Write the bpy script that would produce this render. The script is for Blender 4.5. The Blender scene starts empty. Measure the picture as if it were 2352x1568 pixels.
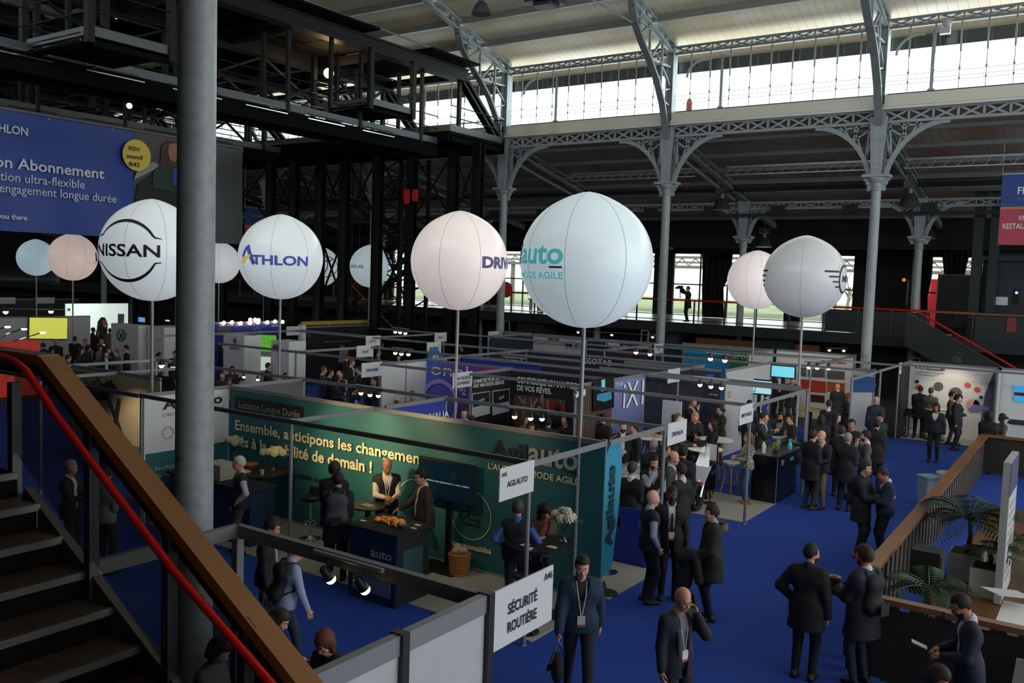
import bpy, bmesh, math, random
import numpy as np
from mathutils import Vector, Matrix
random.seed(7)
# ------------------------------------------------------------------ camera
F = 2050.0; PITCH = math.radians(4.13); ROLL = math.radians(1.9); AZ = math.radians(34.4); EYE = 4.92
RIGHT = Vector((math.cos(AZ), math.sin(AZ), 0)); FH = Vector((-math.sin(AZ), math.cos(AZ), 0)); UPV = Vector((0, 0, 1))
FWD = FH*math.cos(PITCH) - UPV*math.sin(PITCH); UPC = UPV*math.cos(PITCH) + FH*math.sin(PITCH)
CR, SR = math.cos(ROLL), math.sin(ROLL)
def at(px, py, z=None, Y=None, X=None, d=None):
    a = (px-1176)/F; b = (py-784)/F
    x = CR*a + SR*b; yd = -SR*a + CR*b
    r = RIGHT*x - UPC*yd + FWD
    o = Vector((0, 0, EYE))
    if z is not None: t = (z-EYE)/r.z
    elif Y is not None: t = Y/r.y
    elif X is not None: t = X/r.x
    else: t = d
    return o + r*t
C = bpy.context.scene.collection
cam_data = bpy.data.cameras.new('camera'); cam = bpy.data.objects.new('camera', cam_data); C.objects.link(cam)
cam_data.sensor_width = 36; cam_data.lens = F/2352*36; cam_data.clip_end = 500
ir = RIGHT*CR + UPC*SR      # image right
iu = UPC*CR - RIGHT*SR      # image up
iu_test = iu
M = Matrix((( ir.x, iu.x, -FWD.x, 0), (ir.y, iu.y, -FWD.y, 0), (ir.z, iu.z, -FWD.z, EYE), (0, 0, 0, 1)))
cam.matrix_world = M
bpy.context.scene.camera = cam
sc = bpy.context.scene
sc.view_settings.view_transform = 'Standard'; sc.view_settings.look = 'None'; sc.view_settings.gamma = 1.0
sc.view_settings.exposure = 0.0; sc.view_settings.use_curve_mapping = False
sc.cycles.max_bounces = 6; sc.cycles.diffuse_bounces = 3; sc.cycles.glossy_bounces = 3; sc.cycles.transparent_max_bounces = 8
sc.cycles.caustics_reflective = False; sc.cycles.caustics_refractive = False; sc.cycles.sample_clamp_indirect = 4.0
# ------------------------------------------------------------------ sky and daylight
w = bpy.data.worlds.new('sky'); sc.world = w; w.use_nodes = True
w.node_tree.nodes['Background'].inputs[0].default_value = (0.93, 0.97, 1.0, 1)
w.node_tree.nodes['Background'].inputs[1].default_value = 2.2
def area(name, loc, direction, sx, sy, radiance, col=(1, 1, 1), spread=180):
    l = bpy.data.lights.new(name, 'AREA'); l.shape = 'RECTANGLE'; l.size = sx; l.size_y = sy
    l.energy = radiance*sx*sy*math.pi; l.color = col; l.spread = math.radians(spread)
    o = bpy.data.objects.new(name, l); C.objects.link(o); o.location = loc
    o.rotation_euler = Vector(direction).to_track_quat('-Z', 'Z').to_euler()
    return o
DAY = (0.90, 0.96, 1.0)
# daylight that comes in through the two clerestories and the glazed end wall of the hall
area('daylight_clerestory_far', (-28, 34.3, 12.85), (0, -1, 0.05), 76, 2.2, 4.6, DAY)
area('daylight_clerestory_near', (-28, 4.2, 12.7), (0, 1, 0.08), 76, 2.0, 4.2, DAY)
area('daylight_glazed_end', (22, 19, 8.0), (-1, 0, -0.1), 26, 9, 1.05, DAY)
area('daylight_aisle_windows', (-20, 55.0, 5.0), (0, -1, -0.12), 60, 4.5, 1.2, DAY)
# ------------------------------------------------------------------ helpers
def lin(c):
    if isinstance(c, str):
        c = c.lstrip('#'); c = [int(c[i:i+2], 16)/255 for i in (0, 2, 4)]
    return tuple(x/12.92 if x <= .04045 else ((x+.055)/1.055)**2.4 for x in c)
MATS = {}
def mat(name, col=None, rough=.6, metal=0.0, emit=None, es=1.0, noise=0.0, nscale=6.0, alpha=None, spec=None, sheen=0):
    if name in MATS: return MATS[name]
    m = bpy.data.materials.new(name); m.use_nodes = True; MATS[name] = m
    nt = m.node_tree; b = nt.nodes['Principled BSDF']
    c = lin(col) if col is not None else (.5, .5, .5)
    b.inputs['Base Color'].default_value = (*c, 1); b.inputs['Roughness'].default_value = rough; b.inputs['Metallic'].default_value = metal
    if spec is not None: b.inputs['Specular IOR Level'].default_value = spec
    if emit is not None:
        b.inputs['Emission Color'].default_value = (*lin(emit), 1); b.inputs['Emission Strength'].default_value = es
    if alpha is not None: b.inputs['Alpha'].default_value = alpha
    if noise:
        tc = nt.nodes.new('ShaderNodeTexCoord'); n = nt.nodes.new('ShaderNodeTexNoise'); n.inputs['Scale'].default_value = nscale; n.inputs['Detail'].default_value = 4
        r = nt.nodes.new('ShaderNodeValToRGB')
        r.color_ramp.elements[0].position = .3; r.color_ramp.elements[1].position = .7
        r.color_ramp.elements[0].color = (*[max(0, x*(1-noise)) for x in c], 1); r.color_ramp.elements[1].color = (*[min(1, x*(1+noise)) for x in c], 1)
        nt.links.new(tc.outputs['Object'], n.inputs['Vector']); nt.links.new(n.outputs['Fac'], r.inputs[0]); nt.links.new(r.outputs[0], b.inputs['Base Color'])
        bp = nt.nodes.new('ShaderNodeBump'); bp.inputs['Strength'].default_value = .08; nt.links.new(n.outputs['Fac'], bp.inputs['Height']); nt.links.new(bp.outputs[0], b.inputs['Normal'])
    return m
def stripes(name, c1, c2, scale, axis='X', width=.06, rough=.6, noise=.15, stain=None, vec='Object'):
    """boards: thin darker joints every 1/scale metres, soft patchy wear"""
    m = bpy.data.materials.new(name); m.use_nodes = True; MATS[name] = m; nt = m.node_tree; b = nt.nodes['Principled BSDF']
    tc = nt.nodes.new('ShaderNodeTexCoord'); sp = nt.nodes.new('ShaderNodeSeparateXYZ'); nt.links.new(tc.outputs[vec], sp.inputs[0])
    mu = nt.nodes.new('ShaderNodeMath'); mu.operation = 'MULTIPLY'; mu.inputs[1].default_value = scale; nt.links.new(sp.outputs[axis], mu.inputs[0])
    fr = nt.nodes.new('ShaderNodeMath'); fr.operation = 'FRACT'; nt.links.new(mu.outputs[0], fr.inputs[0])
    lt = nt.nodes.new('ShaderNodeMath'); lt.operation = 'LESS_THAN'; lt.inputs[1].default_value = width; nt.links.new(fr.outputs[0], lt.inputs[0])
    n = nt.nodes.new('ShaderNodeTexNoise'); n.inputs['Scale'].default_value = .5; n.inputs['Detail'].default_value = 5; nt.links.new(tc.outputs[vec], n.inputs['Vector'])
    r = nt.nodes.new('ShaderNodeValToRGB'); r.color_ramp.elements[0].position = .35; r.color_ramp.elements[1].position = .65
    a = lin(c1); s = lin(stain) if stain else tuple(x*(1-noise) for x in a)
    r.color_ramp.elements[0].color = (*s, 1); r.color_ramp.elements[1].color = (*a, 1); nt.links.new(n.outputs['Fac'], r.inputs[0])
    mx = nt.nodes.new('ShaderNodeMix'); mx.data_type = 'RGBA'; nt.links.new(lt.outputs[0], mx.inputs[0]); nt.links.new(r.outputs[0], mx.inputs[6]); mx.inputs[7].default_value = (*lin(c2), 1)
    nt.links.new(mx.outputs[2], b.inputs['Base Color']); b.inputs['Roughness'].default_value = rough
    return m
class MB:
    """collects shapes into ONE mesh"""
    def __init__(s): s.v = []; s.f = []; s.mi = []
    def add(s, vs, fs, mi=0):
        o = len(s.v); s.v += [tuple(v) for v in vs]; s.f += [tuple(i+o for i in f) for f in fs]; s.mi += [mi]*len(fs); return s
    def box(s, x0, x1, y0, y1, z0, z1, mi=0):
        v = [(x, y, z) for z in (z0, z1) for y in (y0, y1) for x in (x0, x1)]
        return s.add(v, [(0, 2, 3, 1), (4, 5, 7, 6), (0, 1, 5, 4), (2, 6, 7, 3), (0, 4, 6, 2), (1, 3, 7, 5)], mi)
    def bar(s, a, b, w, h=None, up=(0, 0, 1), mi=0, w2=None, h2=None):
        a, b = Vector(a), Vector(b); h = h or w; w2 = w2 or w; h2 = h2 or h
        d = (b-a).normalized(); u = Vector(up)
        if abs(d.dot(u)) > .98: u = Vector((0, 1, 0)) if abs(d.y) < .9 else Vector((1, 0, 0))
        r = d.cross(u).normalized(); u = r.cross(d)
        v = [p + r*i*ww/2 + u*j*hh/2 for p, ww, hh in ((a, w, h), (b, w2, h2)) for i, j in ((-1, -1), (1, -1), (1, 1), (-1, 1))]
        return s.add(v, [(3, 2, 1, 0), (4, 5, 6, 7), (0, 1, 5, 4), (1, 2, 6, 5), (2, 3, 7, 6), (3, 0, 4, 7)], mi)
    def tube(s, pts, r, n=8, mi=0, caps=True):
        pts = [Vector(p) for p in pts]; rs = r if isinstance(r, (list, tuple)) else [r]*len(pts)
        base = len(s.v); prev = None; k = len(pts)
        for i, p in enumerate(pts):
            d = (pts[min(i+1, k-1)] - pts[max(i-1, 0)]).normalized()
            if prev is None:
                u = Vector((0, 0, 1)) if abs(d.z) < .9 else Vector((1, 0, 0)); u = (u - d*d.dot(u)).normalized()
            else: u = (prev - d*d.dot(prev)).normalized()
            prev = u; q = d.cross(u)
            s.v += [tuple(p + (u*math.cos(t*2*math.pi/n) + q*math.sin(t*2*math.pi/n))*rs[i]) for t in range(n)]
        fs = []
        for i in range(k-1):
            for t in range(n):
                fs.append((base+i*n+t, base+i*n+(t+1) % n, base+(i+1)*n+(t+1) % n, base+(i+1)*n+t))
        if caps: fs.append(tuple(base+t for t in reversed(range(n)))); fs.append(tuple(base+(k-1)*n+t for t in range(n)))
        s.f += fs; s.mi += [mi]*len(fs); return s
    def lathe(s, c, prof, n=20, mi=0, axis=None):
        """prof: (radius, height) pairs from below up, around c"""
        c = Vector(c); base = len(s.v)
        ax = Vector(axis).normalized() if axis else Vector((0, 0, 1)); u = ax.orthogonal().normalized() if axis else Vector((1, 0, 0)); q = ax.cross(u)
        for r, z in prof:
            s.v += [tuple(c + ax*z + (u*math.cos(t*2*math.pi/n) + q*math.sin(t*2*math.pi/n))*r) for t in range(n)]
        k = len(prof); fs = []
        for i in range(k-1):
            for t in range(n): fs.append((base+i*n+t, base+i*n+(t+1) % n, base+(i+1)*n+(t+1) % n, base+(i+1)*n+t))
        if prof[0][0] > 1e-4: fs.append(tuple(base+t for t in reversed(range(n))))
        if prof[-1][0] > 1e-4: fs.append(tuple(base+(k-1)*n+t for t in range(n)))
        s.f += fs; s.mi += [mi]*len(fs); return s
    def ball(s, c, r, n=12, m=8, sc_=(1, 1, 1), mi=0):
        c = Vector(c); base = len(s.v)
        for i in range(m+1):
            a = -math.pi/2 + math.pi*i/m
            for t in range(n):
                s.v.append((c.x+r*sc_[0]*math.cos(a)*math.cos(t*2*math.pi/n), c.y+r*sc_[1]*math.cos(a)*math.sin(t*2*math.pi/n), c.z+r*sc_[2]*math.sin(a)))
        fs = [(base+i*n+t, base+i*n+(t+1) % n, base+(i+1)*n+(t+1) % n, base+(i+1)*n+t) for i in range(m) for t in range(n)]
        s.f += fs; s.mi += [mi]*len(fs); return s
    def poly(s, pts, mi=0): return s.add(pts, [tuple(range(len(pts)))], mi)
    def prism(s, pts, off, mi=0):
        """closed outline pts pushed by vector off"""
        n = len(pts); off = Vector(off); a = [Vector(p) for p in pts]; b = [p+off for p in a]
        fs = [tuple(reversed(range(n))), tuple(range(n, 2*n))] + [(i, (i+1) % n, n+(i+1) % n, n+i) for i in range(n)]
        return s.add(a+b, fs, mi)
    def build(s, name, mats, parent=None, smooth=False, local=False):
        me = bpy.data.meshes.new(name); me.from_pydata(s.v, [], s.f); me.update()
        if not isinstance(mats, (list, tuple)): mats = [mats]
        for m in mats: me.materials.append(m)
        if len(mats) > 1: me.polygons.foreach_set('material_index', s.mi)
        bm = bmesh.new(); bm.from_mesh(me); bmesh.ops.recalc_face_normals(bm, faces=bm.faces); bm.to_mesh(me); bm.free()
        if smooth:
            me.polygons.foreach_set('use_smooth', [True]*len(me.polygons))
            try: me.set_sharp_from_angle(angle=math.radians(40))
            except Exception: pass
        o = bpy.data.objects.new(name, me); C.objects.link(o)
        if parent is not None:
            o.parent = parent
            if not local and parent.type == 'EMPTY': o.matrix_parent_inverse = Matrix.Translation(-parent.location)
        return o
def tag(o, label=None, cat=None, group=None, kind=None):
    if label: o['label'] = label
    if cat: o['category'] = cat
    if group: o['group'] = group
    if kind: o['kind'] = kind
    return o
def empty(name, loc, label=None, cat=None, group=None, kind=None):
    o = bpy.data.objects.new(name, None); C.objects.link(o); o.location = loc; o.empty_display_size = .1
    return tag(o, label, cat, group, kind)
def struct(o, label=None, cat=None): return tag(o, label, cat, None, 'structure')
# text as flat mesh, placed on a plane: o = lower left corner, u/v directions, fitted to width wd (and height ht)
def text_mesh(s, bold=0.0, ext=0.0):
    cu = bpy.data.curves.new('lettering', 'FONT'); cu.body = s; cu.offset = bold; cu.extrude = ext; cu.resolution_u = 3
    to = bpy.data.objects.new('lettering_tmp', cu); C.objects.link(to)
    dg = bpy.context.evaluated_depsgraph_get(); me = bpy.data.meshes.new_from_object(to.evaluated_get(dg))
    vs = np.array([v.co[:] for v in me.vertices]); fs = [tuple(p.vertices) for p in me.polygons]
    bpy.data.objects.remove(to); bpy.data.curves.remove(cu); bpy.data.meshes.remove(me)
    return vs, fs
def lettering(s, o, u, v, wd, ht, m, parent=None, bold=0.0, name='lettering', out=0.012):
    vs, fs = text_mesh(s, bold)
    if len(vs) == 0: return None
    x0, x1 = vs[:, 0].min(), vs[:, 0].max(); y1 = .70 if ht else None
    u, v = Vector(u).normalized(), Vector(v).normalized(); n = u.cross(v)
    sx = wd/(x1-x0); sy = ht/.70 if ht else sx
    o = Vector(o)
    P = [o + u*float((p[0]-x0)*sx) + v*float(p[1]*sy) + n*out for p in vs]
    mb = MB(); mb.add(P, fs)
    return mb.build(name, m, parent)
def wtext(s, plane, p0, p1, hpx, m, parent=None, bold=0.0, out=0.012):
    """lettering between two baseline pixels of the photograph on the wall plane ('X'|'Y', value); hpx = capital height"""
    k = {plane[0]: plane[1]}
    a, b = at(*p0, **k), at(*p1, **k); t = at(p0[0], p0[1]-hpx, **k)
    u = Vector((0, 1, 0)) if plane[0] == 'X' else Vector((1, 0, 0))
    wd = abs((b-a).dot(u)); z = (a.z+b.z)/2
    o = Vector((a.x, a.y, z))
    return lettering(s, o, u, (0, 0, 1), wd, t.z-a.z, m, parent, bold, out=out)
# ------------------------------------------------------------------ palette
CARPET = mat('blue_carpet', '#1540a0', .95, noise=.12, nscale=40)
STEEL = mat('painted_grey_steel', '#8f9a9c', .45, noise=.08, nscale=3)
STEELD = mat('weathered_grey_steel', '#6f7878', .5, noise=.1, nscale=3)
BLACKS = mat('black_steel', '#23282b', .4, noise=.1)
DARK = mat('matt_black', '#101112', .8)
DARKN = mat('dark_slate_wall', '#20272b', .7, noise=.1)
ALU = mat('anodised_aluminium', '#a3a5a6', .35, .55)
ALUD = mat('grey_aluminium_profile', '#85878a', .45, .3)
WHITE = mat('white_panel', '#d8dad9', .5)
CHROME = mat('chrome', '#d0d0d0', .15, 1.0)
WOOD = stripes('oak_handrail', '#8c6035', '#5a3a1c', .35, 'Y', .01, .35, .3, '#6d4724')
WOODB = mat('plywood_front', '#a5672c', .6, noise=.2)
RED = mat('red_paint', '#c81f1f', .3)
REDX = mat('red_cladding', '#ff3b46', .6)
FLOORB = stripes('pale_floorboards', '#b3a48c', '#6d614f', .6, 'X', .03, .25, .15)
GREYC = mat('light_grey_stand_floor', '#a3a195', .8, noise=.08, nscale=25)
ROOFP = stripes('cream_roof_boards', '#e2dccb', '#a59f90', 3.2, 'X', .05, .7, .2, '#cfc3a2')
ROOFD = stripes('brown_roof_boards', '#9c8f83', '#5e554c', 3.0, 'X', .06, .7, .3, '#7d6a5a')
SILLM = mat('pale_painted_sill', '#d2d1c2', .3)
BLACKT = mat('black_letters', '#141414', .6); WHITET = mat('white_letters', '#e9ebea', .6); GREYT = mat('grey_letters', '#8c9295', .6)
# ------------------------------------------------------------------ ground, floors
m = MB().box(-95, 18, -8, 43.4, -.12, 0); struct(m.build('floor', mat('dark_hall_floor', '#3c3a37', .8, noise=.1)), 'dark concrete floor of the exhibition hall', 'floor')
m = MB().box(-32, 8, 3.0, 31.4, 0, .012); struct(m.build('floor_carpet', CARPET), 'royal blue carpet laid along the exhibition aisles', 'carpet')
def plate(name, x0, x1, y0, y1, z, m_, label):
    return struct(MB().box(x0, x1, y0, y1, .01, z).build(name, m_), label, 'floor covering')
plate('floor_stand_covering', -15.1, -6.3, 9.9, 11.8, .03, GREYC, 'pale grey floor covering of the teal stand')
plate('floor_stand_covering', -11.0, -6.25, 12.0, 13.7, .03, GREYC, 'pale grey floor covering beside the teal feather flag')
plate('floor_stand_covering', -10.2, -6.2, 17.75, 19.9, .03, GREYC, 'pale grey floor covering at the post of the motorcycle stand')
plate('floor_stand_covering', -5.9, 2, 31.6, 33.0, .03, GREYC, 'pale floor covering of the car auction stand')
m = MB().box(-2.2, 8, 11.9, 23, .014, .03); struct(m.build('floor_parquet', stripes('brown_parquet', '#6d4a28', '#3a2614', 5, 'Y', .06, .45, .2)), 'brown wooden floor behind the fenced corner', 'floor')
# ------------------------------------------------------------------ roofs
def roof(name, x0, x1, ya, za, yb, zb, m_, label):
    return struct(MB().prism([(x0, ya, za), (x1, ya, za), (x1, yb, zb), (x0, yb, zb)], (0, 0, .15)).build(name, m_), label, 'roof')
RX0, RX1 = -95.5, 16.5
roof('ceiling_nave', RX0, RX1, 33.8, 14.35, 19.4, 18.6, ROOFP, 'cream boarded underside of the nave roof slope above the clerestory')
roof('ceiling_nave', RX0, RX1, 4.9, 14.35, 19.4, 18.6, ROOFP, 'cream boarded underside of the nave roof slope overhead')
roof('ceiling_eave', RX0, RX1, 33.8, 14.36, 36.2, 14.32, ROOFP, 'pale boarded eave beyond the clerestory truss')
roof('ceiling_aisle', RX0, RX1, 33.5, 11.12, 43.0, 9.25, ROOFD, 'brown boarded underside of the aisle roof')
roof('ceiling_aisle', RX0, RX1, 43.0, 9.25, 54, 7.2, ROOFD, 'brown boarded underside of the outer aisle roof')
roof('ceiling_aisle', RX0, RX1, 5.7, 11.3, -8, 8.4, ROOFD, 'boarded aisle roof on the near side of the hall')
m = MB().box(RX0, RX1, 36.1, 36.2, 13.86, 14.34); struct(m.build('trim_1', mat('dark_fascia', '#2d3438', .6)), 'dark fascia board hanging under the eave outside the clerestory glass', 'fascia')
# walls closing the hall
m = MB().box(-95.6, -95.4, -8, 54, 0, 18.6); struct(m.build('wall_left', DARKN), 'dark far end wall of the hall', 'wall')
m = MB().box(-95.5, 18, -8.2, -8, 0, 8.5); struct(m.build('wall_near', DARKN), 'dark wall of the hall behind the stairs', 'wall')
# mezzanine at the far side
m = MB().box(-95, 3, 41.5, 54, 2.62, 2.90); mz = struct(m.build('floor_mezzanine', [FLOORB]), 'pale boarded mezzanine floor with dark edge beam', 'floor')
m = MB().box(-95, -3.0, 41.38, 41.5, 2.45, 2.93).box(-3, 18, 41.38, 41.5, 2.5, 2.95); struct(m.build('trim_2', DARKN), 'dark steel edge beam of the mezzanine', 'beam')
m = MB().box(-95, 18, 43.2, 43.4, 0, 2.62); struct(m.build('wall_under_mezzanine', DARK), 'black recess wall below the mezzanine', 'wall')
m = MB()
for x in (-27.5, -19.4, -13.6, -6.3): m.box(x-.9, x+.9, 41.9, 43.2, 0, 2.6)
struct(m.build('wall_pier', DARKN), 'dark slatted wall piers below the mezzanine', 'wall')
m = MB().box(-17.7, -11.6, 42.2, 42.3, 1.0, 2.2); struct(m.build('trim_3', mat('plywood_fascia', '#7a4a1c', .6, noise=.2)), 'brown plywood bar front under the mezzanine', 'panel')
m = MB()
for x, z in ((-28.7, 1.75), (-20.1, 1.75), (-7.3, 1.35)):
    m.box(x-.22, x-.17, 41.3, 41.36, z-.7, z+.7).box(x+.17, x+.22, 41.3, 41.36, z-.7, z+.7).box(x-.22, x+.22, 41.3, 41.36, z+.65, z+.7).box(x-.22, x+.22, 41.3, 41.36, z-.7, z-.65)
struct(m.build('trim_4', GREYT), 'pale rectangle frames on the dark wall below the mezzanine', 'trim')
# mezzanine railing
def railing(name, x0, x1, y, z, label, solid=False, mr=RED):
    r = empty(name, ((x0+x1)/2, y, z), label, 'railing')
    MB().tube([(x0, y, z+1.12), (x1, y, z+1.12)], .045, 8).build('handrail', mr, r)
    k = 0; xx = x0
    n = max(1, round((x1-x0)/1.55))
    for i in range(n+1):
        xx = x0+(x1-x0)*i/n; MB().box(xx-.035, xx+.035, y-.03, y+.03, z, z+1.1).build('post', BLACKS, r)
    if solid: MB().box(x0, x1, y-.02, y+.02, z+.02, z+1.02).build('infill_panel', DARKN, r)
    else:
        MB().tube([(x0, y, z+.12), (x1, y, z+.12)], .02, 6).build('lower_rail', BLACKS, r)
    return r
railing('mezzanine_railing', -60, -11.3, 41.55, 2.93, 'red topped black railing along the open mezzanine edge')
railing('mezzanine_railing', -11.2, -7.0, 41.55, 2.93, 'red topped railing with dark solid infill beside the windowless bay', True)
railing('mezzanine_railing', -6.9, -5.2, 41.55, 2.93, 'short red topped railing above the staircase head')
# window wall behind mezzanine
m = MB().box(-95, 18, 52.0, 52.3, 6.75, 9.0); struct(m.build('wall_far', DARK), 'black drape wall above the mezzanine windows', 'wall')
gl = mat('window_glass', '#ffffff', .05)
def glassmat():
    m_ = bpy.data.materials.new('clear_glass'); m_.use_nodes = True; nt = m_.node_tree; nt.nodes.clear()
    o = nt.nodes.new('ShaderNodeOutputMaterial'); t = nt.nodes.new('ShaderNodeBsdfTransparent'); g = nt.nodes.new('ShaderNodeBsdfGlossy'); x = nt.nodes.new('ShaderNodeMixShader')
    g.inputs['Roughness'].default_value = .05; x.inputs[0].default_value = .06; t.inputs[0].default_value = (.93, .96, .95, 1)
    nt.links.new(t.outputs[0], x.inputs[1]); nt.links.new(g.outputs[0], x.inputs[2]); nt.links.new(x.outputs[0], o.inputs[0]); return m_
GLASS = glassmat()
i = 0
def window(x0, x1, y, z0, z1, nx, nz, label):
    global i; i += 1
    r = empty('window_%d' % i, ((x0+x1)/2, y, z0), label, 'window', kind='structure')
    MB().box(x0, x1, y-.01, y+.01, z0, z1).build('window_pane', GLASS, r)
    f = MB()
    for k in range(nx+1): xx = x0+(x1-x0)*k/nx; f.box(xx-.04, xx+.04, y-.05, y+.05, z0, z1)
    for k in range(nz+1): zz = z0+(z1-z0)*k/nz; f.box(x0, x1, y-.05, y+.05, zz-.04, zz+.04)
    f.build('window_frame', BLACKS, r)
for x0, x1, lb in ((-47, -40, 'far left mezzanine window past the steel tower'), (-36.5, -31.6, 'mezzanine window behind the small pale balloon'), (-30.5, -24.8, 'mezzanine window between the pink balloon and the big one'), (-23.5, -16.4, 'wide mezzanine window behind the photographer'), (-15.5, -12.6, 'mezzanine window behind the two right balloons'), (-9.6, -6.2, 'mezzanine window with red wall outside'), (-5.6, -1.5, 'mezzanine window beside the dark tapering drape')):
    window(x0, x1, 52.05, 2.9, 6.75, max(2, int((x1-x0)/1.6)), 2, lb)
m = MB()
for a, b in ((-95, -47), (-40, -36.5), (-31.6, -30.5), (-24.8, -23.5), (-16.4, -15.5), (-12.6, -9.6), (-6.2, -5.6), (-1.5, 18)): m.box(a, b, 51.9, 52.2, 2.9, 6.8)
struct(m.build('wall_far', DARK), 'black wall piers between the mezzanine windows', 'wall')
# drapes
def drape(name, pts, y, label):
    """pts: (x_left, x_right, z) from below up; pleated cloth"""
    m = MB(); n = 28; vs = []
    for xl, xr, z in pts:
        for k in range(n+1):
            t = k/n; vs.append((xl+(xr-xl)*t, y+.10*math.sin(t*n*1.1)+.03*math.sin(t*31+z), z))
    fs = [(j*(n+1)+k, j*(n+1)+k+1, (j+1)*(n+1)+k+1, (j+1)*(n+1)+k) for j in range(len(pts)-1) for k in range(n)]
    m.add(vs, fs); o = m.build(name, mat('black_velvet', '#0b0b0c', .95), None, True)
    sm = o.modifiers.new('cloth_thickness', 'SOLIDIFY'); sm.thickness = .02
    return tag(o, label, 'drape')
y = 50.5
drape('stage_drape', [(at(1613, 722, Y=y).x, at(1663, 722, Y=y).x, 2.92), (at(1613, 650, Y=y).x, at(1664, 650, Y=y).x, 4.7), (at(1614, 620, Y=y).x, at(1680, 620, Y=y).x, 5.6), (at(1613, 570, Y=y).x, at(1685, 570, Y=y).x, 6.8)], y, 'black drape gathered at its foot left of the pair of balloons')
drape('stage_drape', [(at(2118, 705, Y=y).x, at(2132, 705, Y=y).x, 2.92), (at(2116, 650, Y=y).x, at(2133, 650, Y=y).x, 4.7), (at(2118, 600, Y=y).x, at(2143, 600, Y=y).x, 5.7), (at(2108, 545, Y=y).x, at(2146, 545, Y=y).x, 7.2)], y, 'narrow black drape beside the second row column at right')
drape('stage_drape', [(at(2182, 630, Y=48).x, at(2208, 630, Y=48).x, 4.7), (at(2172, 600, Y=48).x, at(2217, 600, Y=48).x, 5.6), (at(2165, 560, Y=48).x, at(2228, 560, Y=48).x, 6.7), (at(2160, 530, Y=48).x, at(2232, 530, Y=48).x, 7.4)], 48, 'black drape tapering to a point above the service box')
# outside
m = MB().box(-110, 40, 52.5, 130, -.2, 2.6); struct(m.build('ground_outside', mat('outside_grass', '#9aa678', .9, noise=.25, nscale=.3)), 'pale grass outside the windows', 'ground')
m = MB()
for k in range(9): m.box(-60, 10, 58+k*1.7, 58.9+k*1.7, 9.0-.35*k, 9.15-.35*k)
m.box(-60, 10, 57.6, 57.9, 5.9, 6.1)
for k in range(70): x = -60+k; m.bar((x, 57.75, 6.1), (x+.5, 57.75, 6.6), .06).bar((x+.5, 57.75, 6.6), (x+1, 57.75, 6.1), .06)
m.box(-60, 10, 57.6, 57.9, 6.6, 6.75)
for x in (-47.7, -39.7, -31.7, -23.7, -15.7, -7.7): m.lathe((x, 57.8, 2.6), [(.2, 0), (.16, 3.6)], 12)
struct(m.build('trim_5', mat('pale_outdoor_steel', '#aba79c', .6)), 'slatted canopy on lattice beam outside the windows', 'canopy')
m = MB().box(-10.4, -5.5, 56.2, 56.5, 2.6, 5.6).box(-4.2, 1.5, 54.2, 54.5, 2.6, 5.6).box(-56, -50, 55, 55.3, 2.6, 5.5)
struct(m.build('wall_outside_red', REDX), 'bright red cladding outside the right mezzanine windows', 'wall')
m = MB()
random.seed(3)
for k in range(9):
    x = -27+k*1.8+random.uniform(-.6, .6); m.tube([(x, 88, 2.6), (x+.2, 88, 5)], [.16, .1], 6)
    for q in range(9):
        a = random.uniform(0, 6.28); h = random.uniform(4, 5.2); m.tube([(x+.1, 88, h-.6), (x+1.4*math.cos(a), 88+math.sin(a), h+random.uniform(.3, 1.8))], [.07, .02], 5)
tag(m.build('bare_trees', mat('grey_bark', '#8f8c7e', .9)), 'row of bare winter trees outside the windows', 'trees', kind='stuff')
# ------------------------------------------------------------------ colonnade
def lattice(m, x0, x1, y, z0, z1, n, t=.07, dy=.10, double=True):
    m.box(x0, x1, y-dy, y+dy, z0-.05, z0+.04).box(x0, x1, y-dy, y+dy, z1-.04, z1+.05)
    for k in range(n+1):
        x = x0+(x1-x0)*k/n; m.box(x-t/2, x+t/2, y-.05, y+.05, z0, z1)
    for k in range(n):
        a, b = x0+(x1-x0)*k/n, x0+(x1-x0)*(k+1)/n
        m.bar((a, y, z0), (b, y, z1), t, .04, (0, 1, 0))
        if double: m.bar((a, y+.02, z1), (b, y+.02, z0), t, .04, (0, 1, 0))
COLX = [-7.5-8*k for k in range(8)]
def bracket(m, cx, y, s, ztop, r, w=.10):
    """quarter arch springing from the column at cx towards s=+-1, reaching the girder soffit at ztop"""
    pts = []
    for k in range(13):
        a = math.pi/2*k/12; pts.append((cx+s*(.22+r*(1-math.cos(a))), y, ztop-r*1.15*(1-math.sin(a))))
    for a, b in zip(pts, pts[1:]): m.bar(a, b, .16, w, (0, 1, 0))
    q = [(cx+s*(.22+r*.62*(1-math.cos(math.pi/2*k/8))), y, ztop-r*.72*(1-math.sin(math.pi/2*k/8))) for k in range(9)]
    for f_ in (.30, .55, .78):
        a = math.pi/2*f_; p = Vector((cx+s*(.22+r*(1-math.cos(a))), y, ztop-r*1.15*(1-math.sin(a))))
        m.bar(p, (cx+s*.2, y, p.z+ (ztop-p.z)*.75+ .05), .06, .05, (0, 1, 0)); m.bar(p, (p.x-s*.0+ s*(-(p.x-cx)*s*.25), y, ztop), .06, .05, (0, 1, 0))
        m.bar(p, (p.x+s*(.45*(1-f_)+.15), y, ztop), .06, .05, (0, 1, 0))
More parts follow.
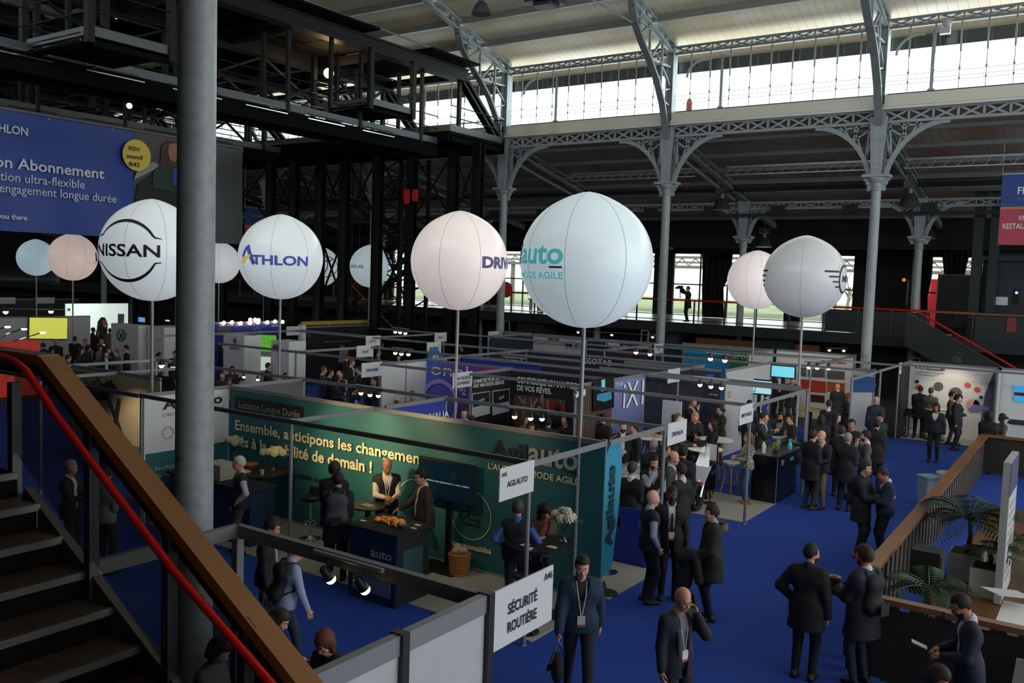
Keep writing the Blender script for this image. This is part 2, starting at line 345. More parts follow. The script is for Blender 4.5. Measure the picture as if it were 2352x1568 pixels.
def column(cx, cy, zcap, ztop, zarch, label, near=False, r=2.0, nave=True):
    c = empty('iron_column', (cx, cy, 0), label, 'column')
    MB().lathe((cx, cy, 0), [(.26, 0), (.26, .5), (.20, .6), (.185, 1.0), (.165, zcap-.35), (.20, zcap-.33), (.20, zcap-.27), (.165, zcap-.25)], 24).build('shaft', STEEL, c, True)
    m = MB().lathe((cx, cy, zcap-.25), [(.165, 0), (.19, .15), (.30, .28), (.30, .34)], 20)
    for sx in (-1, 1): m.box(cx+sx*.22, cx+sx*.42, cy-.1, cy+.1, zcap-.02, zcap+.1).box(cx+sx*.2, cx+sx*.36, cy-.08, cy+.08, zcap-.14, zcap-.02)
    m.box(cx-.45, cx+.45, cy-.3, cy+.3, zcap+.1, zcap+.2)
    m.build('capital', STEEL, c)
    m = MB()
    # tapered riveted post: web and flanges
    for sy in (-1, 1): m.prism([(cx-.17, cy+sy*.2, zcap+.2), (cx+.17, cy+sy*.2, zcap+.2), (cx+.30, cy+sy*.2, ztop), (cx-.30, cy+sy*.2, ztop)], (0, .05*sy, 0))
    m.prism([(cx-.03, cy-.2, zcap+.2), (cx+.03, cy-.2, zcap+.2), (cx+.03, cy-.2, ztop), (cx-.03, cy-.2, ztop)], (0, .4, 0))
    for k in range(10):
        z = zcap+.35+k*.2
        for sx in (-1, 1): m.ball((cx+sx*(.10+.008*k), cy-.26, z), .022, 6, 4)
    m.build('riveted_post', STEEL, c)
    for s in (-1, 1):
        m = MB(); bracket(m, cx, cy, s, zarch, r); m.build('spandrel_bracket', STEEL, c)
    return c
names = ['first', 'second', 'third', 'fourth', 'fifth', 'sixth', 'seventh', 'eighth']
where = ['right of the grey and white pair of balloons', 'right of the biggest pale blue balloon', 'right of the pale pink balloon', 'behind the small balloon lettered in black', 'behind the black lift tower', 'hidden among the black gantry legs', 'far along the black gantry', 'farthest along the black gantry']
for k, cx in enumerate(COLX[:7]):
    c = column(cx, 33.3, 8.72, 10.9, 10.66, 'pale grey cast iron column of the nave, ' + where[k])
    # upright above the girder, carrying the upper truss and the haunch towards the nave
    m = MB(); m.box(cx-.10, cx+.10, 33.22, 33.38, 10.9, 14.2).box(cx-.16, cx-.1, 33.05, 33.55, 10.9, 14.2).box(cx+.1, cx+.13, 33.1, 33.5, 10.9, 14.2); m.build('clerestory_upright', STEEL, c)
    m = MB(); H_ = [(33.0, 10.6), (32.85, 11.1), (32.5, 11.9), (31.9, 12.7), (31.2, 13.3), (30.5, 13.8), (29.9, 14.35), (29.6, 14.9), (29.5, 15.35)]
    for a, b in zip(H_, H_[1:]): m.bar((cx, a[0], a[1]), (cx, b[0], b[1]), .26, .10, (0, 0, 1))
    m.build('haunch_rib', STEELD, c)
    m = MB()
    for (a, b) in (((33.2, 13.95), (29.6, 14.75)), ((33.2, 12.6), (31.9, 13.6)), ((33.2, 12.6), (32.2, 12.3)), ((33.2, 11.9), (32.5, 12.0)), ((33.2, 13.4), (31.2, 13.4)), ((32.3, 12.2), (32.3, 14.2)), ((31.2, 13.3), (31.2, 14.5)), ((30.3, 14.0), (30.3, 14.8)), ((31.2, 13.3), (32.3, 14.3)), ((30.3, 14.0), (31.2, 14.6))): m.bar((cx, a[0], a[1]), (cx, b[0], b[1]), .09, .06)
    m.build('haunch_lattice', STEEL, c)
# lattice girders, sill, truss, glazing per bay
for k in range(8):
    x1 = COLX[k]+8 if k == 0 else COLX[k-1]; x0 = COLX[k] if k else -7.5
    if k == 0: x0, x1 = -7.5, .5
    lb = names[k] + ' bay from the right'
    m = MB(); lattice(m, x0+.15, x1-.15, 33.3, 10.72, 11.12, 10); struct(m.build('trim_%d' % (10+k), STEEL), 'grey lattice girder under the clerestory sill, ' + lb, 'girder')
    m = MB(); lattice(m, x0+.1, x1-.1, 33.3, 13.93, 14.18, 10, .05, .08)
    for q in range(1, 10):
        x = x0+(x1-x0)*q/10; m.tube([(x, 33.3, 13.95), (x, 33.3, 12.9)], .03, 6).tube([(x, 33.3, 12.9), (x, 33.3, 11.7)], .012, 5)
        m.lathe((x, 33.3, 12.30), [(.0, 0), (.05, .05), (.02, .09), (.012, .22)], 6).lathe((x, 33.3, 11.98), [(.0, 0), (.04, .05), (.02, .09)], 6)
    struct(m.build('trim_%d' % (20+k), STEELD), 'upper lattice truss with hanging glazing rods, ' + lb, 'truss')
    m = MB().box(x0+.1, x1-.1, 33.1, 33.5, 11.30, 11.62).box(x0+.1, x1-.1, 33.05, 33.12, 11.22, 11.30).box(x0+.1, x1-.1, 33.02, 33.1, 11.12, 11.2)
    struct(m.build('trim_%d' % (30+k), SILLM), 'pale boxed sill beam below the clerestory glass, ' + lb, 'sill')
    m = MB().box(x0+.1, x1-.1, 33.5, 33.53, 11.62, 11.74); struct(m.build('trim_%d' % (40+k), BLACKS), 'dark gutter rail at the foot of the clerestory glass, ' + lb, 'rail')
    m = MB().box(x0+.1, x1-.1, 33.70, 33.71, 11.7, 13.9); struct(m.build('window_%d' % (50+k), GLASS), 'clerestory glazing, ' + lb, 'window')
m = MB()
for z in (12.33, 12.15, 12.02): m.tube([(-63, 33.45, z), (1, 33.45, z)], .008, 5)
struct(m.build('trim_6', GREYT), 'thin horizontal glazing wires across the clerestory', 'wires')
# outer posts of the clerestory and eave brackets
for k, cx in enumerate(COLX[:5]):
    m = MB().lathe((cx+1.15, 35.6, 11.3), [(.13, 0), (.13, .9), (.06, .95), (.06, 3.0)], 10)
    for q in range(8):
        a = math.pi/2*q/7; b = math.pi/2*(q+1)/7
        m.bar((cx+.15+.75*(1-math.cos(a)), 34.4, 13.25+.65*math.sin(a)), (cx+.15+.75*(1-math.cos(b)), 34.4, 13.25+.65*math.sin(b)), .07, .08, (0, 1, 0))
    struct(m.build('trim_%d' % (60+k), STEEL), 'eave post and small arch outside the glass beside the ' + names[k] + ' column', 'post')
# nave rafters and purlins
for k, cx in enumerate(COLX[:7]):
    m = MB(); ys = [33.3-1.7*q for q in range(9)]
    def zr(y): return 14.35+(33.8-y)*.295
    m.bar((cx, 33.3, 13.95), (cx, 19.4, 18.0), .22, .08); m.bar((cx, 33.3, 14.32), (cx, 19.4, 18.42), .22, .08)
    for a, b in zip(ys, ys[1:]):
        m.bar((cx, a, zr(a)-.5), (cx, b, zr(b)-.12), .06, .06).bar((cx, b, zr(b)-.5), (cx, a, zr(a)-.12), .06, .06)
    for q in range(0, 8): yy = 33.3-1.75*q; m.box(cx-.12, cx+.12, yy-.12, yy+.12, zr(yy)-.28, zr(yy)-.02)
    m.bar((cx, 5.4, 14.1), (cx, 19.4, 18.2), .22, .4)
    struct(m.build('trim_%d' % (70+k), STEEL), 'riveted nave rafter rising from the ' + names[k] + ' column', 'rafter')
m = MB()
for q in range(1, 9):
    yy = 33.3-1.75*q; z = 14.35+(33.8-yy)*.295
    m.box(RX0, RX1, yy-.07, yy+.07, z-.26, z-.0)
struct(m.build('trim_7', mat('grey_purlin', '#7b7b74', .5)), 'grey purlins running along the nave roof', 'purlins')
# tie rods across the nave
m = MB(); m.tube([(-15.5, 29.7, 14.3), (-15.5, 8, 14.5)], .035, 6).tube([(-23.5, 30.0, 13.9), (-23.5, 8, 14.1)], .035, 6)
struct(m.build('trim_8', STEELD), 'thin tie rods crossing the nave', 'tie rods')
# aisle: second row, rafters, purlins, truss
for k in range(6):
    cx = -7.7-8*k
    column(cx, 42.8, 7.1, 9.0, 8.75, 'pale grey second row column on the mezzanine edge, ' + ['at the head of the right staircase', 'behind the pair of right hand balloons', 'behind the biggest balloon', 'behind the pink balloon', 'past the black lift tower', 'far left behind the gantry legs'][k], r=1.5)
m = MB()
for k in range(8):
    cx = -7.6-8*k; m.bar((cx, 33.4, 10.8), (cx, 42.8, 8.95), .2, .10).bar((cx, 33.4, 11.15), (cx, 42.8, 9.2), .2, .10)
    m.bar((cx, 34.5, 10.1), (cx, 41, 8.9), .1, .1)
    m.bar((cx, 42.8, 8.9), (cx, 51.8, 7.1), .2, .3)
    for q in range(8): a = 33.4+q*1.17; m.bar((cx, a, 10.8-(a-33.4)*.197), (cx, a+1.17, 11.1-(a+1.17-33.4)*.2), .06, .05)
struct(m.build('trim_9', STEELD), 'sloping aisle rafters between the two rows of columns', 'rafters')
m = MB()
for q in range(1, 6):
    yy = 33.3+1.8*q; z = 11.35-(yy-33)*.21; m.box(RX0, RX1, yy-.06, yy+.06, z-.22, z)
for q in range(1, 5): yy = 42.8+1.9*q; z = 9.25-(yy-43)*.186; m.box(RX0, RX1, yy-.06, yy+.06, z-.2, z)
struct(m.build('trim_90', STEELD), 'grey purlins under the aisle roof', 'purlins')
m = MB().box(RX0, 6, 40.6, 41.2, 9.28, 9.42)
struct(m.build('trim_91', DARK), 'black slot and duct along the aisle roof', 'duct')
# slim lighting truss hung in the aisle
r = empty('lighting_truss', (-8, 37, 9.9), 'slim pale triangular lighting truss hung below the aisle roof', 'truss')
for (x0, x1) in ((-14.6, -7.9), (-7.4, 6), (-22.4, -16)):
    m = MB()
    m.tube([(x0, 37.2, 9.95), (x1, 37.2, 9.95)], .03, 6).tube([(x0, 37.2, 9.6), (x1, 37.2, 9.6)], .03, 6).tube([(x0, 37.6, 9.95), (x1, 37.6, 9.95)], .03, 6)
    n = int((x1-x0)/.45)
    for q in range(n):
        a = x0+(x1-x0)*q/n; b = a+(x1-x0)/n; m.tube([(a, 37.2, 9.6), ((a+b)/2, 37.2, 9.95), (b, 37.2, 9.6)], .012, 5)
    m.build('truss_section', ALU, r)
# aisle lattice beam at second row and equipment rail
m = MB(); lattice(m, -60, 6, 42.8, 8.62, 8.9, 80, .05, .08, True); struct(m.build('trim_92', STEEL), 'lattice beam along the second row of columns', 'girder')
m = MB(); m.box(-60, 6, 42.2, 42.35, 8.2, 8.35)
for k in range(10): m.box(-34+k*3.3, -33.4+k*3.3, 42.0, 42.4, 8.3, 8.7)
struct(m.build('trim_93', DARKN), 'dark service rail with boxes under the aisle beam', 'rail')
m = MB().box(-60, 6, 47, 47.1, 6.9, 8.55); struct(m.build('wall_valance', DARK), 'black hanging valance above the mezzanine', 'wall')
# ------------------------------------------------------------------ near pillar
c = empty('iron_column', (-7.5, 5.45, 0), 'near thick grey cast iron column crossing the whole picture left of centre', 'column')
PIL = mat('mottled_grey_paint', '#868c8d', .42, noise=.16, nscale=9)
mm = MB().lathe((-7.5, 5.45, 0), [(.26, 0), (.26, .5), (.205, .6), (.19, 1.0), (.182, 3), (.176, 8.4)], 48); mm.build('shaft', PIL, c, True)
m = MB()
for z, a in ((6.3, 3.6), (2.85, 4.6), (3.05, 4.9), (1.9, 4.7)):
    px = -7.5+.186*math.cos(a); py = 5.45+.186*math.sin(a); m.ball((px, py, z), .035, 8, 5, (1, 1, .6))
m.build('paint_chips', mat('bare_iron', '#2c2320', .8), c)
MB().lathe((-7.5, 5.45, 8.4), [(.18, 0), (.32, .2), (.32, .4)], 24).box(-8.0, -7, 5.15, 5.75, 8.8, 9.1).box(-7.8, -7.2, 5.2, 5.7, 9.1, 14).build('capital', PIL, c)
# ------------------------------------------------------------------ black technical gantry
G = empty('technical_gantry', (-30, 30, 0), 'black steel technical gantry with decks and tall braced legs across the hall', 'gantry')
BS = mat('gantry_black_steel', '#0c0e10', .55, spec=.2); BSD = mat('gantry_dark_boards', '#060707', .9, spec=.1); KICK = mat('gantry_kickboard', '#3a4244', .4)
FX = [-23, -27.2, -31.6, -36, -44, -52, -60]
for X in FX:
    m = MB(); m.box(X-.18, X+.18, 3, 29.5, 12.85, 13.28).box(X-.24, X+.24, 3, 29.5, 13.24, 13.32).box(X-.24, X+.24, 3, 29.5, 12.8, 12.87)
    m.bar((X, 29.35, 13.1), (X, 32.3, 10.75), .30, .12, (0, 0, 1)).bar((X, 29.15, 12.9), (X, 32.0, 10.65), .30, .10, (0, 0, 1))
    m.build('portal_frame', BS, G)
for X in FX[:5]:
    m = MB()
    for y in (29.2, 26.4, 22.6, 18.5, 14.2): m.box(X-.08, X+.08, y-.08, y+.08, 10.6, 12.9)
    for (a, b) in ((26.4, 29.2), (22.6, 26.4), (18.5, 22.6), (14.2, 18.5)):
        m.bar((X, a, 10.9), (X, b, 12.8), .12, .08); m.bar((X, b, 10.9), (X, a, 12.8), .12, .08)
    m.build('cross_bracing', BS, G) if X < -25 else MB().box(X-.07, X+.07, 29.13, 29.27, 10.8, 12.9).box(X-.06, X+.06, 22.0, 22.12, 10.5, 12.9).build('hanger', BS, G)
m = MB()
for y in (29.4, 25.2, 21, 16.8, 12.6, 8.4): m.box(-61, -22.9, y-.12, y+.12, 12.9, 13.2)
for y in (28.0, 27.0, 24.0): m.box(-61, -27, y-.05, y+.05, 13.0, 13.15)
m.build('longitudinal_beams', BS, G)
m = MB(); random.seed(11)
for i in range(10):
    for j in range(9):
        x0 = -61+i*3.9; y0 = 3+j*2.9
        if x0 > -25.5 and y0 > 9: continue
        if random.random() < .16 and i > 3: m.box(x0, x0+2.4, y0, y0+2.0, 13.3, 13.38)
        else: m.box(x0, x0+3.95, y0, y0+2.95, 13.3, 13.38)
m.box(-40, -25, 12, 15, 13.38, 14.6).box(-23.5, -20.5, 9, 14.5, 13.4, 15.2)
m.build('overhead_decking', BSD, G)
# main deck and its legs
m = MB().box(-61, -22.8, 28.4, 32.2, 10.55, 10.68)
for y in (28.4, 30.2, 32.1): m.box(-61, -22.8, y-.1, y+.1, 10.25, 10.6)
for k in range(20): m.box(-61+k*2, -60.8+k*2, 28.4, 32.2, 10.3, 10.5)
m.build('main_deck', BSD, G)
m = MB().box(-61, -22.8, 28.36, 28.40, 10.68, 10.9).box(-22.84, -22.78, 28.4, 32.0, 10.68, 10.95); m.build('kickboard', KICK, G)
m = MB()
for z in (11.25, 11.7):
    m.tube([(-61, 32.1, z), (-22.8, 32.1, z)], .022, 6)
    m.tube([(-22.8, 28.4, z), (-22.8, 31.5, z)], .022, 6)
for k in range(20): x = -61+k*2.0; m.tube([(x, 32.1, 10.7), (x, 32.1, 11.75)], .025, 6)
m.build('deck_handrail', BS, G)
LEGX = [-22.5, -23.8, -26.1, -28.1, -30.2, -31.8, -33.6, -35.3, -39, -41, -45, -47]
for x in LEGX:
    m = MB().box(x-.17, x+.17, 29.83, 29.87, 0, 10.4).box(x-.17, x+.17, 30.13, 30.17, 0, 10.4).box(x-.04, x+.04, 29.85, 30.15, 0, 10.4).box(x-.21, x-.17, 29.8, 30.2, 0, 10.4)
    m.build('leg', BS, G)
m = MB()
for a, b in zip(LEGX[0::2], LEGX[1::2]):
    m.bar((a, 30, 7.2), (b, 30, 10.2), .08, .06); m.bar((b, 30, 7.2), (a, 30, 10.2), .08, .06)
    m.bar((a, 30, 3.4), (b, 30, 6.6), .08, .06); m.bar((b, 30, 3.4), (a, 30, 6.6), .08, .06)
for a, b in zip(LEGX[1::2], LEGX[2::2]):
    m.bar((a, 30, 7.2), (b, 30, 10.2), .08, .06); m.bar((b, 30, 7.2), (a, 30, 10.2), .08, .06)
m.build('leg_bracing', BS, G)
MB().box(-25.75, -25.55, 29.6, 29.75, 8.05, 8.55).box(-26.2, -25.98, 29.55, 29.7, 7.95, 8.55).build('red_box', RED, G)
# stair and lift tower with ladders
T = empty('lift_tower', (-29, 33, 0), 'black lattice stair tower with ladders behind the small white balloon', 'tower')
m = MB()
for x in (-28.2, -29.9):
    for y in (31.6, 33.6): m.box(x-.07, x+.07, y-.07, y+.07, 0, 10.4)
for q in range(12):
    z = .4+q*.82
    m.bar((-28.2, 31.6, z), (-29.9, 31.6, z+.8), .06, .05).bar((-29.9, 31.6, z), (-28.2, 31.6, z+.8), .06, .05).bar((-28.2, 31.6, z), (-29.9, 31.6, z), .06, .05).bar((-28.2, 31.6, z), (-28.2, 33.6, z+.8), .06, .05)
m.build('lattice_mast', BS, T)
m = MB(); m.tube([(-30.6, 31.4, 2), (-30.6, 31.4, 10.4)], .03, 6).tube([(-31.1, 31.4, 2), (-31.1, 31.4, 10.4)], .03, 6)
for q in range(32): z = 2.2+q*.26; m.tube([(-30.6, 31.4, z), (-31.1, 31.4, z)], .015, 5)
m.build('ladder', BS, T)
S_ = empty('tower_staircase', (-36, 39, 0), 'dark zigzag staircase with orange handrail far left below the gantry', 'staircase')
m = MB()
for s, (x0, z0, x1, z1) in enumerate(((-33, 0, -37.5, 3.1), (-37.5, 3.1, -33, 6.0), (-33, 6.0, -37.5, 8.8))):
    m.bar((x0, 38, z0), (x1, 38, z1), .08, .3).bar((x0, 39.2, z0), (x1, 39.2, z1), .08, .3)
    for q in range(14): t = (q+.5)/14; m.box(x0+(x1-x0)*t-.15, x0+(x1-x0)*t+.15, 38, 39.2, z0+(z1-z0)*t, z0+(z1-z0)*t+.04)
m.build('flight', BS, S_); m = MB()
for (x0, z0, x1, z1) in ((-37.5, 4.1, -33, 7.0), (-33, 1.0, -37.5, 4.1)): m.tube([(x0, 37.95, z0), (x1, 37.95, z1)], .05, 6)
m.build('handrail', mat('orange_paint', '#b0561e', .5), S_)
def catwalk(X, y0, y1, z, wd, label, rails=True, n=8):
    g = empty('hanging_catwalk', (X, (y0+y1)/2, z), label, 'catwalk')
    m = MB().box(X-wd/2, X+wd/2, y0, y1, z-.08, z)
    for s in (-1, 1): m.box(X+s*wd/2-.07, X+s*wd/2+.07, y0, y1, z-.5, z-.05)
    k = int((y1-y0)/1.5)
    for q in range(k+1): y = y0+(y1-y0)*q/k; m.box(X-wd/2, X+wd/2, y-.05, y+.05, z-.4, z-.1)
    m.build('deck', BSD, g)
    m = MB()
    for s in (-1, 1): m.box(X+s*wd/2-.02, X+s*wd/2+.02, y0, y1, z+.02, z+.26)
    m.build('kickboard', KICK, g)
    m = MB()
    for s in (-1, 1):
        for h in (.62, 1.1): m.tube([(X+s*wd/2, y0, z+h), (X+s*wd/2, y1, z+h)], .022, 6)
    m.build('guard_rail', BS, g)
    for q in range(n):
        y = y0+1+(y1-y0-2)*q/(n-1)
        MB().box(X+wd/2-.06, X+wd/2+.06, y-.06, y+.06, z-.3, 12.9).box(X-wd/2-.06, X-wd/2+.06, y-.06, y+.06, z-.3, 12.9).build('hanger', BS, g)
    m = MB()
    for q in range(int((y1-y0)/2.6)):
        y = y0+.5+q*2.6
        m.tube([(X+wd/2+.14, y, z-.12), (X+wd/2+.14, y+1.7, z-.12)], .028, 6).tube([(X+wd/2+.1, y, z+.05), (X+wd/2+.1, y+1.7, z+.05)], .014, 5)
    m.build('lighting_bar', CHROME, g)
    return g
catwalk(-23.9, 2.5, 28.2, 10.15, 1.2, 'black hanging catwalk with grey kickboards nearest under the gantry')
catwalk(-33.2, 2.5, 28.2, 10.25, 1.2, 'second black hanging catwalk, running above the blue banner')
catwalk(-42, 2.5, 28, 10.3, 1.2, 'third black hanging catwalk, deep in the dark gantry', n=5)
def cage(p, lx, ly, label, h=2.4):
    x1, y0, z = p; x0 = x1-lx; y1 = y0+ly
    g = empty('hanging_work_platform', (x1, y0, z), label, 'platform')
    MB().box(x0, x1, y0, y1, z-.06, z+.02).box(x0, x1, y0, y0+.1, z-.2, z).box(x1-.1, x1, y0, y1, z-.2, z).box(x0, x0+.1, y0, y1, z-.2, z).build('deck', BSD, g)
    m = MB().box(x0, x1, y0-.02, y0+.02, z+.02, z+.25).box(x1-.02, x1+.02, y0, y1, z+.02, z+.25); m.build('kickboard', KICK, g)
    for (x, y) in ((x0, y0), (x1, y0), (x1, y1), (x0, y1)): MB().box(x-.09, x+.09, y-.09, y+.09, z-.15, 12.9).build('hanger', BS, g)
    m = MB()
    for hh in (.6, 1.1): m.tube([(x0, y1, z+hh), (x0, y0, z+hh), (x1, y0, z+hh), (x1, y1, z+hh)], .022, 6)
    m.build('guard_rail', BS, g)
    MB().tube([(x0+.1, y0-.15, z-.1), (x1-.1, y0-.15, z-.1)], .035, 8).tube([(x0+.1, y0-.15, z+.06), (x1-.1, y0-.15, z+.06)], .02, 8).build('lighting_bar', CHROME, g)
    return g
p = at(205, 82, z=10.3); q = at(65, 114, z=10.3); r = at(305, 106, z=10.3)
cage(p, 3.0, 2.2, 'black hanging work platform, the large one in the upper left corner of the roof')
p = at(850, 240, z=10.9); cage(p, 2.9, 2.3, 'small black hanging work platform below the warm spotlight')
# ------------------------------------------------------------------ banners
def sheet(name, X, y0, y1, z0, z1, m_, parent, wav=.06, n=30):
    mb = MB(); vs = []
    for j in range(5):
        z = z0+(z1-z0)*j/4
        for k in range(n+1):
            y = y0+(y1-y0)*k/n; vs.append((X+wav*math.sin(y*2.3+z)*(1-j/5), y, z - .04*math.sin(math.pi*k/n)*(0 if j == 4 else 1)))
    fs = [(j*(n+1)+k, j*(n+1)+k+1, (j+1)*(n+1)+k+1, (j+1)*(n+1)+k) for j in range(4) for k in range(n)]
    mb.add(vs, fs); return mb.build(name, m_, parent, True)
BX = -31.7
a = at(408, 319, X=BX); a0 = at(0, 262, X=BX); b0 = at(0, 527, X=BX)
bn = empty('hanging_banner', (BX, 18, 7.5), 'huge royal blue advertising banner hung at left with white lettering and a photo panel', 'banner')
y_l = a0.y-5.5; y_r = a.y+3.2; zt = a.z; zb = b0.z
yph = at(308, 400, X=BX).y
sheet('banner_cloth', BX, y_l, yph, zb, zt, mat('royal_blue_vinyl', '#24489a', .5), bn)
sheet('banner_photo_panel', BX+.01, yph, y_r, zb, zt, mat('dim_photo_grey', '#454b4d', .5), bn)
tr = MB().tube([(BX, y_l, zt+.06), (BX, y_r, zt+.06)], .05, 8)
for k in range(14): y = y_l+(y_r-y_l)*k/13; tr.tube([(BX, y, zt), (BX, y, 9.9)], .012, 5)
tr.build('hanging_bar', ALU, bn)
Wm = mat('banner_white_print', '#dfe4ea', .6)
P_ = ('X', BX+.12)
wtext('ATHLON', P_, (-38, 300), (64, 309), 19, Wm, bn, .02)
wtext('Athlon Abonnement', P_, (-90, 375), (239, 408), 26, Wm, bn, .015)
wtext('La location ultra-flexible', P_, (-86, 408), (194, 430), 21, Wm, bn)
wtext('sans engagement longue durée', P_, (-60, 438), (267, 463), 21, Wm, bn)
wtext('We take you there', P_, (-72, 497), (62, 505), 12, Wm, bn, .02)
# yellow disc
cy = at(309, 357, X=BX)
d_ = MB(); R_ = abs(at(340, 357, X=BX).y-cy.y)*1.03
d_.poly([(BX+.16, cy.y+R_*math.cos(t*math.pi/24), cy.z+R_*1.0*math.sin(t*math.pi/24)) for t in range(48)]); d_.build('yellow_roundel', mat('sticker_yellow', '#e8cf57', .5), bn)
for s, y, w_ in (('RDV', 346, 13), ('stand', 364, 18), ('B42', 382, 12)): wtext(s, ('X', BX+.2), (309-w_, y-2), (309+w_, y+3), 10, BLACKT, bn, .01)
# portrait on the photo panel: flat print
def pr(pts, m_, k): MB().poly([at(x, y, X=BX+.07+k*.02) for x, y in pts]).build('portrait_print', m_, bn)
pr([(310, 470), (316, 425), (345, 402), (395, 400), (430, 410), (430, 480), (320, 478)], mat('print_black', '#15171a', .6), 0)
pr([(308, 412), (314, 395), (350, 372), (372, 380), (330, 402)], mat('print_pale', '#9aa09a', .6), 1)
pr([(372, 335), (388, 322), (404, 322), (418, 340), (418, 375), (405, 395), (380, 395), (368, 375)], mat('print_brown_hair', '#4a3326', .6), 1)
pr([(388, 333), (398, 328), (409, 333), (411, 352), (402, 372), (391, 368), (386, 350)], mat('print_skin', '#a5735c', .6), 2)
pr([(352, 395), (368, 376), (392, 385), (400, 396), (400, 440), (350, 430)], mat('print_dark_green', '#1d3b30', .6), 2)
pr([(398, 388), (420, 388), (420, 430), (398, 425)], mat('print_blue', '#1f54a8', .6), 3)
def drop_banner(name, X, y0, y1, zt, zb, zm, label, rows, par='X'):
    g = empty(name, (X, (y0+y1)/2, zt), label, 'banner')
    sheet('banner_cloth_upper', X, y0, y1, zm, zt, mat('banner_navy', '#2c4a8e', .6), g, .03, 10)
    sheet('banner_cloth_lower', X, y0, y1, zb, zm, mat('banner_rose', '#b8455a', .6), g, .03, 10)
    MB().box(X-.01, X+.03, y0, y1, zm-.05, zm+.03).build('gold_stripe', mat('banner_gold', '#b98a4a', .6), g)
    MB().tube([(X, y0, zt), (X, y0, 11), ], .012, 5).tube([(X, y1, zt), (X, y1, 11)], .012, 5).tube([(X, y0, zt), (X, y1, zt)], .03, 6).build('hanging_bar', ALU, g)
    for s, p0, p1, h, mt, b in rows: wtext(s, ('X', X+.06), p0, p1, h, mt, g, b)
YEL = mat('print_yellow', '#e0a92c', .6)
Yb = 37.0; a = at(2303, 400, Y=Yb); b = at(2290, 562, Y=Yb); zm = at(2296, 478, Y=Yb).z
g = empty('hanging_banner', (a.x, Yb, a.z), 'navy and rose banner hanging at the right edge with restaurant lettering', 'banner')
MB().box(a.x, a.x+2.6, Yb, Yb+.02, zm, a.z).build('banner_cloth_upper', mat('banner_navy', '#2c4a8e', .6), g); MB().box(a.x, a.x+2.6, Yb, Yb+.02, b.z, zm).build('banner_cloth_lower', mat('banner_rose', '#b8455a', .6), g)
MB().box(a.x, a.x+2.6, Yb-.01, Yb, zm-.04, zm+.04).build('gold_stripe', mat('banner_gold', '#b98a4a', .6), g); MB().tube([(a.x, Yb, a.z), (a.x, Yb, 10.3)], .012, 5).tube([(a.x+2.6, Yb, a.z), (a.x+2.6, Yb, 10.3)], .012, 5).tube([(a.x, Yb, a.z), (a.x+2.6, Yb, a.z)], .03, 6).build('hanging_bar', ALU, g)
for s_, p0, p1, h_ in (('Flotauto', (2337, 446), (2420, 443), 16), ('ESPACE', (2340, 506), (2390, 503), 9), ('RESTAURATION', (2302, 528), (2410, 522), 12)): wtext(s_, ('Y', Yb-.02), p0, p1, h_, WHITET, g, .015)
wtext('_', ('Y', Yb-.02), (2338, 456), (2420, 453), 3, YEL, g, .02)
X = -38; a = at(563, 475, X=X); b = at(566, 545, X=X)
drop_banner('hanging_banner', X, a.y, at(612, 475, X=X).y, a.z, b.z-1.5, at(566, 518, X=X).z, 'small navy and red banner behind the blue lettered balloon', [('Flotauto', (578, 498), (602, 498), 7, YEL, .0)])
# ------------------------------------------------------------------ hanging dome lamps
def dome_lamp(p, r, label, power=60, drop=2.0):
    g = empty('pendant_dome_lamp', p, label, 'lamp')
    MB().lathe((p[0], p[1], p[2]), [(r, 0), (r*.93, .08), (r*.6, r*1.0), (r*.3, r*1.2), (r*.28, r*1.7), (r*.1, r*1.75)], 20).build('shade', mat('lamp_aluminium', '#4d5152', .35, .6), g, True)
    MB().lathe((p[0], p[1], p[2]), [(r*.9, .01), (r*.9, .03)], 20).build('lens', mat('lamp_glow', '#fff4dc', emit='#fff1d8', es=5.0), g)
    MB().box(p[0]-r*.5, p[0]+r*.5, p[1]-r*.5, p[1]+r*.5, p[2]+r*1.7, p[2]+r*2.3).tube([(p[0], p[1], p[2]+r*2.2), (p[0], p[1], p[2]+drop)], .02, 5).build('ballast_box', BLACKS, g)
    return g
dome_lamp(at(1105, 33, X=-15.5), .28, 'dome lamp glowing under the cream roof, near the top edge', drop=3)
dome_lamp(at(1657, 482, Y=38), .42, 'dome lamp hanging in the aisle right of the biggest balloon')
dome_lamp(at(2088, 474, Y=38), .42, 'dome lamp hanging in the aisle beside the right hand column', drop=1.6)
dome_lamp(at(1754, 567, Y=44), .40, 'dome lamp just above the pinkish right hand balloon')
dome_lamp(at(2133, 548, Y=45), .34, 'dome lamp beside the second row column at far right', drop=1)
dome_lamp(at(800, 497, Y=42), .40, 'dome lamp glimpsed between the black gantry legs', drop=1)
g = empty('roof_projector', at(1255, 5, X=-15.5), 'black boxy projector hung at the very top edge', 'projector')
p = at(1255, 2, X=-15.5); MB().box(p.x-.5, p.x+.5, p.y-.5, p.y+.4, p.z-.1, p.z+.4).box(p.x-.3, p.x+.3, p.y-.3, p.y+.3, p.z-.2, p.z-.1).tube([(p.x, p.y, p.z+.3), (p.x, p.y, p.z+3)], .04, 6).build('housing', BLACKS, g)
def spot_can(p, r, label, col='#ffd9a0', es=30, aim=(0, -1, -1)):
    g = empty('gantry_spotlight', p, label, 'spotlight')
    ax = Vector(aim).normalized()
    MB().lathe(p, [(r*1.1, -r*.1), (r, -r*2.5), (r*.5, -r*3)], 14, axis=ax).build('housing', BLACKS, g)
    MB().lathe(p, [(r*.95, -r*.05), (r*.95, 0.0)], 14, axis=ax).build('lens', mat('warm_glow_%d' % es, col, emit=col, es=es), g)
    MB().tube([Vector(p)-ax*r*2, Vector(p)-ax*r*2+Vector((0, 0, r*3+.3))], r*.15, 5).build('yoke', BLACKS, g)
    return g
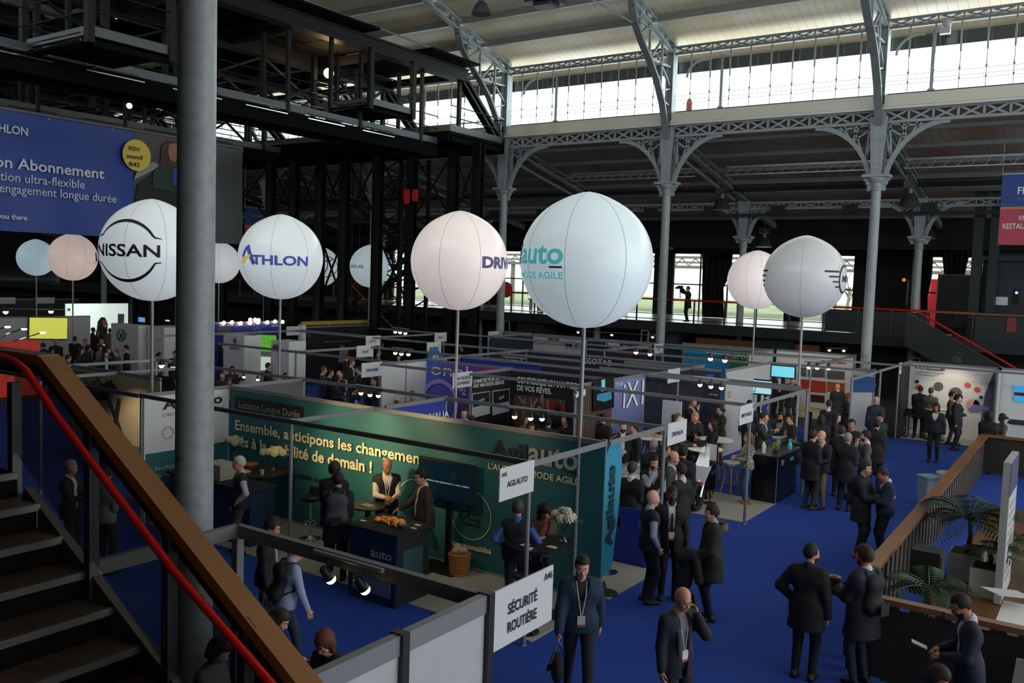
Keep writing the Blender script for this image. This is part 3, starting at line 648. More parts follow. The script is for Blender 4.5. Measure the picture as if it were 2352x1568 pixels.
p = at(755, 168, X=-26); spot_can(p, .19, 'bright warm spotlight burning under the gantry', '#ffc77a', 40, Vector((0, 0, EYE))-p)
for x, y, lb in ((741, 88, 'small lit spotlight close under the top gantry beam'), (297, 243, 'pair of lit lamps deep in the gantry above the banner'), (407, 230, 'small lit lamp beside the thick column'), (268, 37, 'tiny lit lamp in the upper left gantry')):
    p = at(x, y, X=-29); spot_can(p, .10, lb, '#ffc98c', 12, Vector((0, 0, EYE))-p)
l = bpy.data.lights.new('gantry_spot_light', 'POINT'); l.energy = 120; l.color = (1, .68, .35); l.shadow_soft_size = .2; o = bpy.data.objects.new('gantry_spot_light', l); C.objects.link(o); o.location = at(757, 172, X=-25.6)
# ------------------------------------------------------------------ balloons
def balloon(px, py, wpx, col, seam_az, label, es=.42, pole=True):
    R = 1.0; d = F*2*R/wpx; c_ = at(px, py, d=d)
    g = empty('inflated_balloon', (c_.x, c_.y, 0), label, 'balloon', 'round lit balloons on poles above the stands')
    prof = []
    for k in range(33):
        a = -math.pi/2+math.pi*k/32; r = R*math.cos(a); z = R*math.sin(a)
        if z > .86: z += (z-.86)*.35*(1-r/.52)
        prof.append((max(r, .0005), z))
    m_ = mat('balloon_'+col.strip('#'), col, .32, emit=col, es=es)
    MB().lathe(c_, prof, 64).build('envelope', m_, g, True)
    m = MB(); t = Vector((-c_.x, -c_.y, 0)).normalized(); rr = (-t).cross(Vector((0, 0, 1)))
    for az_ in seam_az:
        pts = []
        for k in range(25):
            a = -1.5+3.0*k/24; th = math.radians(az_)
            pts.append(c_ + (rr*math.sin(th)+t*math.cos(th))*(math.cos(a)*R*1.0) + Vector((0, 0, math.sin(a)*R + (max(0, math.sin(a)*R-.86)*.35*(1-math.cos(a)/.52)))))
        m.tube(pts, .0035, 5)
    m.build('seam', mat('balloon_seam', '#8b9699', .7), g)
    MB().tube([(c_.x, c_.y, 0), (c_.x, c_.y, c_.z-R+.05)], .032, 10).build('pole', mat('pole_grey', '#9da0a1', .4, .3), g, True)
    MB().tube([(c_.x, c_.y, c_.z-R+.02), (c_.x+.03, c_.y, c_.z-R-.15), (c_.x-.02, c_.y, c_.z-R-.35), (c_.x, c_.y, c_.z-R-.5)], .008, 5).build('tether_cord', mat('yellowish_cord', '#8a8256', .7), g)
    g['_c'] = 0; del g['_c']
    return g, c_, t, rr
def ball_map(c_, t, rr, R, th, ph): return c_ + (rr*math.sin(th)+t*math.cos(th))*(math.cos(ph)*R) + Vector((0, 0, math.sin(ph)*R))
def ball_text(s, B, th0, th1, ph0, ph1, m_, bold=0.0, R=1.008):
    """lettering bent round the balloon between two azimuths and two elevations (degrees)"""
    g, c_, t, rr = B; vs, fs = text_mesh(s, bold)
    me = bpy.data.meshes.new('t'); me.from_pydata([tuple(v) for v in vs], [], fs); bm = bmesh.new(); bm.from_mesh(me); bmesh.ops.triangulate(bm, faces=bm.faces)
    for _ in range(3):
        L = [e for e in bm.edges if e.calc_length() > .16]
        if not L: break
        bmesh.ops.subdivide_edges(bm, edges=L, cuts=1); bmesh.ops.triangulate(bm, faces=bm.faces)
    x0 = min(v.co.x for v in bm.verts); x1 = max(v.co.x for v in bm.verts)
    P = []
    bm.verts.ensure_lookup_table()
    for v in bm.verts:
        th = math.radians(th0+(th1-th0)*(v.co.x-x0)/(x1-x0)); ph = math.radians(ph0+(ph1-ph0)*v.co.y/.7); P.append(ball_map(c_, t, rr, R, th, ph))
    F_ = [tuple(v.index for v in f.verts) for f in bm.faces]; bm.free(); bpy.data.meshes.remove(me)
    return MB().add(P, F_).build('lettering', m_, g)
def ball_stroke(B, pts, wd, m_, name='logo', R=1.008):
    """flat band following (azimuth, elevation) points, wd in degrees (single or per point)"""
    g, c_, t, rr = B; w0 = wd if isinstance(wd, (list, tuple)) else [wd]*len(pts); P2, W2 = [], []
    for i in range(len(pts)-1):
        k = max(1, int(math.hypot(pts[i+1][0]-pts[i][0], pts[i+1][1]-pts[i][1])/3))
        for q in range(k): f = q/k; P2.append((pts[i][0]*(1-f)+pts[i+1][0]*f, pts[i][1]*(1-f)+pts[i+1][1]*f)); W2.append(w0[i]*(1-f)+w0[i+1]*f)
    pts, wd = P2+[pts[-1]], W2+[w0[-1]]; n = len(pts); vs = []
    ws = wd if isinstance(wd, (list, tuple)) else [wd]*n
    for i in range(n):
        a = pts[max(i-1, 0)]; b = pts[min(i+1, n-1)]; dx, dy = b[0]-a[0], b[1]-a[1]; L = math.hypot(dx, dy) or 1
        for s in (-1, 1): vs.append(ball_map(c_, t, rr, R, math.radians(pts[i][0]-s*dy/L*ws[i]/2), math.radians(pts[i][1]+s*dx/L*ws[i]/2)))
    return MB().add(vs, [(2*i, 2*i+1, 2*i+3, 2*i+2) for i in range(n-1)]).build(name, m_, g)
BK = mat('balloon_print_black', '#20262a', .6); PB, PY, PT, PP, PG = [mat('balloon_print_'+n_, c_, .6, emit=c_, es=.4) for n_, c_ in (('blue', '#44509c'), ('gold', '#d8c565'), ('teal', '#56b3bb'), ('violet', '#4b4670'), ('grey', '#8a9598'))]
WB = '#d9e2e4'
B = balloon(350, 577, 228, WB, (-30, 15, 60, -75), 'big white balloon with letters in a broken black ring beside the thick column')
ball_text('NISSAN', B, -76, 8, -7, 6, BK, .02)
def arc(cx_, cy_, rx, ry, a0, a1, n=24): return [(cx_+rx*math.cos(math.radians(a0+(a1-a0)*k/n)), cy_+ry*math.sin(math.radians(a0+(a1-a0)*k/n))) for k in range(n+1)]
ball_stroke(B, [(-80, 14)]+arc(-34, 4, 38, 30, 162, 22)+[(4, 13), (12, 12)], [1.5, 2]+[2.5+1.8*math.sin(math.pi*k/24) for k in range(25)]+[3, 1.5][:1]+[1.5][:0], BK) if False else None
ar = [(-76, 15), (-70, 16)]+arc(-33, 3, 37, 31, 155, 25)+[(3, 14), (10, 13)]
ball_stroke(B, ar, [1.2, 1.8]+[2.6+1.6*math.sin(math.pi*k/24) for k in range(25)]+[2, .8], BK)
ar = [(-76, -14), (-70, -15)]+arc(-33, -5, 37, 31, 205, 335)+[(3, -14), (10, -13)]
ball_stroke(B, ar, [1.2, 1.8]+[2.6+1.6*math.sin(math.pi*k/24) for k in range(25)]+[2, .8], BK)
B = balloon(645, 592, 190, WB, (-13, 38, 80, -60), 'large white balloon lettered in blue with a gold swoosh')
ball_text('THLON', B, -40, 38, -10, 2, PB, .035)
ball_stroke(B, [(-58, -1), (-51, 13)], 5, PB); ball_stroke(B, [(-51, 13), (-46, 13)], 5, PB); ball_stroke(B, [(-49, 13), (-37, -10)], 6.5, PB)
for q in range(3): ball_stroke(B, [(-64+q*4, -10), (-56+q*3.4, -3), (-44+q, 3-q*1.2)], [2.6, 2.2, .8], PY, R=1.011)
B = balloon(1055, 601, 222, '#efe2de', (-23, 25, 76, -66), 'large pinkish white balloon with violet lettering at its right side')
ball_text('DRIVALIA', B, 27, 122, -6, 6, PP, .045); ball_text('DRIVALIA', B, -178, -76, -6, 6, PP, .045)
B = balloon(1347, 601, 304, '#ccdbe0', (-18, 34, 72, -58), 'biggest balloon, pale blue, with turquoise lettering at its left side')
ball_text('Agil', B, -120, -74, -3, 14, BK, .02); ball_text('auto', B, -71, -19, -3, 14.5, PT, .025); ball_stroke(B, [(-32, -6), (-20, -6)], 1.5, BK)
ball_text("L'AUTO EN MODE AGILE", B, -125, -19, -15.5, -10, PT, .015)
B = balloon(1738, 644, 132, '#efe6e4', (-20, 10, 60), 'pinkish white balloon partly hidden by the grey one')
B = balloon(1848, 637, 184, '#c3c6c9', (-5, 55, -60), 'grey white balloon with black winged ring logo, right of the pinkish one', .2)
ball_stroke(B, arc(72, -1, 19, 19, 0, 360, 40), 3, BK); ball_text('MINI', B, 60, 88, -5, 4, BK, .02)
for k, (L, w_) in enumerate(((26, 2.6), (20, 2.4), (14, 2.2), (9, 2.2))): ball_stroke(B, [(53+k*.8-L, 9-k*7.0), (53+k*.8, 9-k*7.0)], w_, BK); ball_stroke(B, [(-85, 8-k*7), (-61-k*4, 8-k*7)], w_, BK)
B = balloon(852, 612, 96, '#c5d8dc', (-2, 50), 'small pale balloon with thin black lettering behind a grey column')
ball_text('LEXUS', B, -85, -20, -5, 3, BK, .01)
B = balloon(735, 613, 90, '#cfdce0', (-20,), 'small white balloon with black oval logo, half behind the blue lettered one')
ball_stroke(B, arc(8, 2, 52, 32, -80, 80, 30), 3, BK); ball_stroke(B, arc(8, 12, 14, 30, -100, 60, 20), 3, BK); ball_stroke(B, arc(8, 26, 34, 9, 180, 360, 20), 3, BK)
B = balloon(503, 603, 94, WB, (0,), 'small white balloon peeping out right of the thick column')
ball_text('on', B, -42, -10, -1, 5, BK)
B = balloon(167, 591, 106, '#ecd6ca', (-15, 30), 'pinkish balloon at left with a dark square logo at its edge')
ball_stroke(B, [(66, 14), (66, -8)], 7, BK); ball_stroke(B, [(70, -8), (86, 14)], 4, BK); ball_text('MOBILITÉS', B, 35, 95, -14, -10, PG)
B = balloon(83, 592, 82, '#b9d2de', (5,), 'small pale blue balloon farthest left')
B[0]['label'] = 'small pale blue balloon farthest left'
# ------------------------------------------------------------------ near staircase
SY = 3.3; k_ = SY/1.5
nos = [(-2.87*k_, EYE+(4.13-EYE)*k_), (-2.74*k_, EYE+(4.05-EYE)*k_)]
g0 = at(90, 1157, Y=SY); g1 = at(320, 1483, Y=SY); RUN = (g1.x-g0.x)/4; RISE = (g0.z-g1.z)/4
SW = 2.3
STW = mat('worn_oak_tread', '#4a382a', .6, noise=.25, nscale=5)
st = empty('staircase', (g0.x, SY, g0.z), 'dark open wooden staircase descending at the lower left', 'staircase')
for q in range(-1, 9):
    x = g0.x+RUN*q; z = g0.z-RISE*q
    MB().box(x-RUN-.02, x, SY-SW, SY, z-.05, z).build('tread', STW, st)
    MB().box(x-.035, x+.008, SY-SW, SY+.002, z-.045, z+.004).build('tread_nosing', mat('worn_metal_nosing', '#4d4b46', .5, .2), st)
    if q > 0: MB().box(x-RUN-.03, x-RUN, SY-SW, SY-.02, z, z+RISE-.05).build('riser', BSD, st)
MB().box(g0.x-RUN-.03, g0.x-.02, SY-SW, SY+.0, g0.z-RISE, g0.z-.05).build('riser', mat('white_riser', '#7b7b78', .6), st)
MB().box(g0.x-4.5, g0.x-RUN, SY-SW-3, SY, g0.z-.12, g0.z+RISE).build('landing', BSD, st)
# stringer
a = Vector((g0.x-.3, SY+.03, g0.z-.1)); b = Vector((g0.x+RUN*9, SY+.03, g0.z-RISE*9-.1))
MB().bar(a, b, .06, .42).build('stringer', mat('dark_brown_stringer', '#332a24', .6), st)
# balustrade
bl = empty('stair_balustrade', (g0.x, SY, g0.z), 'wooden topped balustrade with red handrail and dark mesh beside the stairs', 'balustrade')
A0 = at(0, 790, Y=SY+.06); A1 = at(112, 826, Y=SY+.06); A2 = at(708, 1580, Y=SY+.06)
dr = (A2-A1).normalized(); A3 = A2+dr*1.2
hw = .15
w_ = MB(); w_.bar(A1, A3, hw, .07); w_.bar((A0.x-1.5, SY+.06, A1.z+.0), A1, hw, .07); w_.build('wooden_rail', WOOD, bl)
MB().bar(A1-Vector((0, .04, .075)), A3-Vector((0, .04, .075)), .03, .09).bar((A0.x-1.5, SY+.02, A1.z-.075), (A1.x, SY+.02, A1.z-.075), .03, .09).build('dark_rail_cheek', mat('dark_walnut', '#1d130c', .6), bl)
r0 = at(0, 818, Y=SY-.10); r1 = at(60, 850, Y=SY-.10); r2 = at(130, 955, Y=SY-.10); r3 = at(400, 1312, Y=SY-.10); r4 = at(640, 1590, Y=SY-.10)
MB().tube([r0+Vector((-1.2, 0, 0)), r0, at(35, 830, Y=SY-.10), r1, at(95, 902, Y=SY-.10), r2, r3, r4, r4+dr*1.0], .026, 14).build('red_handrail', mat('glossy_red_paint', '#b01512', .16), bl, True)
mesh_glass = bpy.data.materials.new('tinted_mesh_panel'); mesh_glass.use_nodes = True; nt = mesh_glass.node_tree; nt.nodes.clear()
o_ = nt.nodes.new('ShaderNodeOutputMaterial'); t_ = nt.nodes.new('ShaderNodeBsdfTransparent'); d__ = nt.nodes.new('ShaderNodeBsdfPrincipled'); x_ = nt.nodes.new('ShaderNodeMixShader')
d__.inputs['Base Color'].default_value = (.03, .035, .035, 1); d__.inputs['Roughness'].default_value = .4; x_.inputs[0].default_value = .42; nt.links.new(t_.outputs[0], x_.inputs[1]); nt.links.new(d__.outputs[0], x_.inputs[2]); nt.links.new(x_.outputs[0], o_.inputs[0])
pa, pb = at(30, 830, Y=SY), A3
for (xa, xb) in ((28, 205), (205, 385), (385, 560), (560, 720)):
    ta = at(xa, 826+max(0, xa-112)*1.262+22, Y=SY); tb = at(xb, 826+max(0, xb-112)*1.262+22, Y=SY)
    zz = lambda P: g0.z-(P.x-g0.x)*RISE/RUN+.12
    MB().prism([(ta.x+.03, SY, zz(ta)), (tb.x-.03, SY, zz(tb)), (tb.x-.03, SY, tb.z), (ta.x+.03, SY, ta.z)], (0, .01, 0)).build('mesh_panel', mesh_glass, bl)
for xa in (28, 205, 385, 560):
    ta = at(xa, 826+max(0, xa-112)*1.262+52, Y=SY); MB().box(ta.x-.035, ta.x+.035, SY-.02, SY+.05, g0.z-(ta.x-g0.x)*RISE/RUN-.2, ta.z).build('post', BLACKS, bl)
# ------------------------------------------------------------------ exhibition stands
class Stand:
    def __init__(s, label, x, y, name='exhibition_stand'):
        s.g = empty(name, (x, y, 0), label, 'exhibition stand'); s.k = 0
    def wall(s, ax, c, a0, a1, m, z0=0.0, z1=2.46, rail=True, t=.02, name='wall_panel', seams=True):
        b = MB().box(c-t, c+t, a0, a1, z0, z1) if ax == 'X' else MB().box(a0, a1, c-t, c+t, z0, z1)
        o = b.build(name, m, s.g)
        if rail and z1 > 2: s.rail(ax, c, a0, a1)
        return o
    def rail(s, ax, c, a0, a1, z=2.47, w=.045, h=.07, m=None):
        b = MB().box(c-w/2, c+w/2, a0, a1, z-h/2, z+h/2) if ax == 'X' else MB().box(a0, a1, c-w/2, c+w/2, z-h/2, z+h/2)
        return b.build('top_rail', m or ALUD, s.g)
    def post(s, x, y, z1=2.5, m=None):
        MB().lathe((x, y, 0), [(.042, 0), (.042, .02), (.032, .03), (.032, z1), (.038, z1), (.038, z1+.02)], 10).build('post', m or ALUD, s.g)
    def sign(s, x, y, sy, lines, z=2.52, ln=.78, h=.36, code=None):
        """white name board on the corner post, along the aisle"""
        y0, y1 = (y, y+ln*sy) if sy > 0 else (y+ln*sy, y)
        o = MB().box(x+.03, x+.045, y0, y1, z-h, z+.02).build('sign_board', mat('sign_white', '#cfd3d4', .5), s.g)
        n = len(lines)
        for i, t in enumerate(lines):
            hh = .075; wd = min(.058*len(t), ln*.8)
            lettering(t, (x+.05, (y0+y1)/2-wd/2, z-h/2-hh/2+(n-1)*.055-i*.12), (0, 1, 0), (0, 0, 1), wd, hh, BLACKT, o, .015, out=.002)
        if code: lettering(code, (x+.05, (y1-.15 if sy > 0 else y0+.03), z-.09), (0, 1, 0), (0, 0, 1), .12, .055, BLACKT, o, .01, out=.002)
        return o
    def text(s, *a, **k): return wtext(*a, parent=s.g, **k)
    def quad(s, pts, plane, m, lift=.012, name='graphic'):
        k = {plane[0]: plane[1]}; off = Vector((lift, 0, 0)) if plane[0] == 'X' else Vector((0, -lift, 0))
        return MB().poly([at(x, y, **k)+off for x, y in pts]).build(name, m, s.g)
    def disc(s, cx, cy, rpx, plane, m, lift=.02, ring=None, name='graphic', n=36):
        k = {plane[0]: plane[1]}; c_ = at(cx, cy, **k); e = at(cx, cy-rpx, **k); R = abs(e.z-c_.z); off = lift
        mb = MB(); ins = ring and R*(1-ring)
        def P(r, t): return (c_.x+off, c_.y+r*math.cos(t), c_.z+r*math.sin(t)) if plane[0] == 'X' else (c_.x+r*math.cos(t), c_.y-off, c_.z+r*math.sin(t))
        if ring:
            o = [P(R, 2*math.pi*q/n) for q in range(n)]+[P(ins, 2*math.pi*q/n) for q in range(n)]
            mb.add(o, [(q, (q+1) % n, n+(q+1) % n, n+q) for q in range(n)])
        else: mb.poly([P(R, 2*math.pi*q/n) for q in range(n)])
        return mb.build(name, m, s.g)
    def lines(s, paths, plane, m, w=.012, lift=.02, name='graphic'):
        k = {plane[0]: plane[1]}; off = Vector((lift, 0, 0)) if plane[0] == 'X' else Vector((0, -lift, 0)); up = (1, 0, 0) if plane[0] == 'X' else (0, 1, 0)
        mb = MB()
        for p in paths:
            q = [at(x, y, **k)+off for x, y in p]
            for a, b in zip(q, q[1:]): mb.bar(a, b, w, .004, up)
        return mb.build(name, m, s.g)
def spot_rail(p0, p1, n, label, lamps=None, drop=.16, glow='#ffe3b0', es=14, r=.045, aim=(0, .5, -1)):
    """short black lighting bar clamped to a stand rail with little lamp heads"""
    p0, p1 = Vector(p0), Vector(p1); g = empty('spotlight_bar', p0, label, 'spotlight')
    MB().tube([p0, p1], .022, 8).build('bar', ALU, g)
    for q in range(n):
        c_ = p0+(p1-p0)*((q+.5)/n); h = c_+Vector((0, 0, -drop)); ax = Vector(aim).normalized()
        MB().tube([c_, h-ax*r*1.5], .008, 5).build('arm', BLACKS, g)
        MB().lathe(h, [(r*.5, -r*2.6), (r*.8, -r*2.2), (r, 0)], 12, axis=ax).build('lamp_head', BLACKS, g, True)
        MB().ball(h+ax*.004, r*.95, 10, 6).build('bulb', mat('bulb_glow', glow, emit=glow, es=es), g)
    return g
def warm_spot(p, tgt, e, size=70, col=(1, .72, .36), blend=.7):
    l = bpy.data.lights.new('stand_spot_light', 'SPOT'); l.energy = e; l.spot_size = math.radians(size); l.spot_blend = blend; l.color = col; l.shadow_soft_size = .05
    o = bpy.data.objects.new('stand_spot_light', l); C.objects.link(o); o.location = p; o.rotation_euler = (Vector(tgt)-Vector(p)).to_track_quat('-Z', 'Y').to_euler(); return o
TEAL = mat('teal_print', '#28646c', .55); CREAM = mat('cream_print', '#e8dfba', .6); GREYW = mat('grey_wall_panel', '#5f5e5c', .6)
DK = mat('black_print', '#1b1c1e', .6); NAVY = mat('navy_print', '#262a3c', .6); INK = mat('dark_teal_ink', '#16282b', .6); LG = mat('light_panel', '#b9bbba', .6)
# --- teal stand
S = Stand('teal walled stand with big cream French lettering, table and counters, corner board reading AGILAUTO', -10.5, 11)
P = ('Y', 11.77)
S.wall('Y', 11.8, -15.05, -6.3, TEAL); S.wall('X', -15.1, 9.85, 11.78, WHITE)
S.wall('X', -15.09, 9.88, 11.76, TEAL, 0, at(350, 1040, X=-15.1).z, False, .025, 'teal_plinth_panel')
for x, y in ((-15.12, 9.82), (-11.0, 9.82), (-6.33, 9.75), (-6.33, 11.82), (-9.0, 11.85)): S.post(x, y)
S.rail('Y', 9.8, -15.1, -6.3, m=mat('dark_olive_rail', '#4b4a45', .5)); S.rail('X', -6.3, 9.75, 11.8); S.rail('X', -11.0, 9.8, 11.8)
S.sign(-6.3, 9.75, -1, ['AGILAUTO'], code='A45', h=.40)
S.quad([(541, 910), (697, 934), (697, 962), (541, 938)], P, DK)
PP_ = ('Y', 11.76)
S.text('Location Longue Durée', PP_, (549, 936), (689, 958), 15, mat('grey_print', '#9a9c98', .6), bold=.01)
S.text('Ensemble, anticipons les changements', PP_, (541, 983), (990, 1073), 22, CREAM, bold=.02)
S.text('liés à la mobilité de demain !', PP_, (541, 1021), (855, 1086), 23, CREAM, bold=.03)
S.text('Location sur mesure', PP_, (660, 1092), (800, 1119), 12, INK, bold=.02); S.text('on', PP_, (775, 1138), (790, 1141), 10, INK, bold=.02)
S.text('Agil', PP_, (1127, 1046), (1209, 1062), 40, INK, bold=.02); S.text('auto', PP_, (1214, 1062), (1327, 1080), 52, mat('silver_print', '#a9ada9', .6), bold=.02)
S.text("L'AUTO EN MODE AGILE", PP_, (1122, 1076), (1330, 1114), 14, CREAM, bold=.01)
S.lines([[(1302, 1081), (1326, 1085)]], PP_, INK, .03)
for cx, cy, r in ((953, 1150, 50), (1083, 1182, 57)): S.disc(cx, cy, r, P, CREAM, ring=.03)
S.lines([[(1065, 1200), (1065, 1190), (1078, 1178), (1090, 1180), (1102, 1195), (1103, 1207), (1066, 1200)], [(1078, 1178), (1078, 1190), (1102, 1196)], [(1070, 1150), (1086, 1153), (1086, 1165), (1072, 1163), (1070, 1150)], [(1074, 1150), (1074, 1143)], [(1081, 1151), (1081, 1144)], [(1079, 1166), (1079, 1174), (1062, 1172), (1060, 1185), (1065, 1192)]], P, INK, .018)
for cx, cy in ((1073, 1202), (1095, 1207)): S.disc(cx, cy, 5, P, INK, ring=.3)
S.lines([[(935, 1140), (950, 1132), (965, 1145)], [(940, 1150), (960, 1160)], [(945, 1170), (975, 1172), (985, 1185), (950, 1180), (945, 1170)]], P, INK, .016)
S.text('Écoresponsabilité', PP_, (1034, 1248), (1129, 1274), 12, CREAM, bold=.03)
S.text('Services et', PP_, (1160, 1285), (1250, 1306), 10, CREAM, bold=.03); S.text('financement', PP_, (1165, 1308), (1273, 1333), 10, CREAM, bold=.03)
X_ = ('X', -15.07)
S.text('Agilauto', X_, (374, 938), (510, 926), 22, BLACKT, bold=.02); S.text("L'AUTO EN MODE AGILE", X_, (374, 955), (515, 942), 9, GREYT)
S.disc(385, 993, 14, X_, GREYT, ring=.1)
for k, t in enumerate(('Profitez de', 'de véhicules', 'en LLD pour', 'multimarques')): S.text(t, X_, (355, 1077+k*16), (430, 1072+k*15.5), 9, mat('pale_print', '#9fb3b3', .6), bold=.01)
MB().box(-9.0, -6.3, 11.72, 11.78, 0, .05).box(-15, -9, 11.72, 11.78, 0, .05).build('skirting', ALU, S.g)
# feather flag
fl = empty('feather_flag', (-6.5, 12.0, 0), 'tall turquoise feather flag with white vertical lettering at the corner of the teal stand', 'flag')
pts = [(-6.45, 12.0, .3), (-6.45, 12.0, 1.8), (-6.45, 12.06, 2.2), (-6.45, 12.22, 2.42), (-6.45, 12.42, 2.45), (-6.45, 12.58, 2.3), (-6.45, 12.62, 1.9), (-6.45, 12.55, 1.2), (-6.45, 12.40, .35)]
fm = mat('turquoise_flag', '#2a8fae', .6); MB().prism(pts, (.015, 0, 0)).build('flag_cloth', fm, fl)
MB().tube([(-6.45, 11.98, 0), (-6.45, 11.98, 1.8), (-6.45, 12.04, 2.24), (-6.45, 12.2, 2.46), (-6.45, 12.42, 2.5)], .014, 6).build('flag_pole', BLACKS, fl); MB().lathe((-6.45, 12.2, 0), [(.22, 0), (.22, .03), (.05, .06), (.02, .2)], 16).build('flag_base', BLACKS, fl)
lettering('Agilauto', (-6.42, 12.34, .75), (0, 0, 1), (0, -1, 0), 1.3, .20, mat('flag_ink', '#0f3340', .6), fl, .04)
# --- next stand behind the teal one
S = Stand('small blue walled stand behind the teal one with a white board reading DRIVALIA', -8.5, 13, )
S.wall('X', -11.0, 12.05, 13.8, mat('royal_blue_print', '#24379c', .5)); S.wall('X', -15.1, 11.85, 13.8, GREYW)
S.rail('Y', 13.8, -15.1, -6.25); S.rail('X', -6.27, 11.85, 13.8)
for x, y in ((-15.1, 13.8), (-11.0, 13.8), (-6.27, 13.8)): S.post(x, y)
S.sign(-6.25, 13.8, 1, ['DRIVALIA'], code='')
S.text('DRIVALIA', ('X', -10.95), (960, 967), (1030, 958), 15, WHITET, bold=.02)
S.wall('Y', 13.75, -8.3, -6.5, mat('royal_blue_print', '#24379c', .5), 0, 1.0, False, name='blue_counter_front')
# --- row with purple, black truck, wood-slat car and blue gradient walls
S = Stand('white walled stand with purple and pink electric brand wall, board at its corner', -15, 18.7)
def gradient(name, c0, c1, axis, a0, a1, c2=None):
    m = bpy.data.materials.new(name); m.use_nodes = True; nt = m.node_tree; b = nt.nodes['Principled BSDF']; b.inputs['Roughness'].default_value = .5
    tc = nt.nodes.new('ShaderNodeTexCoord'); sp = nt.nodes.new('ShaderNodeSeparateXYZ'); mr = nt.nodes.new('ShaderNodeMapRange'); r = nt.nodes.new('ShaderNodeValToRGB')
    mr.inputs[1].default_value = a0; mr.inputs[2].default_value = a1; nt.links.new(tc.outputs['Object'], sp.inputs[0]); nt.links.new(sp.outputs[axis], mr.inputs[0]); nt.links.new(mr.outputs[0], r.inputs[0])
    r.color_ramp.elements[0].color = (*lin(c0), 1); r.color_ramp.elements[1].color = (*lin(c1), 1)
    if c2: e = r.color_ramp.elements.new(.5); e.color = (*lin(c2), 1)
    nt.links.new(r.outputs[0], b.inputs['Base Color']); return m
S.wall('X', -16.4, 17.75, 19.7, WHITE); pw = S.wall('Y', 19.65, -16.4, -13.4, gradient('purple_print', '#4a6fd6', '#d8336f', 'X', -16.4, -13.4, '#6d3f9e'))
for x, y in ((-16.4, 17.75), (-16.4, 18.75)): S.post(x, y)
S.sign(-16.4, 17.75, -1, ['DRIIVEME'])
P = ('Y', 19.6)
S.text('onel', P, (990, 858), (1075, 870), 28, WHITET); S.text('LE L', P, (1056, 897), (1071, 898), 6, WHITET, bold=.03); S.text('FA', P, (1062, 907), (1071, 908), 6, WHITET, bold=.03)
S.disc(1010, 925, 55, P, mat('lilac_print', '#b99be0', .5), ring=.18)
S.wall('Y', 21.3, -16.4, -13.6, mat('royal_blue_print', '#24379c', .5)); S.rail('X', -16.4, 19.7, 21.3)
S = Stand('black walled truck maker stand with white condensed capitals and a forest photo', -12, 18.6)
S.wall('X', -13.4, 17.8, 19.5, DK); S.wall('Y', 19.5, -13.38, -10.35, DK)
for x, y in ((-13.4, 17.8), (-13.4, 19.5)): S.post(x, y)
S.post(-10.3, 17.7); S.rail('Y', 17.7, -16.4, -6.15)
S.sign(-13.4, 17.8, -1, ['MAN TRUCK &', 'BUS FRANCE'])
P = ('Y', 19.46); X_ = ('X', -13.36)
S.text('CONFIGUREZ LE MAN TGE', P, (1188, 878), (1323, 894), 14, WHITET, bold=.03); S.text('DE VOS RÊVES.', P, (1188, 896), (1267, 904), 12, WHITET, bold=.03)
S.quad([(1181, 905), (1300, 918), (1300, 1000), (1181, 985)], P, mat('forest_photo_print', '#5a4238', .6))
S.lines([[(1200, 985), (1206, 915)], [(1225, 990), (1220, 915)], [(1243, 990), (1244, 905)], [(1247, 990), (1248, 905)], [(1262, 990), (1258, 918)], [(1280, 990), (1288, 920)], [(1220, 940), (1235, 915)], [(1206, 930), (1192, 910)]], P, mat('pale_trunk_print', '#a38f86', .6), .04, .02)
S.quad([(1262, 928), (1268, 922), (1292, 925), (1300, 935), (1300, 950), (1260, 944)], P, mat('van_red_print', '#8f2430', .5), .025)
S.text('CONNECTEZ VOTRE TGE', X_, (1086, 879), (1145, 873), 8, WHITET, bold=.02); S.text('AVEC MAN DIGITAL SERVICES', X_, (1086, 889), (1157, 882), 8, WHITET, bold=.02)
for x0, x1 in ((1083, 1125), (1130, 1170)):
    d0 = -(x0-1083)*.13; d1 = -(x1-1083)*.13
    S.quad([(x0, 903+d0), (x1, 903+d1), (x1, 955+d1), (x0, 960+d0)], X_, LG, .01); S.quad([(x0+2, 905+d0), (x1-2, 905+d1), (x1-2, 932+d1), (x0+2, 935+d0)], X_, DK, .02)
    S.quad([(x0+14, 918+d0), (x1-14, 918+d1), (x1-14, 924+d1), (x0+14, 925+d0)], X_, mat('teal_glow_print', '#6f9aa0', .6), .03)
S = Stand('car maker stand with wood slat wall, white roundel and a violet wall marked iX1', -8.5, 19.5)
S.wall('X', -10.3, 17.75, 19.5, stripes('wood_slat_wall', '#6b4c3e', '#1f1512', 9, 'Y', .45, .6)); S.wall('X', -10.3, 19.52, 21.25, gradient('violet_print', '#3a3f55', '#7d86bb', 'Z', .6, 2.4))
S.rail('Y', 21.25, -14.6, -6.0); S.rail('X', -6.1, 17.6, 21.25)
for x, y in ((-10.3, 21.25), (-6.15, 17.65), (-6.05, 21.25), (-10.3, 19.5)): S.post(x, y)
S.sign(-6.13, 17.65, -1, ['BMW FRANCE'])
X_ = ('X', -10.26)
S.text('THE', X_, (1413, 889), (1430, 883), 8, WHITET); S.text('iX1', X_, (1430, 935), (1476, 930), 60, WHITET)
S.disc(1322, 905, 13, X_, mat('roundel_silver', '#c8ccd0', .5), .02); S.disc(1322, 905, 12, X_, DK, .03); S.disc(1322, 905, 8, X_, WHITET, .035)
c_ = at(1322, 905, X=-10.22); R_ = .075
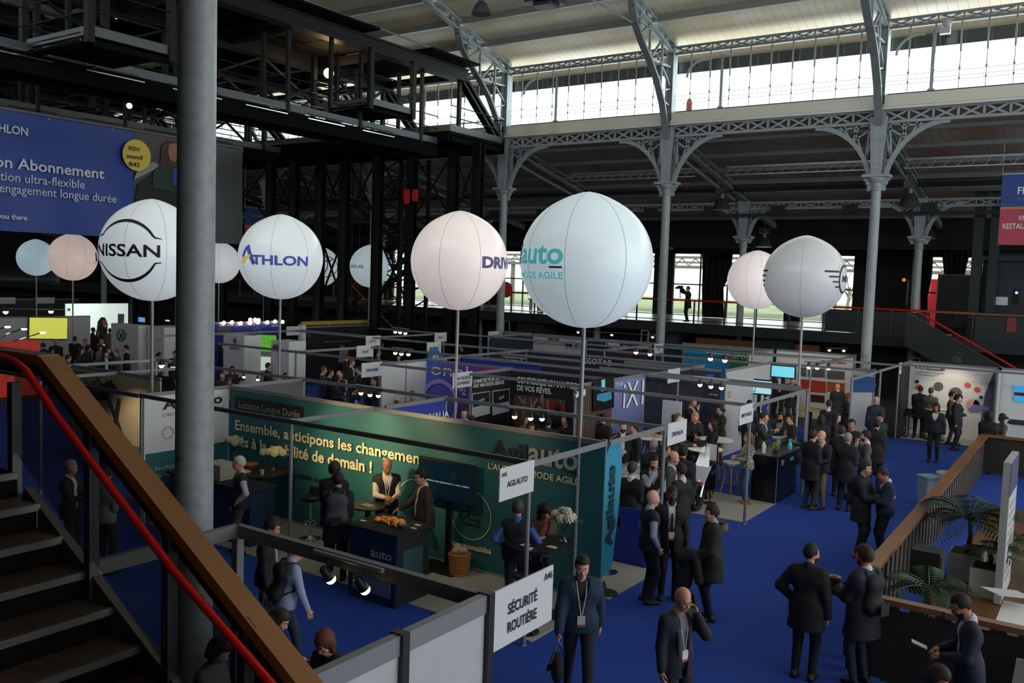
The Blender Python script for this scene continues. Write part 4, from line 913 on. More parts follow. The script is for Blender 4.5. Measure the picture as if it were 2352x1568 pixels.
MB().prism([c_, c_+Vector((0, R_, 0)), c_+Vector((0, R_*.7, R_*.7)), c_+Vector((0, 0, R_))], (.006, 0, 0)).prism([c_, c_-Vector((0, R_, 0)), c_-Vector((0, R_*.7, R_*.7)), c_-Vector((0, 0, R_))], (.006, 0, 0)).build('graphic', mat('roundel_blue', '#2f62b4', .5), S.g)
S.text('i', X_, (1337, 908), (1344, 907), 14, WHITET, bold=.04)
o = S.quad([(1360, 872), (1408, 862), (1408, 935), (1360, 945)], X_, mat('screen_dark', '#0c1114', .2), .03, 'wall_screen'); S.quad([(1368, 905), (1400, 898), (1402, 915), (1385, 922), (1366, 918)], X_, mat('screen_teal_car', '#2d6f8c', .4, emit='#2d6f8c', es=.5), .045, 'screen_picture')
S.quad([(1378, 872), (1386, 870), (1386, 896), (1378, 898)], X_, mat('screen_cyan', '#57c7c4', .4, emit='#57c7c4', es=.4), .045, 'screen_picture')
# --- dark navy telematics stand row
S = Stand('dark navy telematics stand with thin white lettering GEOTAB and patterned wall', -13, 24.5)
S.wall('Y', 25.0, -16.5, -10.2, mat('navy_telematics', '#20222e', .6)); S.wall('Y', 24.0, at(1622, 870, Y=24).x, at(1656, 870, Y=24).x, NAVY); S.wall('Y', 24.05, at(1432, 860, Y=24).x, at(1621, 870, Y=24).x, mat('speckled_navy', '#3b3b4c', .6, noise=.35, nscale=5))
S.text('GEOTAB', ('Y', 24.96), (1338, 833), (1405, 841), 13, WHITET); S.text('de véhicules connectés', ('Y', 24.96), (1340, 846), (1420, 856), 4, GREYT)
S.rail('X', -16.5, 21.3, 25); S.rail('X', -10.2, 21.3, 25.0); S.rail('Y', 23.2, -16.5, -10.2)
for x, y in ((-16.5, 25), (-10.2, 25), (-10.2, 23.2), (-16.5, 21.3)): S.post(x, y)
S.sign(-10.2, 23.2, -1, ['MASTERNAUT'][:0] or ['GEOTAB'])
S = Stand('stand with slanted white product wall and bright blue logo panel', -8.5, 25)
S.wall('X', -9.2, 24.2, 28.0, LG); S.rail('Y', 28, -9.2, -5.9); S.rail('X', -5.95, 25.0, 31.5); S.rail('Y', 21.9, -12.0, -6.4)
for x, y in ((-9.2, 24.2), (-5.95, 25), (-5.95, 28.4)): S.post(x, y)
for k, (x, y) in enumerate(((1675, 905), (1668, 870), (1705, 880))): S.disc(x, y, 7, ('X', -9.16), mat('orange_print', '#c2553a', .6), ring=.3)
S.quad([(1622, 860), (1640, 858), (1640, 880), (1622, 882)], ('Y', 23.95), mat('bright_blue_print', '#1e63c4', .5, emit='#1e63c4', es=.1)); S.text('fe', ('Y', 23.9), (1626, 876), (1637, 877), 8, WHITET)
S.text('Ask Max.', ('Y', 23.95), (1628, 907), (1650, 908), 4, WHITET)
# --- back row under the second columns
S = Stand('white and grey stand with dark lettering ALB and pink panel in the back row', -20, 33)
S.wall('Y', 32.6, -21.2, -18.5, LG); S.wall('X', -21.3, 29.5, 32.6, mat('navy_print2', '#1d2238', .6)); S.wall('Y', 32.6, -22.8, -21.3, mat('navy_print2', '#1d2238', .6))
S.rail('Y', 31.6, -22, -14.9); S.rail('Y', 29.4, -23, -14.4); S.sign(-22.6, 31.9, -1, ['TALBOT'][:0] or ['ALB'])
for x, y in ((-22.0, 31.6), (-18.6, 31.6), (-21.3, 29.4), (-14.9, 31.6)): S.post(x, y)
S.text('ALB', ('Y', 32.56), (1259, 782), (1284, 783), 9, DK, bold=.02)
S.quad([(1298, 776), (1312, 777), (1312, 790), (1298, 789)], ('Y', 32.56), mat('pink_print', '#c9a6b0', .6)); S.lines([[(1300, 800), (1320, 786)], [(1320, 800), (1300, 790)], [(1324, 802), (1324, 786)]], ('Y', 32.56), DK, .08)
S = Stand('dark tyre network stand with white oval logo reading vulco', -16.5, 33)
S.wall('Y', 32.4, -18.3, -15.0, mat('navy_tyre', '#232a40', .6)); S.text('vulco', ('Y', 32.36), (1396, 792), (1421, 795), 9, WHITET, bold=.04)
c0 = at(1408, 790, Y=32.36); R_ = at(1424, 790, Y=32.36).x-c0.x
MB().add([(c0.x+R_*f*math.cos(t*math.pi/16), 32.34, c0.z+R_*.52*f*math.sin(t*math.pi/16)) for f in (1, .9) for t in range(32)], [(t, (t+1) % 32, 32+(t+1) % 32, 32+t) for t in range(32)]).build('graphic', WHITET, S.g)
S.text('Présent pour vos flottes !', ('Y', 32.36), (1432, 797), (1508, 806), 7, WHITET); S.quad([(1412, 806), (1480, 813), (1480, 820), (1412, 813)], ('Y', 32.36), mat('dark_red_print', '#5d1f26', .6))
S.rail('X', -14.9, 27.5, 32.4); S.sign(-14.8, 32.0, -1, ['VULCO']); S.rail('Y', 27.5, -16.5, -9.2); S.post(-14.9, 27.5)
S = Stand('bright blue and green car rental stand with white italic lettering Europcar', -12.5, 33)
S.wall('Y', 33.6, -14.6, -12.65, mat('sky_blue_print', '#2f9ccf', .5)); S.wall('Y', 33.6, -12.65, -10.95, mat('green_print', '#2c8a48', .5)); S.wall('X', -10.95, 31.0, 33.6, LG); S.wall('Y', 32.5, -14.9, -10.9, mat('dark_green_band', '#2c4a3a', .6), 2.3, 2.46)
S.text('ubeeqo', ('Y', 33.55), (1600, 824), (1648, 829), 8, WHITET, bold=.03); S.text('Europcar', ('Y', 33.55), (1670, 820), (1755, 831), 14, WHITET, bold=.02); S.quad([(1667, 824), (1695, 826), (1695, 828), (1667, 826)], ('Y', 33.55), mat('print_yellow', '#e0a92c', .6))
for x in (-14.6, -12.65, -10.95): S.post(x, 33.55)
S.rail('Y', 31, -14.6, -6)
S = Stand('white fleet services stand with red photos and red lettering PSTeam', -8.5, 31)
S.wall('Y', 33.9, -10.9, -8.05, WHITE); S.wall('Y', 28.3, at(1957, 860, Y=28.3).x, -6.1, WHITE, 0, 2.46)
S.text('PSTeam', ('Y', 33.86), (1903, 832), (1943, 836), 8, mat('crimson_print', '#b8243c', .6), bold=.03); S.disc(1893, 829, 6, ('Y', 33.86), mat('crimson_print', '#b8243c', .6))
S.text('PSTeam', ('Y', 28.26), (1984, 855), (2007, 857), 5, mat('crimson_print', '#b8243c', .6), bold=.02); S.quad([(1960, 861), (2010, 866), (2010, 900), (1960, 900)], ('Y', 28.26), mat('blue_photo_print', '#3f62a0', .5))
S.quad([(1840, 870), (1897, 876), (1897, 902), (1840, 898)], ('Y', 33.86), mat('red_photo_print', '#b5301f', .5)); S.quad([(1900, 876), (1940, 880), (1940, 902), (1900, 899)], ('Y', 33.86), mat('orange_photo_print', '#a5522b', .5))
for x0, x1, y in ((1840, 1852, 843), (1856, 1895, 845), (1900, 1940, 850)): S.quad([(x0, y), (x1, y+(x1-x0)*.06), (x1, y+22), (x0, y+20)], ('Y', 33.86), mat('grey_photo_print', '#55585c', .5))
S.quad([(1862, 905), (1894, 908), (1894, 925), (1862, 922)], ('Y', 33.86), mat('dark_red_photo', '#3d1416', .5))
S.rail('X', -8.0, 28.3, 33.9); S.rail('Y', 31.6, -10.9, -8)
for x, y in ((-8, 33.9), (-6.1, 28.3), (-8, 28.3)): S.post(x, y)
# --- car auction stand at right
S = Stand('white car auction stand with a navy logo strip and red discs at right', -4, 33)
S.wall('Y', 32.9, -5.95, -3.3, WHITE); S.wall('X', -3.2, 32.2, 32.9, LG); S.wall('Y', 33.0, -3.2, 1.5, WHITE); S.wall('X', -5.97, 31.5, 32.9, DK)
S.rail('Y', 31.5, -6.05, 1.5); S.rail('X', -6.0, 31.5, 32.9); S.rail('X', -3.2, 31.5, 33)
for x, y in ((-6.02, 31.5), (-5.95, 32.9), (-3.2, 32.9)): S.post(x, y)
P = ('Y', 32.86)
S.sign(-6.0, 31.5, -1, ['BCA'], ln=.3, h=.35)
S.quad([(2104, 839), (2165, 846), (2163, 852), (2103, 845)], P, mat('navy_logo', '#1c2350', .5)); S.quad([(2166, 846), (2171, 846), (2170, 852), (2164, 852)], P, mat('logo_red', '#c02a35', .5)); S.text('BCAuto Enchères', P, (2106, 844), (2161, 850), 4, WHITET, bold=.03, out=.03)
S.text('Le spécialiste européen', P, (2101, 854), (2168, 860), 4, mat('slate_print', '#454a66', .6)); S.text('du remarketing VO', P, (2101, 860), (2154, 865), 4, mat('slate_print', '#454a66', .6))
rd = mat('red_disc_print', '#d84a42', .5); nv = mat('navy_logo', '#1c2350', .5)
for x, y, r, m_ in ((2222, 884, 6, rd), (2244, 894, 6, rd), (2107, 876, 4, nv), (2111, 888, 6, rd), (2254, 912, 4, nv), (2156, 887, 10, mat('grey_photo_print', '#55585c', .5)), (2195, 902, 13, mat('grey_photo_print', '#55585c', .5)), (2257, 930, 19, mat('pale_violet_print', '#b3adb8', .5)), (2235, 930, 14, mat('pink_disc_print', '#d39a98', .5))):
    S.disc(x, y, r, P, m_, .02 if m_ is not nv and m_ is not rd else .035)
S.quad([(2225, 938), (2238, 928), (2252, 930), (2272, 934), (2275, 942), (2225, 945)], P, mat('blue_car_print', '#6f7ba5', .5), .04)
S.quad([(2284, 852), (2287, 852), (2280, 960), (2252, 975), (2262, 905)], P, mat('plum_print', '#4b4763', .6), .03)
S.quad([(2330, 884), (2360, 887), (2360, 925), (2330, 922)], ('Y', 32.96), mat('tv_picture_blue', '#3f9fd8', .4, emit='#3f9fd8', es=.5), .03, 'screen_picture'); S.quad([(2330, 900), (2360, 902), (2360, 910), (2330, 907)], ('Y', 32.96), mat('tv_picture_red', '#5d1a24', .4), .04, 'screen_picture')
# --- left: white walls, car maker stands
S = Stand('car maker stand with black gabled canopy, warm lit glazed backdrop and black lettering', -18, 11.5)
NB = mat('beige_sign_board', '#b9aa88', .6)
S.wall('Y', 11.5, -20.5, -17.0, NB, .9, 2.46); S.text('NISSAN', ('Y', 11.45), (170, 860), (226, 870), 11, mat('brown_black', '#2a2219', .6), bold=.02); S.text('FLEET SOLUTION', ('Y', 11.45), (172, 872), (225, 880), 4, mat('brown_black', '#2a2219', .6), bold=.02); S.lines([[(172, 867+9), (225, 876+9)]], ('Y', 11.45), mat('brown_black', '#2a2219', .6), .02)
S.rail('X', -20.6, 10.9, 13.8); S.rail('X', -18.6, 10.0, 13.0); S.rail('Y', 9.75, -20.6, -15.1, m=mat('dark_olive_rail', '#4b4a45', .5)); S.rail('Y', 13.8, -20.6, -15.1)
for x, y in ((-20.6, 13.8), (-18.6, 9.75)): S.post(x, y)
cn = mat('black_canvas', '#0d0b0a', .9)
cv = [at(188, 910, z=1.9), at(283, 860, z=2.42), at(400, 868, z=2.42), at(403, 893, z=2.0), at(330, 908, z=1.9), at(230, 920, z=1.8)]
MB().prism(cv, (0, 0, .03)).build('canopy', cn, S.g)
m = MB(); m.bar(cv[0], cv[1], .04).bar(cv[0]+Vector((-.3, .1, .05)), cv[1]+Vector((-.4, .1, .12)), .03)
for t in range(9): a = cv[0].lerp(cv[1], t/8); m.bar(a, a+Vector((-.32, .1, .08)), .025)
m.build('canopy_truss', DK, S.g)
m = MB()
for (x0, y0, x1, y1) in ((200, 925, 225, 975), (213, 905, 240, 1000), (245, 905, 275, 990), (272, 915, 262, 985)): m.bar(at(x0, y0, Y=11.4), at(x1, y1, Y=11.4), .05)
m.build('slanted_legs', DK, S.g)
OR = mat('amber_backdrop', '#d08a34', .6, emit='#c87a22', es=.4); q0 = at(196, 905, Y=12.9); q1 = at(323, 905, Y=12.9); zb = at(260, 975, Y=12.9).z
MB().box(q0.x, q1.x, 12.9, 12.94, zb, 1.95).build('amber_backdrop_panel', OR, S.g)
m = MB()
for k in range(9): x = q0.x+(q1.x-q0.x)*k/8; m.box(x-.02, x+.02, 12.84, 12.89, zb, 1.95)
for z in (zb+.35, zb+.75, zb+1.1): m.box(q0.x, q1.x, 12.84, 12.89, z, z+.03)
m.build('backdrop_grid', DK, S.g)
# white logo columns
def logo_block(px, py, lx, ly, label, fn):
    p = at(px, py, z=2.5); S_ = Stand(label, p.x, p.y, 'logo_column')
    MB().box(p.x-lx, p.x, p.y, p.y+ly, 0, 2.5).build('body', WHITE, S_.g); fn(S_, p); return S_
def vw(x, y, r):
    def f(S_, p):
        P = ('Y', p.y-.02); S_.disc(x, y, r, P, DK, ring=.1)
        S_.lines([[(x-r*.55, y-r*.85), (x-r*.02, y+r*.1), (x+r*.5, y-r*.85)], [(x-r*.8, y-r*.4), (x-r*.38, y+r*.8), (x, y+r*.1), (x+r*.38, y+r*.8), (x+r*.8, y-r*.4)]], P, DK, .045)
    return f
logo_block(318, 748, 1.9, .5, 'white column with a black ringed car logo by the smiling portrait', vw(279, 770, 14))
def audi(S_, p):
    for k in range(4): S_.disc(354+k*4.4, 780, 5, ('Y', p.y-.02), mat('grey_print', '#9a9c98', .6), ring=.12)
logo_block(377, 752, 1.1, 1.1, 'white column with four grey rings just left of the thick column', audi)
def skoda(S_, p):
    P = ('Y', p.y-.02); S_.disc(540, 783, 8, P, DK, ring=.1); S_.disc(540, 783, 4, P, DK); S_.lines([[(540, 788), (540, 776)], [(536, 791), (544, 791)]], P, DK, .03); S_.text('SKODA', P, (528, 801), (552, 803), 5, DK, bold=.02)
logo_block(561, 772, 1.15, .75, 'white column with a black round emblem above black letters', skoda)
logo_block(664, 785, .9, .75, 'white column with a ringed logo right of the leaf patterned screen', vw(634, 798, 8))
# leafy screen and panel between columns
S = Stand('narrow stand front with a green leaf patterned screen between two white logo columns', -26, 22)
P = ('Y', 22.4)
S.quad([(590, 768), (635, 770), (635, 808), (590, 806)], P, mat('leaf_screen', '#5fae2e', .5, emit='#58a52c', es=.7, noise=.5, nscale=7), name='screen_picture'); S.text('WAT', P, (599, 780), (616, 782), 6, WHITET, bold=.02)
S.quad([(590, 818), (622, 820), (622, 850), (590, 850)], P, mat('white_screen', '#d8efe4', .5, emit='#d8efe4', es=.5), .01, 'screen_picture'); MB().box(at(588, 800, Y=22.42).x, at(637, 800, Y=22.42).x, 22.42, 22.5, 0, 2.3).build('wall_panel', LG, S.g)
# blue tyre maker wall
S = Stand('deep blue tyre maker wall with a string of bulbs along its top', -33, 26.7)
S.wall('X', -33.0, 24.8, 28.6, mat('deep_blue_print', '#26328f', .5)); S.text('MICHELIN', ('X', -32.95), (624, 749), (640, 750), 3, WHITET); S.text('POUR LA BONNE GESTION DE VOS FLOTTES', ('X', -32.95), (504, 748), (584, 748), 3, mat('cream_print', '#e8dfba', .6))
S.disc(590, 762, 10, ('X', -32.95), mat('sky_disc', '#8fb0d8', .5), ring=.15); S.quad([(498, 752), (530, 752), (530, 770), (498, 772)], ('X', -32.95), mat('grey_photo_print', '#55585c', .5))
sb = empty('bulb_string', (-32.9, 26, 2.5), 'string of warm round bulbs above the deep blue wall', 'string lights')
m = MB()
for x, y in ((514, 741), (533, 740), (553, 742), (575, 741), (593, 740), (614, 740), (632, 738), (649, 739), (575, 734), (586, 734), (594, 735)): p = at(x, y, X=-32.9); m.ball(p, .085, 8, 6)
m.build('bulbs', mat('bulb_glow', '#ffe3b0', emit='#ffe3b0', es=14), sb); MB().tube([at(500, 739, X=-32.9), at(650, 737, X=-32.9)], .02, 5).build('cable', BLACKS, sb)
# black electric mobility wall
S = Stand('black car maker wall with a yellow top strip and small white lettering', -28.9, 28.5)
S.wall('X', -29.0, 26.3, 30.6, mat('near_black_print', '#15141a', .5)); MB().box(-29.0, -28.9, 26.3, 30.6, 2.56, 2.72).build('yellow_strip', mat('mustard', '#a8922e', .6), S.g)
S.text('LEADER DE LA MOBILITÉ ÉLECTRIFIÉE', ('X', -28.95), (742, 787), (805, 784), 3, GREYT); S.disc(709, 771, 4, ('X', -28.95), GREYT, ring=.2)
S.quad([(782, 790), (800, 803), (796, 832), (776, 832)], ('X', -28.95), mat('grey_star_print', '#77757a', .6)); MB().box(-28.95, -28.7, 26.15, 26.35, 0, 2.6).build('white_end_post', WHITE, S.g)
S.rail('Y', 25.1, -27.5, -23.4); S.rail('X', -23.3, 24.6, 29); S.rail('X', -20.35, 18.4, 21.6); S.rail('Y', 21.5, -20.3, -14.4); S.rail('Y', 24.7, -27.5, -16.5); S.rail('X', -27.5, 18, 25.1); S.rail('Y', 18.3, -24, -16.4); S.rail('Y', 29, -27, -23.3)
for x, y in ((-23.3, 25.1), (-23.3, 29), (-20.35, 21.6), (-20.0, 24.7), (-20.35, 18.3)): S.post(x, y)
for x, y, t in ((-23.3, 25.1, 'TOYOTA'), (-20.35, 21.6, 'LEXUS'), (-23.2, 29.0, 'KINTO'), (-20.0, 24.7, 'FREE2MOVE')): S.sign(x, y, -1, [t][:0] or ['STAND'] if False else [t][:1])
S.sign(-28.9, 26.2, -1, ['TOYOTA'])
# far left: yellow screen wall, lit white stand
S = Stand('long pale grey wall carrying a big yellow screen at far left', -39, 21)
S.wall('X', -39.3, 17.0, at(207, 730, X=-39.3).y, LG, 0, 2.5)
S.quad([(65, 727), (156, 728), (155, 780), (64, 779)], ('X', -39.2), DK, .02, 'screen_frame'); S.quad([(67, 729), (154, 730), (153, 778), (66, 777)], ('X', -39.2), mat('yellow_screen', '#cfd35a', .5, emit='#cdd052', es=.75), .04, 'screen_picture')
S = Stand('brightly lit white bank stand with a portrait of a smiling woman in a dark beanie', -48, 28)
LW = mat('glow_painted_white_panel', '#e4f2ea', .5, emit='#dff0e8', es=.65)  # the wall's bright lighting is put into the panel's own emission
S.wall('X', -48.5, at(150, 705, X=-48.5).y, at(308, 705, X=-48.5).y, LW, 0, 2.62, False)
X_ = ('X', -48.4)
for pts, m_, k in (([(222, 757), (224, 738), (232, 728), (241, 729), (247, 745), (246, 760), (252, 790), (215, 790)], mat('print_black', '#15171a', .6), .02), ([(233, 735), (243, 733), (247, 745), (243, 753), (236, 750)], mat('print_skin_brown', '#7d5140', .6), .04), ([(238, 748), (244, 747), (242, 751)], WHITET, .06), ([(155, 708), (161, 708), (161, 714), (155, 714)], mat('bank_green', '#2b8a5c', .6), .02), ([(270, 720), (285, 721), (284, 745), (270, 745)], mat('grey_door_print', '#7f817c', .6), .02)): S.quad(pts, X_, m_, k)
S = Stand('dim row of small dark stands with tiny boards along the left horizon', -58, 26)
S.wall('X', -58, 16, 33, mat('dim_grey_stands', '#3a3d40', .7), 0, 2.5); S.wall('X', -57.9, 23.5, 26.5, mat('slate_green', '#3a4a52', .6), 1.4, 2.5, False); S.text('FlexiVert', ('X', -57.8), (80, 713), (102, 713), 6, GREYT)
for y in (17, 19.5, 21.5, 27.5, 30): MB().box(-57.8, -57.7, y, y+1.2, 2.2, 2.6).build('sign_board', mat('sign_white', '#cfd3d4', .5), S.g)
# red lit counter with desk lamps
S = Stand('bright red counter front with three small silver clip lamps at far left', -33, 16, 'red_counter')
p = at(90, 783, X=-33); MB().box(-33.4, -33, 12.5, p.y, 0, p.z).build('body', mat('red_laminate', '#e2402c', .5, emit='#e2402c', es=.12), S.g)
for x, y in ((12, 751), (50, 756), (93, 764)):
    q = at(x, y, X=-33.2); MB().tube([(q.x, q.y-1.0, p.z), (q.x, q.y-.5, q.z-.15), q], .02, 5).build('lamp_arm', CHROME, S.g); MB().ball(q+Vector((0, .08, 0)), .11, 10, 6, (.6, 1.1, .35)).build('lamp_head', mat('lamp_head_glow', '#ffffff', emit='#fff8e8', es=4), S.g)
S.text('FORUM', ('X', -32.98), (70, 790), (86, 791), 2, WHITET) if False else None
# --- near white partition stand
S = Stand('white panelled partition in front of the aisle with a board reading SÉCURITÉ ROUTIÈRE', -4, 4.6)
for a, b in ((2.2, 3.44), (3.5, 4.44), (4.5, 5.42)): S.wall('X', -3.9, a, b, mat('white_melamine', '#b4b8ba', .5, noise=.04), 0, 2.34, False)
S.rail('X', -3.9, 2.2, 5.45, 2.42, .07, .14, mat('satin_profile', '#8b8d8f', .4, .3)); S.rail('Y', 5.47, -6.85, -3.9, 2.42, .07, .12, mat('dull_profile', '#6b6a69', .5)); S.rail('X', -6.85, 1.5, 5.47, 2.42, .07, .12, mat('dull_profile', '#6b6a69', .5))
for y in (5.46, 4.47, 3.47): MB().box(-3.96, -3.84, y-.035, y+.035, 0, 2.5).build('post', mat('dark_profile', '#3a3b3c', .4, .4), S.g)
MB().box(-6.89, -6.81, 5.43, 5.51, 0, 2.42).build('post', mat('dull_profile', '#6b6a69', .5), S.g)
o = S.sign(-3.88, 5.5, 1, [], z=2.47, ln=.0, h=.5) if False else MB().box(-3.86, -3.845, 5.48, 6.35, 2.02, 2.50).build('sign_board', mat('sign_white', '#cfd3d4', .5), S.g)
lettering('SÉCURITÉ', (-3.84, 5.68, 2.27), (0, 1, 0), (0, 0, 1), .42, .085, BLACKT, o, .02, out=.003); lettering('ROUTIÈRE', (-3.84, 5.68, 2.12), (0, 1, 0), (0, 0, 1), .42, .085, BLACKT, o, .02, out=.003); lettering('A46', (-3.84, 6.2, 2.40), (0, 1, 0), (0, 0, 1), .13, .06, BLACKT, o, .015, out=.003)
a = at(722, 1251, Y=5.4); b = at(880, 1298, Y=5.4)
spot_rail((a.x, 5.4, 2.46), (b.x, 5.4, 2.46), 2, 'chrome lighting bar with two lit heads on the near partition rail', r=.05, aim=(.3, .6, -1), drop=.2)
# stand spot bars
def bar_px(pts, X=None, Y=None, label='', r=.05, drop=.1, es=14):
    """bar whose lit heads sit at the given photo points"""
    k = {'Y': Y} if Y is not None else {'X': X}
    P = [at(x, y, **k) for x, y in pts]; g = empty('spotlight_bar', P[0], label, 'spotlight')
    MB().tube([P[0]+Vector((-.15 if Y else 0, 0 if Y else -.15, drop+.05)), P[-1]+Vector((.15 if Y else 0, 0 if Y else .15, drop+.05))], .02, 8).build('bar', ALU, g)
    for p in P:
        MB().tube([p+Vector((0, 0, drop+.05)), p+Vector((0, 0, .03))], .008, 5).build('arm', BLACKS, g); MB().lathe(p, [(r*.5, r*2), (r*.8, r*1.4), (r, .0)], 12).build('lamp_head', BLACKS, g, True); MB().ball(p-Vector((0, 0, .01)), r*.95, 10, 6).build('bulb', mat('bulb_glow', '#ffe3b0', emit='#ffe3b0', es=es), g)
    return g
bar_px([(829, 901), (850, 905), (869, 907)], Y=13.75, label='three lit heads on the rail above the people left of the white wall')
bar_px([(1182, 955), (1219, 959), (1245, 960)], Y=13.75, label='three lit heads in front of the black truck wall')
bar_px([(1608, 882), (1633, 886), (1657, 889)], Y=17.65, label='three lit heads on a bar before the speckled navy wall')
bar_px([(1858, 842), (1877, 843), (1903, 844)], Y=28.3, label='three lit heads in front of the white photo wall', r=.07)
bar_px([(908, 761), (919, 762), (931, 764)], Y=25.1, label='three small lit heads in the dark area under the lift tower', r=.07)
bar_px([(908, 809), (922, 811), (938, 812)], Y=21.5, label='three lit heads behind the row of board topped posts', r=.07)
bar_px([(1163, 831), (1195, 835)], Y=21.4, label='pair of lit heads above the pink edge of the purple wall', r=.07)
bar_px([(1461, 808), (1493, 812)], Y=25.0, label='pair of lit heads below the dark tyre network wall', r=.07)
bar_px([(1632, 822), (1665, 826)], Y=25.3, label='pair of lit heads in front of the sky blue wall', r=.08)
bar_px([(371, 838), (399, 842)], Y=13.7, label='pair of warm lit heads just left of the thick column', r=.07)
bar_px([(560, 864), (592, 870)], Y=14.2, label='pair of lit heads on the rail right of the thick column', r=.04)
bar_px([(1328, 762), (1405, 768), (1499, 773)], Y=41, label='three tiny ceiling lamps under the dark mezzanine', r=.07, drop=.02)
bar_px([(1905, 803), (1938, 804)], Y=41, label='two tiny ceiling lamps under the mezzanine by the right column', r=.07, drop=.02)
bar_px([(13, 715), (117, 714), (174, 717)], X=-50, label='three small warm lamps along the far left horizon', r=.14)
# warm light on the teal wall, cool-white lamps elsewhere
for x, tx, e in ((-12.2, -12.3, 40), (-11.5, -11.4, 170), (-10.6, -10.2, 150), (-8.4, -8.2, 30)): warm_spot((x, 9.9, 2.45), (tx, 11.8, 1.75), e, 75)
warm_spot((-9.2, 9.6, 2.5), (-9.2, 10.6, .9), 25, 60)
for p, t, e in (((-12.5, 13.9, 2.4), (-12.5, 16, .8), 25), ((-9.0, 13.9, 2.4), (-9.2, 16, .8), 25), ((-8.2, 17.7, 2.4), (-8.2, 19.8, 1.0), 60), ((-17.5, 10.2, 2.2), (-17.8, 11.9, .6), 60), ((-8.5, 28.4, 2.4), (-9, 33, 1.5), 90), ((-4.6, 31.6, 2.4), (-4.6, 33, 1.2), 45), ((-24, 22, 2.4), (-24, 24, 1), 40), ((-6, 3, 2.4), (-5.6, 4.2, .4), 0)):
    if e: warm_spot(p, t, e, 90, (1, .82, .6))
l = area('stand_top_light', (-47, 28, 2.55), (-1, 0, -.2), 3, .3, 6, (1, 1, .95))
# ------------------------------------------------------------------ furniture and small things
PLK = stripes('dark_fence_planks', '#4a4038', '#191512', 2.6, 'Y', .38, .6, .25)
fe = empty('wooden_fence', (-2.7, 19, 0), 'long wooden topped fence of dark planks separating the blue aisle from the parquet corner', 'fence')
y0, y1 = 11.62, 26.9; X0 = lambda y: -2.62-.018*(y-11.6)
def fseg(m, ya, yb, dx0, dx1, z0, z1): m.prism([(X0(ya)+dx0, ya, z0), (X0(ya)+dx1, ya, z0), (X0(yb)+dx1, yb, z0), (X0(yb)+dx0, yb, z0)], (0, 0, z1-z0))
m = MB(); fseg(m, y0, y1, -.10, .10, 1.06, 1.12); m.box(X0(y1)-.1, 3.5, y1-.09, y1+.09, 1.06, 1.12); m.build('fence_cap', WOOD, fe)
n = 42
for k in range(n):
    ya = y0+.05+(y1-y0)*k/n; m = MB(); fseg(m, ya, ya+.20, -.03, .02, .06, 1.06); m.build('plank', mat('dark_plank', '#4b443d', .6, noise=.2), fe)
m = MB(); fseg(m, y0, y1, -.05, -.03, .25, .35); fseg(m, y0, y1, -.05, -.03, .85, .95); m.box(X0(y1), 3.5, y1-.03, y1+.0, .1, 1.06)
m.build('fence_frame', mat('very_dark_wood', '#241c16', .7), fe)
fe = empty('low_wooden_fence', (-1.2, 11.6, 0), 'short wooden topped fence crossing in front of the bearded person in navy', 'fence')
MB().box(-2.62, -1.52, 11.52, 11.66, 1.05, 1.12).box(-1.52, 1.5, 11.5, 11.64, 1.05, 1.12).build('fence_cap', WOOD, fe)
for k in range(14): MB().box(-2.5+k*.29, -2.32+k*.29, 11.57, 11.61, .06, 1.05).build('plank', mat('dark_plank', '#4b443d', .6, noise=.2), fe)
MB().box(-2.6, 1.5, 11.55, 11.57, .1, 1.0).build('fence_frame', mat('very_dark_wood', '#241c16', .7), fe)
def palm(p, h, nf, L, label, seed, name='potted_palm', pot=None, col='#24402a', up=.5):
    random.seed(seed); g = empty(name, p, label, 'plant'); p = Vector(p)
    if pot: MB().prism([(p.x-pot, p.y-pot, p.z), (p.x+pot, p.y-pot, p.z), (p.x+pot, p.y+pot, p.z), (p.x-pot, p.y+pot, p.z)], (0, 0, .45)).build('planter', mat('white_planter', '#a9aba6', .5), g); MB().box(p.x-pot*.9, p.x+pot*.9, p.y-pot*.9, p.y+pot*.9, p.z+.44, p.z+.46).build('soil', mat('soil', '#1d140e', .9), g)
    b = .45 if pot else 0; MB().tube([p+Vector((0, 0, b)), p+Vector((.03, 0, b+h*.5)), p+Vector((0, .02, b+h))], [.05, .04, .035], 8).build('stem', mat('palm_stem', '#3d3a22', .8), g)
    lf = MB()
    for k in range(nf):
        a = k*2.399+random.uniform(-.2, .2); el = random.uniform(up*.4, up*1.8); tip = L*random.uniform(.8, 1.1); q = []
        for i in range(9):
            t = i/8; r = tip*t*math.cos(el)*(1-.1*t); z = tip*(math.sin(el)*t-.55*t*t); q.append(p+Vector((r*math.cos(a), r*math.sin(a), b+h+z)))
        lf.tube(q, [.012-.001*i for i in range(9)], 4)
        for i in range(1, 9):
            for f_ in (0, .5):
                if i+f_ > 8: continue
                c_ = q[i].lerp(q[min(i+1, 8)], f_); dv = (q[min(i+1, 8)]-q[i-1]).normalized(); sd = dv.cross(Vector((0, 0, 1))).normalized(); l_ = L*.26*math.sin(math.pi*(.12+.86*(i+f_)/9))
                for s in (-1, 1): e = c_+sd*s*l_+dv*l_*.5-Vector((0, 0, l_*.35)); m_ = c_.lerp(e, .5)+Vector((0, 0, .01)); lf.add([c_, m_+dv*.014, e, m_-dv*.014], [(0, 1, 2, 3)])
    tag(lf.build('fronds', mat('palm_green_'+col.strip('#'), col, .6, noise=.3, nscale=8), g), kind='stuff'); return g
palm((-1.95, 16.9, .03), .55, 20, 1.25, 'large palm in a white planter behind the fence near the standing notice panel', 5, pot=.26)
palm((-1.95, 13.1, .03), .85, 11, .9, 'slim palm beside the black loudspeaker behind the low fence', 8, col='#2b4a2c')
